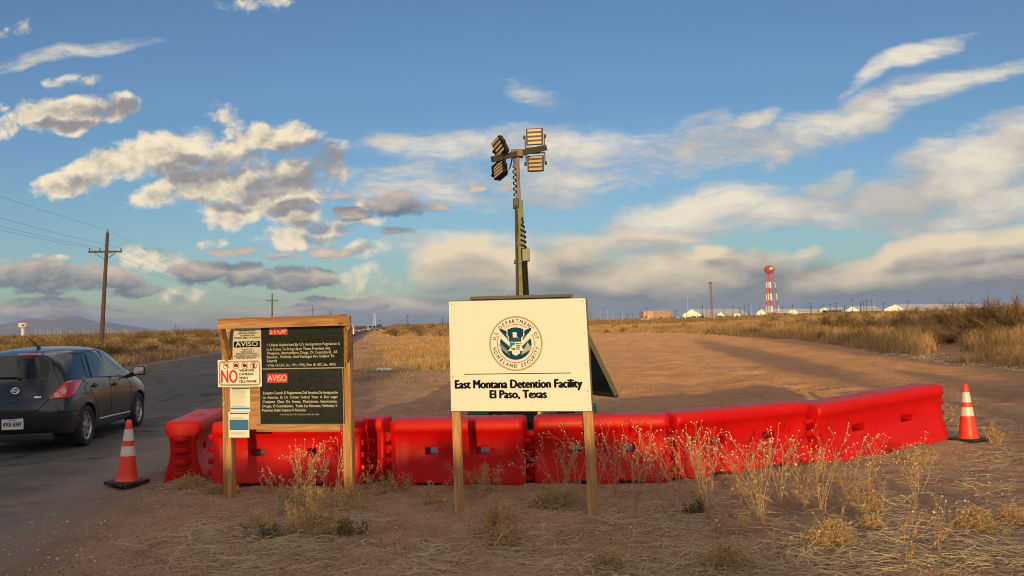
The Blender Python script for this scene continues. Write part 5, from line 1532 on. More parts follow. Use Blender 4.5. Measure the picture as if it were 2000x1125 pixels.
rows = [  # x along, z, half width y at 12 stations; from sill to roof
 dict(x=[.13, .26, .50, .90, 1.30, 1.95, 2.55, 2.98, 3.28, 3.70, 4.02, 4.16], z=[.27, .24, .21, .20, .20, .20, .20, .20, .20, .20, .22, .25], y=[.66, .77, .79, .79, .79, .79, .79, .79, .79, .78, .70, .52]),
 dict(x=[.02, .15, .46, .90, 1.30, 1.95, 2.55, 2.98, 3.30, 3.74, 4.10, 4.27], z=[.44, .43, .42, .42, .41, .41, .41, .41, .41, .41, .42, .43], y=[.70, .82, .845, .85, .845, .84, .84, .84, .845, .84, .76, .56]),
 dict(x=[.0, .13, .44, .90, 1.30, 1.95, 2.55, 2.98, 3.30, 3.74, 4.12, 4.29], z=[.62, .62, .63, .63, .62, .61, .61, .61, .61, .61, .60, .58], y=[.70, .825, .85, .86, .855, .85, .85, .85, .855, .85, .77, .57]),
 dict(x=[.07, .20, .48, .90, 1.30, 1.95, 2.55, 2.98, 3.30, 3.72, 4.08, 4.25], z=[.84, .84, .84, .83, .82, .81, .80, .80, .79, .77, .72, .67], y=[.66, .80, .83, .845, .845, .845, .845, .84, .835, .81, .73, .53]),
 dict(x=[.15, .30, .62, .92, 1.32, 1.95, 2.55, 2.98, 3.26, 3.66, 4.00, 4.18], z=[1.03, 1.03, 1.03, 1.01, .99, .97, .95, .94, .92, .87, .80, .73], y=[.62, .745, .79, .81, .82, .825, .82, .815, .80, .76, .68, .48]),
 dict(x=[.36, .50, .74, 1.02, 1.36, 1.90, 2.24, 2.60, 2.98, 3.46, 3.92, 4.10], z=[1.415, 1.435, 1.455, 1.472, 1.480, 1.47, 1.43, 1.32, 1.14, .98, .87, .78], y=[.51, .555, .575, .585, .59, .59, .585, .59, .64, .66, .60, .42])]
cenx = [.09, -.03, -.06, .0, .07, .29]               # rear centre line x of each row
cenf = [4.22, 4.36, 4.38, 4.33, 4.26, 4.18]
roofz = [1.445, 1.475, 1.505, 1.525, 1.535, 1.525, 1.485, 1.37, 1.185, 1.04, .935, .83]
bm = bmesh.new()
def vtx(x, y, z): return bm.verts.new((x, y, z))
NR, NC = 6, 12
side = {}
for s_ in (-1, 1):
    for r in range(NR):
        for c in range(NC):
            side[s_, r, c] = vtx(rows[r]['x'][c], s_ * rows[r]['y'][c], rows[r]['z'][c])
def lerp(a, b, t): return a + (b - a) * t
rear, front, roof = {}, {}, {}
for r in range(NR):
    a = rows[r]
    for k, f in ((-1, .52), (0, 0), (1, .52)):
        fx = 1 - f ** 2
        rear[r, k] = vtx(lerp(a['x'][0], cenx[r], fx), k * a['y'][0] * .52, a['z'][0] + (.012 * fx if r == 5 else 0))
        front[r, k] = vtx(lerp(a['x'][-1], cenf[r], fx), k * a['y'][-1] * .52, a['z'][-1] + (.04 * fx if r == 5 else 0))
a = rows[5]
for c in range(1, NC - 1):
    for k in (-1, 0, 1):
        f = .52 if k else 0; fx = 1 - f ** 2
        roof[c, k] = vtx(a['x'][c] + (.10 * fx if 5 <= c <= 9 else 0), k * a['y'][c] * .55, lerp(a['z'][c], roofz[c], .55 + .45 * fx))
for k in (-1, 0, 1):
    roof[0, k], roof[NC - 1, k] = rear[5, k], front[5, k]
GL = {}
def face(vs, tag_=None):
    f = bm.faces.new(vs)
    if tag_: GL[f] = tag_
    return f
for s_ in (-1, 1):
    for r in range(NR - 1):
        for c in range(NC - 1):
            q = [side[s_, r, c], side[s_, r, c + 1], side[s_, r + 1, c + 1], side[s_, r + 1, c]]
            if s_ > 0: q = q[::-1]
            tg = None
            if r == 4 and 2 <= c <= 4: tg = ('rear_side', s_)
            if r == 4 and 5 <= c <= 7: tg = ('front_side', s_)
            face(q, tg)
def strip(L): # list of columns (each a list of verts) left->right
    return L
for r in range(NR - 1):
    for (A, B) in (((r, 'L'), (r, -1)), ((r, -1), (r, 0)), ((r, 0), (r, 1)), ((r, 1), (r, 'R'))):
        def rv(r_, k): return side[-1, r_, 0] if k == 'L' else side[1, r_, 0] if k == 'R' else rear[r_, k]
        def fv(r_, k): return side[-1, r_, NC - 1] if k == 'L' else side[1, r_, NC - 1] if k == 'R' else front[r_, k]
        ka, kb = A[1], B[1]
        face([rv(r, kb), rv(r, ka), rv(r + 1, ka), rv(r + 1, kb)], 'rear' if r == 4 else None)
        face([fv(r, ka), fv(r, kb), fv(r + 1, kb), fv(r + 1, ka)])
for c in range(NC - 1):
    def tv(c_, k): return side[-1, 5, c_] if k == 'L' else side[1, 5, c_] if k == 'R' else roof[c_, k]
    for ka, kb in (('L', -1), (-1, 0), (0, 1), (1, 'R')):
        face([tv(c, ka), tv(c + 1, ka), tv(c + 1, kb), tv(c, kb)], 'front' if 6 <= c <= 8 else None)
bl = [side[-1, 0, c] for c in range(NC)]; br_ = [side[1, 0, c] for c in range(NC)]
for c in range(NC - 1):
    if c == 0: face([bl[0], rear[0, -1], rear[0, 0], rear[0, 1], br_[0], br_[1], bl[1]])
    elif c == NC - 2: face([bl[c], br_[c], br_[c + 1], front[0, 1], front[0, 0], front[0, -1], bl[c + 1]])
    else: face([bl[c], br_[c], br_[c + 1], bl[c + 1]])
bmesh.ops.recalc_face_normals(bm, faces=bm.faces)
gmat = {'rear': 1, ('rear_side', -1): 2, ('rear_side', 1): 3, ('front_side', -1): 4, ('front_side', 1): 5, 'front': 6}
groups = {}
for f, tg in GL.items(): groups.setdefault(tg, []).append(f)
cr_ = bm.edges.layers.float.new('crease_edge')
for tg, fs in groups.items():
    th = .050 if tg == 'rear' else .035
    bmesh.ops.inset_region(bm, faces=fs, thickness=th, use_even_offset=True)
    for f in fs: f.material_index = gmat[tg]
    st = set(fs)
    for f in fs:
        for e in f.edges:
            if any(g not in st for g in e.link_faces): e[cr_] = .75
# sharpen the shoulder, bumper and roof rear edges a little
for e in bm.edges:
    vs = {v for v in e.verts}
    for s_ in (-1, 1):
        for c in range(NC - 1):
            if vs == {side[s_, 0, c], side[s_, 0, c + 1]}: e[cr_] = .6
            if vs == {side[s_, 4, c], side[s_, 4, c + 1]}: e[cr_] = max(e[cr_], .25)
    if all(abs(v.co.z - 1.42) < .04 and v.co.x < .40 for v in e.verts): e[cr_] = .5
me = bpy.data.meshes.new('c'); bm.to_mesh(me); bm.free()
tmp = bpy.data.objects.new('c', me); COL.objects.link(tmp)
for k in range(7): me.materials.append(M_PAINT)
md = tmp.modifiers.new('s', 'SUBSURF'); md.levels = 3; md.render_levels = 3
cut = MB()
for x in (.78, 3.37):
    for s_ in (-1, 1):
        cut.lathe([(.355, -.17), (.355, .2)], 40, M=Matrix.Translation((x, s_ * .80, .315)) @ Matrix.Rotation(R(-90 * s_), 4, 'X'))
cme = cut.mesh('cut'); cme.materials.append(M_TRIM)
ct = bpy.data.objects.new('cut', cme); COL.objects.link(ct)
md = tmp.modifiers.new('b', 'BOOLEAN'); md.object = ct; md.solver = 'EXACT'; md.operation = 'DIFFERENCE'; md.material_mode = 'TRANSFER'
dg = bpy.context.evaluated_depsgraph_get()
full = bpy.data.meshes.new_from_object(tmp.evaluated_get(dg))
bpy.data.objects.remove(tmp); bpy.data.objects.remove(ct)
bm = bmesh.new(); bm.from_mesh(full)
for f in bm.faces:
    if f.material_index == 1 and f.calc_center_median().z < .85: f.material_index = 7      # inside of the wheel arches
BV = BVHTree.FromBMesh(bm)
def pick(idx):
    b2 = bm.copy()
    bmesh.ops.delete(b2, geom=[f for f in b2.faces if f.material_index not in idx], context='FACES')
    bmesh.ops.remove_doubles(b2, verts=b2.verts, dist=2e-4)
    for f in b2.faces: f.material_index = 0; f.smooth = True
    m_ = bpy.data.meshes.new('p'); b2.to_mesh(m_); b2.free(); m_.materials.clear(); return m_
body = pick({0})
b2 = bmesh.new(); b2.from_mesh(body)
for e in b2.edges:
    if len(e.link_faces) == 2 and e.calc_face_angle(0) > R(48): e.smooth = False
b2.to_mesh(body); b2.free()
link('body', body, M_PAINT, car)
for nm, ix in (('rear_window', 1), ('rear_door_window', 2), ('rear_door_window', 3), ('door_window', 4), ('door_window', 5), ('windscreen', 6)):
    g_ = link(nm, pick({ix}), M_GLASS, car)
well = pick({7})
if len(well.polygons): link('wheel_well', well, M_TRIM, car)
bm.free()
def shoot(px, py, off=.004):
    """photo point -> point on the car body (car coordinates) and normal"""
    d = CI.to_3x3() @ ray(px, py); o_ = CI @ C0
    h = BV.ray_cast(o_, d.normalized())
    if h[0] is None: return None, None
    n = h[1] if h[1].dot(d) < 0 else -h[1]
    return h[0] + n * off, n
zc = lambda X, Y: (X / 4.89, 660 + Y / 4.89)       # close-up coordinates -> photo
zd = lambda X, Y: (X / 2.961, 600 + Y / 2.961)
def line(name, pts, r, m, n=7, off=.0):
    P = []
    for (a, b) in zip(pts[:-1], pts[1:]):
        for t in np.linspace(0, 1, n)[:-1]: P.append((lerp(a[0], b[0], t), lerp(a[1], b[1], t)))
    P.append(pts[-1])
    Q = [shoot(*zc(*p), off)[0] for p in P]; Q = [q for q in Q if q is not None]
    if len(Q) > 1: return MB().tube(Q, r, 5).obj(name, m, car)
def patch(name, poly, m, off=.006, n=26, parent=None):
    """panel that follows the body inside a photo outline (close-up coordinates)"""
    xs_, ys_ = [p[0] for p in poly], [p[1] for p in poly]
    c = (sum(xs_) / len(xs_), sum(ys_) / len(ys_))
    V, Fc = [], []
    P = []
    for (a, b) in zip(poly, poly[1:] + poly[:1]):
        for t in np.linspace(0, 1, 5)[:-1]: P.append((lerp(a[0], b[0], t), lerp(a[1], b[1], t)))
    K = 9
    grid = []
    for k in range(K + 1):
        row = []
        for p in P:
            q, nn = shoot(*zc(lerp(c[0], p[0], k / K), lerp(c[1], p[1], k / K)), off * (1 if k < K else .1))
            row.append(q)
        grid.append(row)
    ok = [p for r_ in grid for p in r_ if p is not None]
    if not ok: return None
    for r_ in grid:
        for p in r_:
            V.append(p if p is not None else V[-1] if V else ok[0])
    L = len(P)
    for k in range(K):
        for i in range(L): Fc.append((k * L + i, k * L + (i + 1) % L, (k + 1) * L + (i + 1) % L, (k + 1) * L + i))
    return MB().add(V, Fc).obj(name, m, parent or car, smooth_=True, angle=80)
tl = patch('tail_lamp', [(470, 588), (520, 520), (580, 452), (640, 415), (700, 402), (784, 398), (772, 440), (740, 515), (700, 556), (650, 574), (560, 584)], M_LAMP, .012)
for c, r_ in (((602, 510), 34), ((543, 550), 30)):
    patch('clear_lens', [(c[0] + r_ * 1.05 * math.cos(t * .524), c[1] + r_ * math.sin(t * .524)) for t in range(12)], M_LAMPC, .016, parent=tl)
patch('brake_light', [(165, 154), (390, 147), (388, 166), (170, 173)], M_LAMP, .008)
pq = [CI @ at(*zc(x, y), 1.0) for x, y in ((14, 882), (222, 874), (222, 768), (14, 776))]
pm_, pn_ = shoot(*zc(118, 825), .028)
def onplate(x, y, e_=0.0):
    d_ = CI.to_3x3() @ ray(*zc(x, y)); o_ = CI @ C0
    return o_ + d_ * ((pm_ - o_).dot(pn_) / d_.dot(pn_)) + pn_ * e_
pn_ = Vector((-1, pn_.y * .3, .05)).normalized()
PP = [onplate(x, y) for x, y in ((13, 881), (221, 873), (221, 769), (13, 777))]
MB().add([*PP, *[p - pn_ * .03 for p in PP]], [(0, 1, 2, 3), (7, 6, 5, 4), (1, 0, 4, 5), (2, 1, 5, 6), (3, 2, 6, 7), (0, 3, 7, 4)]).obj('number_plate', M_PLATE, car, bevel=.006)
# plate lettering
pn = car
def carry(body, x0, y0, x1, y1, cap, m, name, bold):
    """text on the number plate between two close-up points"""
    a, b = onplate(x0, y0, .002), onplate(x1, y1, .002); c = onplate(x0, y0 - cap, .002)
    V, Fc = glyphs(body); mn, mx = min(v.x for v in V), max(v.x for v in V)
    mb = MB()
    for k, dx in enumerate((-bold, 0, bold)):
        mb.add([a + (b - a) * ((v.x - mn) / (mx - mn) + dx) + (c - a) * (v.y / CAPH) + pn_ * .0004 * k for v in V], Fc)
    mb.obj(name, m, car)
carry('TEXAS', 82, 797, 158, 794, 15, M_NAVY, 'plate_lettering', .012)
carry('VVX\u00b74347', 26, 853, 207, 846, 42, M_NAVY, 'plate_lettering', .012)
# round badge with a bar
bc, bn = shoot(*zc(150, 508), .006)
if bc is not None:
    q = bn.to_track_quat('Z', 'Y').to_matrix().to_4x4(); q.translation = bc
    mb = MB(); rr_ = .052
    V, Fc = [], []
    for i in range(24):
        a_ = i * math.pi / 12
        for (r1, z1) in ((rr_, 0), (rr_ * .98, .008), (rr_ * .78, .010), (rr_ * .74, 0)): V.append(q @ Vector((r1 * 1.05 * math.cos(a_), r1 * .92 * math.sin(a_), z1)))
    for i in range(24):
        for j in range(3): Fc.append((i * 4 + j, i * 4 + j + 1, ((i + 1) % 24) * 4 + j + 1, ((i + 1) % 24) * 4 + j))
    mb.add(V, Fc)
    right = q.to_3x3().inverted() @ Vector((0, 1, 0))
    ang = math.atan2(right.y, right.x)
    mb.box(-.066, .066, -.013, .013, .002, .012, 0, q @ Matrix.Rotation(ang, 4, 'Z'))
    mb.obj('badge', M_CHROME, car, smooth_=True)
patch('model_badge', [(327, 560), (390, 556), (390, 574), (327, 578)], M_CHROME, .006)
patch('handle_recess', [(85, 600), (205, 586), (196, 618), (90, 628)], M_TRIM, .003)
# seams
line('hatch_seam', [(0, 700), (150, 696), (360, 690), (460, 592), (480, 580)], .006, M_TRIM)
line('bumper_ledge', [(0, 712), (200, 708), (360, 700)], .010, M_TRIM)
line('rub_strip', [(472, 726), (500, 706), (600, 698), (735, 688)], .014, M_TRIM)
line('door_seam', [(785, 398), (840, 440), (880, 520), (905, 560), (935, 640), (945, 760)], .005, M_TRIM)
line('door_seam', [(998, 372), (1045, 378), (1058, 460), (1062, 640), (1058, 750)], .005, M_TRIM)
line('door_seam', [(1180, 366), (1245, 420), (1262, 500), (1250, 640), (1240, 730)], .005, M_TRIM)
patch('fuel_flap', [(808, 448), (856, 444), (862, 536), (812, 540)], M_PAINT, .006)
line('side_moulding', [(948, 770), (1058, 742), (1240, 702)], .013, M_PALE)
line('sill_strip', [(930, 858), (1060, 828), (1245, 775)], .022, M_TRIM)
line('window_trim', [(770, 190), (830, 375), (998, 370), (1190, 362)], .008, M_TRIM)
line('window_divider', [(815, 168), (872, 374)], .014, M_TRIM)
line('roof_rail_gap', [(660, 146), (760, 150), (860, 120), (950, 98), (1050, 130), (1130, 215), (1200, 305)], .008, M_TRIM)
for x, y in ((902, 455), (1093, 442)):
    p, n = shoot(*zc(x, y), .0)
    if p is not None:
        MB().box(p.x - .085, p.x + .085, p.y - .035, p.y + .02, p.z - .018, p.z + .018).obj('door_handle', M_TRIM, car, bevel=.014)
        MB().lathe([(.05, -.004), (.04, .004)], 14, M=Matrix.Translation(p + n * .002) @ Matrix.Rotation(R(90), 4, 'X')).obj('handle_cup', M_TRIM, car)
# door mirror
p, n = shoot(*zc(1192, 372), .0)
mirror = empty('door_mirror'); mirror.parent = car
mx, my, mz = 2.93, -.99, 1.03
MB().box(mx - .07, mx + .11, my - .115, my + .10, mz - .075, mz + .085).obj('shell', M_PAINT, mirror, bevel=.035, seg=3)
MB().box(mx - .076, mx - .0705, my - .095, my + .080, mz - .055, mz + .066).obj('glass', M_MIRROR, mirror)
MB().bar((mx + .03, my + .08, mz - .05), (mx + .05, -.80, .955), .05, .08).obj('arm', M_TRIM, mirror, bevel=.01)
# wiper, antenna, spoiler lip
line('rear_wiper', [(0, 386), (80, 384), (185, 382)], .012, M_TRIM, off=.02)
w_ = patch('wiper_pivot', [(168, 378), (204, 376), (204, 400), (170, 402)], M_TRIM, .03)
pa, _ = shoot(*zc(368, 100), -.005)
if pa is not None:
    MB().lathe([(.035, 0), (.028, .02), (.014, .05)], 10, M=Matrix.Translation(pa)).tube([pa + Vector((0, 0, .03)), pa + Vector((-.17, .08, .17))], [.010, .005], 6).obj('antenna', M_TRIM, car)
# wheels
def wheel(x, s_):
    o = empty('wheel', (x, s_ * .755, .31)); o.parent = car
    o.rotation_euler = (R(-90 * s_), 0, 0)         # local +z points outwards
    MB().lathe([(.205, -.09), (.235, -.10), (.285, -.098), (.305, -.075), (.311, -.03), (.311, .03), (.305, .075), (.285, .098), (.235, .10), (.210, .082), (.205, .06)], 44, cap=False).obj('tyre', M_TYRE, o, smooth_=True, angle=60)
    rm = MB().lathe([(.212, .08), (.205, .082), (.192, .06), (.185, -.05)], 44, cap=False)
    for k in range(7):
        M = Matrix.Rotation(k * 2 * math.pi / 7, 4, 'Z')
        V = [(.03, -.028, .062), (.03, .028, .062), (.195, .030, .066), (.195, -.030, .066), (.03, -.028, .035), (.03, .028, .035), (.195, .030, .045), (.195, -.030, .045)]
        rm.add([M @ Vector(v) for v in V], [(0, 3, 2, 1), (0, 1, 5, 4), (1, 2, 6, 5), (2, 3, 7, 6), (3, 0, 4, 7)])
    rm.lathe([(.058, .03), (.056, .070), (.045, .078), (.001, .080)], 18, cap=False)
    rm.obj('rim', M_ALLOY, o)
    MB().lathe([(.19, .0), (.001, .0)], 24, cap=False).obj('brake_disc', M_DSTEEL, o)
for x in (.78, 3.37):
    for s_ in (-1, 1): wheel(x, s_)
# arch lips
for x in (.78, 3.37):
    for s_ in (-1,):
        P = []
        for k in range(25):
            a_ = R(-12 + 204 * k / 24)
            xx, zz = x + .362 * math.cos(a_), .315 + .362 * math.sin(a_)
            h = BV.ray_cast(Vector((xx + .012 * math.cos(a_), -3, zz + .012 * math.sin(a_))), Vector((0, 1, 0)))
            if h[0] is not None and zz > .22: P.append(Vector((xx, h[0].y - .002, zz)))
        MB().tube(P, .016, 6).obj('arch_lip', M_PAINT, car, smooth_=True)
# cabin
cb = MB().box(.55, 3.2, -.72, .72, .36, .46); cb.obj('floor_pan', M_SEAT, car)
for y in (-.38, .38):
    MB().box(1.75, 2.30, y - .25, y + .25, .46, .62).box(1.66, 1.80, y - .25, y + .25, .60, 1.16).box(1.66, 1.76, y - .13, y + .13, 1.19, 1.40).obj('seat', M_SEAT, car, bevel=.04)
MB().box(.95, 1.40, -.66, .66, .46, .62).box(.82, .98, -.66, .66, .60, 1.08).box(.80, .90, .20, .48, 1.10, 1.28).box(.80, .90, -.48, -.20, 1.10, 1.28).obj('rear_seat', M_SEAT, car, bevel=.035)
MB().box(2.75, 3.25, -.70, .70, .60, .95).obj('dashboard', M_SEAT, car, bevel=.05)
wl = MB().lathe([(.185, 0), (.195, .012), (.185, .024), (.172, .012), (.185, 0)], 24, M=Matrix.Translation((2.62, .38, .93)) @ Matrix.Rotation(R(-65), 4, 'Y'), cap=False); wl.obj('steering_wheel', M_TRIM, car)
MB().box(.06, .22, -.60, .60, .18, .30).obj('bumper_valance', M_TRIM, car, bevel=.03)
MB().tube([(.05, .35, .22), (.55, .35, .22)], .03, 10).obj('exhaust_pipe', M_STEEL, car)
MB().box(.5, 4.0, -.6, .6, .20, .30).obj('underbody', M_TRIM, car)

# ------------------------------------------------------------------ dry plants
M_GRASS = strand_mat('dry_grass', (.24, .135, .055), (.62, .40, .18))
M_GRASSD = strand_mat('dull_shaded_grass', (.165, .108, .060), (.39, .27, .145))  # dull grass tone with the field's partial shade put in
M_TWIG = strand_mat('twig', (.10, .062, .036), (.27, .17, .090))
M_LEAFD = strand_mat('desert_leaf', (.12, .080, .028), (.36, .23, .085))
M_TWIGL = strand_mat('pale_twig', (.26, .165, .090), (.50, .35, .20))
M_STALK = strand_mat('weed_stalk', (.34, .205, .10), (.62, .43, .24))
M_HEAD = strand_mat('seed_head', (.52, .42, .31), (.78, .69, .56))
M_WLEAF = strand_mat('withered_leaf', (.24, .145, .070), (.50, .33, .17))
M_PLUME = strand_mat('plume', (.30, .18, .075), (.58, .38, .18))
M_GREENW = strand_mat('green_weed', (.035, .045, .018), (.13, .125, .055))
M_STRAW = strand_mat('straw', (.36, .26, .15), (.72, .58, .37))
M_STONE = strand_mat('pebble', (.20, .14, .11), (.56, .46, .38))

def ribbons(P, Wd):
    """P (N,K,3) centre lines, Wd (N,K) half widths; flat blades turned at random"""
    N, K, _ = P.shape
    an = rng.random(N) * 2 * np.pi
    s = np.stack([np.cos(an), np.sin(an), .25 * rng.standard_normal(N)], -1)[:, None, :]
    V = np.stack([P - s * Wd[..., None], P + s * Wd[..., None]], 2)
    i = np.arange(N * K * 2).reshape(N, K, 2)
    Q = np.stack([i[:, :-1, 0], i[:, :-1, 1], i[:, 1:, 1], i[:, 1:, 0]], -1).reshape(-1, 4)
    return V.reshape(-1, 3), Q
def quads(Pc, size, flat_=.0):
    """little leaves: one quad at every point, any direction"""
    N = len(Pc)
    a = rng.standard_normal((N, 3)); a /= np.linalg.norm(a, axis=1, keepdims=True)
    b = np.cross(a, rng.standard_normal((N, 3))); b /= np.linalg.norm(b, axis=1, keepdims=True)
    s = np.broadcast_to(np.asarray(size), (N,))[:, None]
    V = np.stack([Pc - a * s, Pc + b * s * .45, Pc + a * s, Pc - b * s * .45], 1)
    return V.reshape(-1, 3), np.arange(N * 4).reshape(N, 4)
def grass_field(X, Y, nb, h, spread, wk):
    """tufts at X, Y: nb blades each"""
    n = len(X)
    x = np.repeat(X, nb) + rng.standard_normal(n * nb) * np.repeat(spread, nb)
    y = np.repeat(Y, nb) + rng.standard_normal(n * nb) * np.repeat(spread, nb)
    z = height(x, y) - .02
    hh = np.repeat(h, nb) * rng.uniform(.45, 1.1, n * nb)
    an = rng.random(n * nb) * 2 * np.pi; ln = hh * rng.uniform(.05, .55, n * nb)
    dx, dy = np.cos(an) * ln + .06 * hh, np.sin(an) * ln
    K = 4; t = np.linspace(0, 1, K)[None, :]
    P = np.stack([x[:, None] + dx[:, None] * t ** 1.8, y[:, None] + dy[:, None] * t ** 1.8, z[:, None] + hh[:, None] * (t - .18 * t ** 3)], -1)
    w = np.maximum(.0028, wk * np.hypot(x, y))[:, None] * (1 - .75 * t)
    return ribbons(P, w)

# --- left of the road
n = 9000
Y = np.exp(rng.uniform(np.log(22), np.log(420), n * 2)); u = rng.uniform(-.66, -.17, n * 2)
X = u * Y
keep = (X < road_l(Y) - .5 - .5 * rng.random(n * 2)) & (fbm(X, Y, .09, 3, 91) > -.22 - .25 * (Y < 45))
X, Y = X[keep][:n], Y[keep][:n]
g1 = grass_field(X, Y, 13, rng.uniform(.30, .62, len(X)) * (1 + .2 * (Y < 60)), np.maximum(.10, .004 * Y), .00026)
tag(link('grass', np_mesh('grass', *g1), M_GRASSD), 'dry grass covering the field left of the road', 'grass', None, 'stuff')
# --- between the road and the lot, seen between the two signs
n = 5200
px_ = rng.uniform(640, 1180, n * 3); Y = np.exp(rng.uniform(np.log(31), np.log(330), n * 3)); X = (px_ - 1000) / F * Y
py_ = 631 + EYE * F / Y
edge = np.interp(py_, [640, 650, 665, 680, 700, 722], [708, 718, 735, 752, 757, 762]) + 10 * rng.standard_normal(n * 3)
hi_ = np.interp(py_, [640, 648, 656, 670, 722], [1200, 1160, 1010, 960, 930])
keep = (px_ > edge) & (px_ < hi_) & (X > road_r(Y) + 1.0) & (fbm(X, Y, .16, 3, 95) > -.16) 
X, Y = X[keep][:n], Y[keep][:n]
g2 = grass_field(X, Y, 14, rng.uniform(.20, .52, len(X)) * np.clip(.75 + 1.3 * fbm(X, Y, .25, 3, 151), .35, 1.2), np.maximum(.09, .003 * Y), .00022)
tag(link('grass', np_mesh('grass', *g2), M_GRASS), 'golden dry grass on the verge between the road and the dirt lot', 'grass', None, 'stuff')
# sparse low tufts thinning out towards the bare lot
n = 900
Y = np.exp(rng.uniform(np.log(24), np.log(90), n)); px_ = rng.uniform(690, 800, n); X = (px_ - 1000) / F * Y
k_ = X > road_r(Y) + .8
g3 = grass_field(X[k_], Y[k_], 9, rng.uniform(.08, .26, k_.sum()), np.full(k_.sum(), .14), .00022)
tag(link('grass', np_mesh('grass', *g3), M_GRASSD), 'short sparse tufts at the thin edge of the verge grass', 'grass', None, 'stuff')
# --- the bank on the right
n = 19000
u = rng.uniform(.075, .70, n * 2); by = berm_Y(u)
Y = by - .6 + np.abs(rng.standard_normal(n * 2)) * (5 + .30 * by) + rng.random(n * 2) * 1.0; X = u * Y
keep = fbm(X, Y, .22, 3, 99) > -.34
rub = (u > .425) & (u < .56) & (Y < by + 2.6)
keep &= ~rub | (rng.random(n * 2) < .10 + .30 * np.clip(Y - by, 0, 3)) | (fbm(X, Y, .9, 3, 141) > .16)
X, Y, by = X[keep][:n], Y[keep][:n], by[keep][:n]
g4 = grass_field(X, Y, 13, rng.uniform(.32, .85, len(X)) * np.clip(.45 + (Y - by) * .3, .45, 1), np.maximum(.10, .0035 * Y), .00022)
tag(link('grass', np_mesh('grass', *g4), M_GRASS), 'golden dry grass covering the bank behind the dirt lot', 'grass', None, 'stuff')

# --- desert shrubs
def shrub(seed, nb, twigs, leaves, hgt=1.0, wid=.8, leafsize=.028, bare=0.0, w0=.016):
    """unit shrub: stems fan out from the root, forking into twigs with small leaves; returns (wood, leaves)"""
    g = np.random.default_rng(seed)
    segs, tips = [], []
    K = 6; t = np.linspace(0, 1, K)[None, :]
    an = g.random(nb) * 2 * np.pi; el = g.uniform(.35, 1.45, nb)
    L = g.uniform(.55, 1.0, nb) * hgt
    d = np.stack([np.cos(an) * np.cos(el) * wid * 1.5, np.sin(an) * np.cos(el) * wid * 1.5, np.sin(el)], -1)
    P = d[:, None, :] * (L[:, None, None] * t[..., None]) + np.array([0, 0, 1.0]) * (.12 * np.sin(t * 2.4)[..., None]) * L[:, None, None]
    P += g.standard_normal(P.shape) * .025 * t[..., None]
    segs.append(ribbon_or_tube(P, w0 * (1 - .75 * t) * np.ones((nb, 1))))
    # twigs
    b = g.integers(0, nb, twigs); f = g.uniform(.25, 1.0, twigs); i0 = np.minimum((f * (K - 1)).astype(int), K - 2); fr_ = f * (K - 1) - i0
    S = P[b, i0] * (1 - fr_[:, None]) + P[b, i0 + 1] * fr_[:, None]
    dd = d[b] * .6 + g.standard_normal((twigs, 3)) * .75; dd[:, 2] += .35
    dd /= np.linalg.norm(dd, axis=1, keepdims=True)
    LL = g.uniform(.10, .34, twigs) * hgt
    T = np.linspace(0, 1, 4)[None, :]
    P2 = S[:, None, :] + dd[:, None, :] * (LL[:, None, None] * T[..., None]) + g.standard_normal((twigs, 4, 3)) * .018 * T[..., None]
    P2[..., 2] = np.maximum(P2[..., 2], .01)
    segs.append(ribbon_or_tube(P2, .0052 * (1 - .6 * T) * np.ones((twigs, 1))))
    q = g.integers(0, twigs, leaves); f = g.random(leaves)
    C = P2[q, 1] * (1 - f[:, None]) + P2[q, 3] * f[:, None] + g.standard_normal((leaves, 3)) * .03
    C[:, 2] = np.abs(C[:, 2])
    return cat(segs), quads(C, leafsize * g.uniform(.6, 1.3, leaves))
def ribbon_or_tube(P, Rr): return tubes(P, Rr, 3)
protos = []
for k, (nb, tw_, lv, wd, ls) in enumerate(((26, 520, 2600, .75, .024), (20, 420, 1500, .95, .022), (30, 620, 3400, .62, .026), (16, 460, 700, .85, .020))):
    protos.append(shrub(40 + k, nb, tw_, lv, 1.0, wd, ls))
pm = [(np_mesh('crown', *l), np_mesh('branch', *w)) for w, l in protos]
def place_shrub(k, x, y, s, sz, label, group, cat_='shrub', mats=None):
    o = empty('desert_shrub', (x, y, hz(x, y) - .04), rng.random() * 6.28, label, cat_, group)
    o.scale = (s, s, sz)
    for me, nm, m in ((pm[k][1], 'branch', M_TWIG if k != 3 else M_TWIGL), (pm[k][0], 'foliage', M_LEAFD if k != 3 else M_WLEAF)):
        link(nm, me, m, o)
    return o
# right bank
cnt = 0
spots_ = []
while cnt < 190:
    u = rng.uniform(.085, .66); by = float(berm_Y(u)); y = by + (.6 if cnt > 120 else 1.5) + abs(rng.standard_normal()) * (5 + .22 * by); x = u * y
    if .43 < u < .55 and y < by + 4: continue
    if any((x - a) ** 2 + (y - b) ** 2 < .9 for a, b in spots_): continue
    spots_.append((x, y)); s = rng.uniform(.5, .95) * (1.0 if u > .3 else .8)
    place_shrub(int(rng.integers(0, 4)), x, y, s * 1.05, s * rng.uniform(.85, 1.15), 'dark twiggy desert shrub in the thicket on the grassy bank right of the cream sign', 'desert shrubs on the right bank')
    cnt += 1
for k, (px, pyb, h, lab) in enumerate(((1860, 697, 1.15, 'big twiggy bush left of the far right bare mesquite on the bank'), (1515, 660, 1.0, 'olive tinted bush on the bank below the water tower'), (1650, 676, 1.1, 'tall rounded bush in the middle of the bank hiding the far poles'))):
    p = G(px, pyb); y = p.y + 3; x = p.x / p.y * y
    place_shrub(k, x, y, h, h, lab, None)
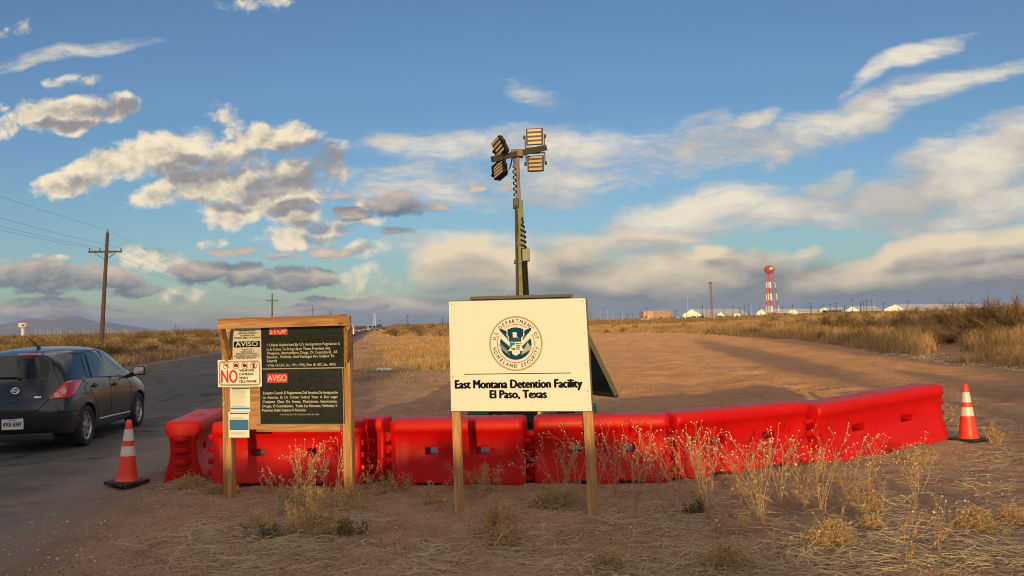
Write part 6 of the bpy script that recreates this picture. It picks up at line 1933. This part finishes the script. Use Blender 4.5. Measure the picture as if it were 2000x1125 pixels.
# bare mesquite with reaching twigs at the far right
wv, lv = shrub(77, 44, 1500, 900, 1.0, 1.0, .016, w0=.020)
for (px, pyb, s, lab) in ((1905, 704, 1.3, 'tall bare branched mesquite on the bank at the right edge, left one'), (1985, 709, 1.45, 'dense bare mesquite cut by the right edge of the view')):
    p = G(px, pyb); y = p.y + 3.2; x = p.x / p.y * y
    o = empty('mesquite', (x, y, hz(x, y) - .05), rng.random() * 6, lab, 'shrub'); o.scale = (s * 1.05, s * 1.05, s)
    link('branch', np_mesh('branch', *wv) if px < 1950 else bpy.data.meshes['branch_mesquite'], M_TWIG, o)
    if px < 1950: o.children[0].data.name = 'branch_mesquite'
    link('foliage', np_mesh('foliage', *lv), M_LEAFD, o)
# left field
cnt = 0
while cnt < 110:
    y = math.exp(rng.uniform(math.log(38), math.log(330))); u = rng.uniform(-.66, -.18); x = u * y
    if x > road_l(y) - 2.5: continue
    if y < 75 and rng.random() < .5: continue
    s = rng.uniform(.75, 1.35) * (1 + .0022 * y)
    place_shrub(int(rng.integers(0, 3)), x, y, s * 1.25, s * .9, 'dark low shrub among the dry grass of the field left of the road', 'shrubs in the field left of the road')
    cnt += 1
# verge and rise
cnt = 0
while cnt < 46:
    y = math.exp(rng.uniform(math.log(60), math.log(420))); px = rng.uniform(690, 1150); x = (px - 1000) / F * y
    if x < road_r(y) + 3 or (y < 120 and rng.random() < .6): continue
    s = rng.uniform(.6, 1.2) * (1 + .0025 * y)
    place_shrub(int(rng.integers(0, 3)), x, y, s * 1.3, s * .8, 'dark shrub on the low rise beyond the verge grass, between the two signs', 'shrubs on the far rise')
    cnt += 1
# far scrub that reads as one mass
n = 2600
Y = np.exp(rng.uniform(np.log(120), np.log(900), n)); u = rng.uniform(-.66, .66, n); X = u * Y
k_ = ((X < road_l(Y) - 4) | (X > road_r(Y) + 6)) & ~((u > -.10) & (u < .08) & (Y < 150))
X, Y = X[k_], Y[k_]
sz = rng.uniform(.5, 1.1, len(X)) * (1 + .0012 * Y)
pts = np.repeat(np.stack([X, Y, height(X, Y)], -1), 60, 0)
off = rng.standard_normal(pts.shape) * np.array([.9, .9, .42]); off[:, 2] = np.abs(off[:, 2])
pts = pts + off * np.repeat(sz, 60)[:, None]
tag(link('scrub', np_mesh('scrub', *quads(pts, np.repeat(.05 + .0007 * Y, 60))), M_LEAFD), 'far desert scrub merging into one dark band at the horizon', 'scrub', None, 'stuff')

# --- rubble on the bank foot
def stones(P, S):
    ico = np.array([(0, 0, 1), (.9, 0, .3), (.28, .86, .35), (-.73, .53, .3), (-.73, -.53, .25), (.28, -.86, .35), (.5, .5, -.5), (-.6, .1, -.6), (.2, -.6, -.55)])
    tri = [(0, 1, 2), (0, 2, 3), (0, 3, 4), (0, 4, 5), (0, 5, 1), (1, 6, 2), (2, 6, 7), (2, 7, 3), (3, 7, 4), (4, 7, 8), (4, 8, 5), (5, 8, 1), (1, 8, 6)]
    N = len(P); an = rng.random(N) * 6.28
    V = ico[None] * rng.uniform(.7, 1.2, (N, 9, 1)) * S[:, None, None] * np.array([1, .8, .6])
    c, s = np.cos(an)[:, None], np.sin(an)[:, None]
    V = np.stack([V[..., 0] * c - V[..., 1] * s, V[..., 0] * s + V[..., 1] * c, V[..., 2]], -1) + P[:, None, :]
    return V.reshape(-1, 3), (np.arange(N)[:, None, None] * 9 + np.array(tri)[None]).reshape(-1, 3)
n = 1500
u = rng.uniform(.41, .64, n); by = berm_Y(u); Y = by - .8 + rng.random(n) * 3.0 * np.clip((.66 - u) / .12, .35, 1); X = u * Y
tag(link('rubble', np_mesh('rubble', *stones(np.stack([X, Y, height(X, Y) + .01], -1), rng.uniform(.02, .075, n))), strand_mat('pale_stone', (.36, .24, .15), (.62, .47, .31))), 'pale broken stones heaped at the foot of the right bank', 'rubble', None, 'stuff')
n = 9500
Y = 4.6 + rng.random(n) ** 1.6 * 12; X = rng.uniform(-.62, .62, n) * Y
k_ = (X > road_r(Y) - 1.7 * rng.random(n) ** 2)
w_ = (fbm(X, Y, .7, 3, 131) > -.05) | (rng.random(n) < .3)
X, Y = X[k_ & w_], Y[k_ & w_]
tag(link('pebbles', np_mesh('pebbles', *stones(np.stack([X, Y, np.maximum(height(X, Y) + .002, np.where(X < road_r(Y) + .1, .010, -1))], -1), (.004 + .014 * rng.random(len(X)) ** 2.5))), M_STONE), 'small pale pebbles scattered over the dirt', 'pebbles', None, 'stuff')

# clods of dried mud over the lot
n = 9000
Y = np.exp(rng.uniform(np.log(12), np.log(75), n)); X = rng.uniform(-.10, .56, n) * Y
k_ = (Y < berm_Y(X / Y)) & (fbm(X, Y, .13, 3, 161) > -.10)
X, Y = X[k_], Y[k_]
tag(link('clods', np_mesh('clods', *stones(np.stack([X, Y, height(X, Y) + .004], -1), (.010 + .030 * rng.random(len(X)) ** 3) * (.6 + .016 * Y))), strand_mat('dry_clod', (.30, .15, .075), (.56, .33, .18))), 'crumbled dry clods over the sunlit dirt lot', 'clods', None, 'stuff')

# dark crumbs of soil in the foreground
n = 15000
Y = 4.6 + rng.random(n) ** 1.4 * 9; X = rng.uniform(-.62, .62, n) * Y
k_ = (X > road_r(Y) + .1) & ((fbm(X, Y, 1.1, 3, 171) > .0) | (rng.random(n) < .25))
X, Y = X[k_], Y[k_]
tag(link('crumbs', np_mesh('crumbs', *stones(np.stack([X, Y, height(X, Y) + .001], -1), .004 + .013 * rng.random(len(X)) ** 2.2)), strand_mat('soil_crumb', (.085, .050, .034), (.27, .165, .11))), 'small crumbs of reddish soil over the foreground dirt', 'soil', None, 'stuff')

# --- straw lying on the foreground dirt
pat = [(450, 1085, 130, 45, 900), (390, 1050, 70, 25, 260), (560, 1070, 120, 50, 600), (830, 1090, 90, 26, 520), (700, 1110, 120, 20, 240), (1000, 1060, 110, 50, 420), (1150, 1100, 150, 30, 800), (1350, 1090, 140, 36, 900),
       (1300, 1030, 110, 30, 420), (1560, 1090, 160, 36, 1000), (1420, 1000, 130, 40, 420), (1720, 1060, 150, 50, 900), (1900, 1080, 130, 45, 900), (1930, 1010, 90, 28, 700), (1700, 985, 90, 26, 380), (370, 945, 60, 14, 300), (420, 952, 40, 10, 180),
       (1940, 890, 70, 12, 220), (1720, 893, 60, 10, 200), (620, 1000, 110, 26, 420), (1080, 985, 80, 16, 300), (1600, 1040, 60, 20, 260), (1200, 1010, 90, 26, 300), (480, 1010, 70, 20, 120), (1850, 950, 120, 30, 200)]
PX, PY = [], []
for a, b, rx, ry_, c in pat:
    c = int(c * .40)
    PX.append(a + rng.standard_normal(c) * rx * .55); PY.append(np.minimum(b + rng.standard_normal(c) * ry_ * .55, 1190))
PX, PY = np.concatenate(PX), np.concatenate(PY)
hzn = 628.5 - (PX - 1000) * math.tan(R(1.6)); dyy = np.maximum(PY - hzn, 30)
Y = EYE * F / dyy * 1.0; X = (PX - 1000) / F * Y
N = len(X); K = 6; t = np.linspace(-1, 1, K)[None, :]
an = rng.random(N) * np.pi * 2; L = rng.uniform(.03, .17, N); cv = rng.standard_normal(N) * .45
ax = an[:, None] + cv[:, None] * t * 1.6
ddx, ddy = np.cos(ax), np.sin(ax)
P = np.stack([X[:, None] + np.cumsum(ddx, 1) * (L / K * 2)[:, None], Y[:, None] + np.cumsum(ddy, 1) * (L / K * 2)[:, None], np.zeros((N, K))], -1)
P[..., 2] = height(P[..., 0], P[..., 1]) + .004 + np.abs(rng.standard_normal(N))[:, None] * .022 * (1 - .5 * np.abs(t)) + (rng.random(N) < .22)[:, None] * (t + 1) * .045 * rng.random(N)[:, None]
tag(link('straw', np_mesh('straw', *tubes(P, np.full((N, K), .0016) * rng.uniform(.7, 1.5, (N, 1)), 3)), M_STRAW), 'thin pale straw strewn over the foreground dirt', 'straw', None, 'stuff')

# --- foreground weeds, each one a plant
def tall_weed(g, h, stems, spread, lean, heads, leafy):
    """dry composite: forked stalks with small round heads at the tips; local coordinates"""
    out, tips, lf = [], [], []
    K = 7; t = np.linspace(0, 1, K)
    for s in range(stems):
        an = g.random() * 6.28; sp = spread * g.uniform(.2, 1.0)
        hh = h * g.uniform(.62, 1.02)
        d = np.array([np.cos(an) * sp + lean, np.sin(an) * sp, 0])
        bow = g.standard_normal(3) * .05 * hh
        P = np.stack([np.array([0, 0, hh * x * (1 - .08 * x)]) + d * hh * x ** 1.35 + bow * np.sin(x * np.pi) for x in t]) + g.standard_normal((K, 3)) * .006 * hh
        P[0] = np.array([g.standard_normal() * .02, g.standard_normal() * .02, -.03])
        out.append((P, .0026 * (1 - .6 * t)))
        for b in range(g.integers(3, 7)):
            f = g.uniform(.42, .95); i = min(int(f * (K - 1)), K - 2); S = P[i] + (P[i + 1] - P[i]) * (f * (K - 1) - i)
            tn = P[i + 1] - P[i]; tn /= np.linalg.norm(tn)
            bd = tn + g.standard_normal(3) * .55; bd[2] = abs(bd[2]) * .8 + .25; bd /= np.linalg.norm(bd)
            bl = hh * g.uniform(.10, .26)
            Q = S + bd * bl * t[:, None] + np.array([0, 0, 1]) * (.18 * bl * t ** 2)[:, None] + g.standard_normal((K, 3)) * .004
            out.append((Q, .0019 * (1 - .4 * t)))
            tips.append(Q[-1])
            for c in range(g.integers(0, 3)):
                bd2 = bd + g.standard_normal(3) * .6; bd2[2] = abs(bd2[2]); bd2 /= np.linalg.norm(bd2)
                S2 = Q[g.integers(3, 6)]; Q2 = S2 + bd2 * bl * .5 * t[:, None]
                out.append((Q2, .0014 * np.ones(K))); tips.append(Q2[-1])
        tips.append(P[-1])
        for c in range(int(leafy * g.uniform(.6, 1.4))):
            x = g.uniform(.12, .8); i = min(int(x * (K - 1)), K - 2)
            lf.append(P[i] + (P[i + 1] - P[i]) * g.random() + g.standard_normal(3) * .012)
    V = tubes(np.stack([p for p, _ in out]), np.stack([r for _, r in out]), 3)
    tips = np.array(tips)
    if len(tips) > heads: tips = tips[np.argsort(-tips[:, 2] + g.random(len(tips)) * .25)[:heads]]
    return V, tips, np.array(lf) if len(lf) else None
def bead(P, r, g):
    n = 7; prof = [(.15, -1.0), (.8, -.5), (1.0, .1), (.7, .7), (.1, .95)]
    a = np.arange(n) * 2 * np.pi / n
    U = np.concatenate([np.stack([q * np.cos(a), q * np.sin(a), np.full(n, z)], -1) for q, z in prof])
    m = len(prof); i = np.arange(m * n).reshape(m, n)
    Q = np.stack([i[:-1], np.roll(i[:-1], -1, 1), np.roll(i[1:], -1, 1), i[1:]], -1).reshape(-1, 4)
    N = len(P); s = r * g.uniform(.7, 1.25, N)
    V = (U[None] * s[:, None, None] + P[:, None, :]).reshape(-1, 3)
    return V, (np.arange(N)[:, None, None] * (m * n) + Q[None]).reshape(-1, 4)
def weed(px, pyb, hpx, stems, spread, lean, label, seed, heads=60, leafy=7, head=.0058):
    p = G(px, pyb); s = EYE * 1.0 / (pyb - (628.5 - (px - 1000) * math.tan(R(1.6))))
    h = hpx * s
    g = np.random.default_rng(seed)
    V, tips, lf = tall_weed(g, h * 1.06, stems, spread * 1.55, lean, heads, leafy)
    o = empty('dry_weed', (p.x, p.y, hz(p.x, p.y)), 0, label, 'weed', 'tall dry weeds with round seed heads')
    link('stem', np_mesh('stem', *V), M_STALK, o)
    if heads: link('seed_heads', np_mesh('seed_heads', *bead(tips, head, g), True), M_HEAD, o)  # round dry seed heads on the stalk tips
    if lf is not None and leafy:
        q = np.concatenate([lf + g.standard_normal(lf.shape) * .006 for _ in range(2)]); q[:, 2] -= .008
        link('foliage', np_mesh('foliage', *quads(q, .016 * g.uniform(.5, 1.3, len(q)))), M_WLEAF, o)
W_ = [(590, 992, 118, 15, .30, .06, 'densest seed headed weed in front of the notice stand', 60),
      (520, 962, 34, 3, .4, -.3, 'tiny weed with three heads left of the notice stand clump', 8),
      (552, 985, 70, 5, .35, -.25, 'weed leaning left in front of the red barrier at the notice stand', 22),
      (660, 965, 118, 5, .22, .02, 'slim weed rising before the right post of the notice stand', 20),
      (640, 975, 96, 5, .3, .12, 'weed between the dense clump and the right notice stand post', 24),
      (722, 968, 70, 4, .28, .05, 'small weed between the notice stand and the middle barrier', 10),
      (674, 1118, 112, 1, .05, .48, 'single long stalk leaning right in the foreground, pale head at its tip', 4),
      (765, 950, 40, 3, .3, .1, 'low sprig at the left foot of the middle red barrier', 0),
      (1027, 1000, 118, 1, .04, .02, 'lone straight stalk between the legs of the cream sign', 5),
      (985, 1035, 46, 3, .3, .05, 'short weed with white heads in front of the cream sign left post', 9),
      (1095, 978, 118, 7, .42, -.06, 'weed arching left just before the right post of the cream sign', 34),
      (1125, 970, 146, 6, .30, .06, 'taller weed close against the right post of the cream sign', 34),
      (1205, 985, 150, 7, .32, -.12, 'spreading weed right of the cream sign, left of the pair', 34),
      (1240, 1008, 178, 10, .30, .08, 'tallest weed right of the cream sign, before the fourth barrier', 46),
      (1290, 975, 100, 5, .3, .1, 'slender weed at the gap between two red barriers', 20),
      (1384, 1012, 196, 13, .26, -.14, 'big upright weed in front of the second last red barrier, left side', 60),
      (1370, 975, 120, 5, .3, .1, 'lighter weed standing behind the big upright one', 20),
      (1486, 1018, 165, 16, .36, .02, 'bushiest straw coloured weed before the second last red barrier', 70),
      (1450, 985, 130, 6, .3, -.1, 'weed with bare forks left behind the bushiest one', 28),
      (1525, 985, 130, 7, .3, .1, 'weed just right of the bushiest one, many pale heads', 34),
      (1570, 985, 128, 8, .3, .04, 'weed in front of the joint of the last two barriers', 40),
      (1605, 992, 140, 9, .32, .12, 'weed leaning right before the left end of the last barrier', 40),
      (1655, 978, 130, 7, .35, .1, 'weed with dangling leaves before the last barrier hole', 26),
      (1640, 1010, 150, 5, .25, .85, 'long stalks sweeping far right over the bare dirt', 30),
      (1700, 960, 105, 3, .2, .03, 'thin straight stalk in front of the right barrier', 8),
      (1790, 985, 118, 6, .35, .0, 'weed below the right end of the last barrier', 24),
      (1778, 935, 78, 4, .35, .15, 'small weed close to the right end barrier holes', 14),
      (1832, 1085, 110, 5, .45, .25, 'forked weed with bare sticks in the lower right foreground', 14),
      (1775, 1105, 130, 4, .5, .35, 'sprawling bare weed at the lower right, left of the forked one', 8),
      (1545, 1125, 120, 3, .4, .3, 'leaning bare weed at the bottom edge under the tumbleweed', 3),
      (1395, 1110, 95, 3, .5, -.7, 'broken stalks leaning left at the bottom edge', 2),
      (1110, 1090, 70, 2, .4, -.5, 'two broken sticks leaning left in the foreground centre', 0),
      (1225, 1070, 60, 3, .4, .1, 'short twisted weed in the foreground right of centre', 3),
      (880, 1010, 34, 3, .4, 0, 'tiny sprig at the foot of the cream sign left post', 3),
      (1165, 965, 95, 6, .45, .3, 'weed spilling right from behind the sign right post', 24),
      (1325, 985, 150, 6, .35, -.1, 'weed reaching up before the left end of the second last barrier', 26)]
for k, a in enumerate(W_):
    weed(*a[:7], 300 + k, heads=a[7], leafy=(0 if a[7] < 5 else 6))

def plume(px, pyb, hpx, n, wpx, label, seed, mat=None, cat_='weed', name='feathery_weed'):
    """low bush of soft upright spikes"""
    p = G(px, pyb); s = EYE / (pyb - (628.5 - (px - 1000) * math.tan(R(1.6))))
    g = np.random.default_rng(seed); h, w = hpx * s, wpx * s
    st, lf = [], []
    K = 5; t = np.linspace(0, 1, K)
    for k in range(n):
        b = np.array([g.standard_normal() * w * .28, g.standard_normal() * w * .22, 0]); hh = h * g.uniform(.45, 1.0)
        tip = b + np.array([g.standard_normal() * .22 * hh + b[0] * .4, g.standard_normal() * .22 * hh, hh])
        P = b + (tip - b) * t[:, None] + g.standard_normal((K, 3)) * .01
        P[0, 2] = -.02
        st.append(P); m = int(70 + 60 * hh / h)
        f = g.random(m); C = b + (tip - b) * f[:, None]
        C = C + g.standard_normal((m, 3)) * (.016 + .020 * (1 - np.abs(2 * f - .9)))[:, None]
        C[:, 2] = np.abs(C[:, 2]); lf.append(C)
    o = empty(name, (p.x, p.y, hz(p.x, p.y)), 0, label, cat_, 'low feathery dry weeds' if mat is None else 'low green weeds')
    link('stem', np_mesh('stem', *tubes(np.stack(st), np.full((n, K), .0022), 3)), M_STALK if mat is None else mat, o)
    C = np.concatenate(lf)
    link('foliage', np_mesh('foliage', *quads(C, .0085 * g.uniform(.5, 1.4, len(C)))), mat or M_PLUME, o)
for k, a in enumerate([(585, 1045, 60, 16, 90, 'feathery weed at the front of the clump before the notice stand, left part'), (640, 1048, 62, 18, 90, 'feathery weed at the front of the clump before the notice stand, right part'),
          (560, 1005, 55, 14, 80, 'feathery weed left behind the tall clump at the notice stand'), (625, 1000, 60, 18, 90, 'feathery weed under the tall seed headed clump'), (690, 1000, 50, 12, 60, 'feathery weed at the right notice stand post'),
          (520, 1030, 36, 8, 50, 'low feathery weed at the left end of the notice stand clump'), (745, 965, 45, 8, 50, 'feathery sprig at the gap before the middle barrier'), (790, 960, 40, 8, 50, 'feathery sprig at the foot of the middle barrier, left end'),
          (935, 962, 62, 16, 70, 'feathery weed rising behind the cream sign left post'), (840, 985, 42, 7, 34, 'small feathery weed left of the cream sign left post'), (952, 1035, 66, 14, 60, 'upright feathery spikes in front of the cream sign, left pair'),
          (992, 1040, 62, 14, 60, 'upright feathery spikes in front of the cream sign, right pair'), (1942, 872, 46, 8, 26, 'small feathery weed right of the far right cone'), (1690, 1000, 60, 14, 70, 'feathery weed on bare dirt below the last barrier'),
          (1790, 905, 36, 12, 60, 'feathery weed at the foot of the right end barrier'), (1560, 905, 30, 5, 30, 'sprig showing above the joint behind the last barrier'), (1420, 1045, 45, 10, 60, 'soft weed under the big upright one in the right foreground')]):
    plume(*a, 500 + k)
for k, a in enumerate([(525, 1052, 26, 8, 50, 'dark green tuft at the left front of the notice stand clump'), (690, 1046, 30, 9, 60, 'dark green tuft at the right front of the notice stand clump'), (1360, 1000, 20, 7, 40, 'small green tuft under the big weed by the barriers'),
]):
    plume(*a, 600 + k, M_GREENW, 'weed', 'green_tuft')

def tumble(px, pyb, wpx, hpx, label, seed):
    p = G(px, pyb); s = EYE / (pyb - (628.5 - (px - 1000) * math.tan(R(1.6))))
    g = np.random.default_rng(seed); w, h = wpx * s * .5, hpx * s
    N, K = 520, 6; t = np.linspace(0, 1, K)
    an = g.random(N) * 6.28; el = np.arcsin(g.random(N)); r = g.uniform(.35, 1, N)
    d = np.stack([np.cos(an) * np.cos(el) * w, np.sin(an) * np.cos(el) * w * .7, np.sin(el) * h], -1)
    c = g.standard_normal((N, 3)) * .25 * w
    P = d[:, None, :] * (r[:, None, None] * t[None, :, None]) + c[:, None, :] * np.sin(t * 3.0)[None, :, None]
    P[..., 2] = np.abs(P[..., 2])
    C = P[g.integers(0, N, 2600), g.integers(2, K, 2600)] + g.standard_normal((2600, 3)) * .014; C[:, 2] = np.abs(C[:, 2])
    o = empty('tumbleweed', (p.x, p.y, hz(p.x, p.y) - .01), 0, label, 'tumbleweed', 'matted tumbleweeds on the dirt')
    link('twig', np_mesh('twig', *tubes(P, np.full((N, K), .0017), 3)), M_STALK, o)
    link('foliage', np_mesh('foliage', *quads(C, .0080 * g.uniform(.5, 1.5, 2600))), M_PLUME, o)
for k, a in enumerate([(1625, 1062, 105, 62, 'large matted golden tumbleweed in the right foreground'), (1100, 990, 110, 45, 'flat matted tumbleweed at the foot of the cream sign right post'), (1060, 992, 60, 36, 'small tumbleweed left of the flat one at the sign'),
          (1905, 1030, 90, 46, 'tumbleweed at the right edge, left of two'), (1975, 1025, 80, 44, 'tumbleweed cut by the right edge of the view'), (1700, 1030, 60, 30, 'small flattened tumbleweed right of the large golden one'),
          (1420, 1108, 100, 52, 'pale tangled tumbleweed at the bottom right of centre'), (372, 953, 80, 26, 'flattened tumbleweed against the end of the turned barrier'), (415, 965, 50, 20, 'small tumbleweed at the left notice stand post'),
          (620, 1030, 70, 40, 'matted tumbleweed inside the notice stand clump'), (985, 1060, 90, 40, 'tumbleweed below the feathery spikes before the cream sign'), (1190, 1110, 80, 36, 'dark tangled tumbleweed at the bottom centre')]):
    tumble(*a, 700 + k)

# two slim trees on the bank behind the camera, their shadows stripe the lot
for (x, y, w, h) in ((5.2, -24, 1.9, 3.0), (9.4, -25, 2.2, 3.6), (15.5, -24, 2.4, 2.6)):
    o = empty('mesquite', (x, y, hz(x, y) - .1), 1.0, 'mesquite standing on the bank behind the viewpoint', 'tree', 'trees on the bank behind the viewpoint')
    o.scale = (w, w, h)
    link('branch', pm[2][1], M_TWIG, o); link('foliage', pm[2][0], M_LEAFD, o)

# ------------------------------------------------------------------ thin evening haze over the whole plain
hm_ = bpy.data.materials.new('haze'); hm_.use_nodes = True
ht = hm_.node_tree; ht.nodes.clear()
pv = nd(ht, 'ShaderNodeVolumePrincipled', {'Color': (.37, .53, .98, 1), 'Density': 1.1e-4, 'Anisotropy': 0.0})
ho = ht.nodes.new('ShaderNodeOutputMaterial'); ht.links.new(pv.outputs[0], ho.inputs['Volume'])
tag(MB().box(-15000, 15000, -15000, 15000, -6, 175).obj('haze', hm_), 'pale blue evening haze over the plain', 'haze', None, 'stuff')
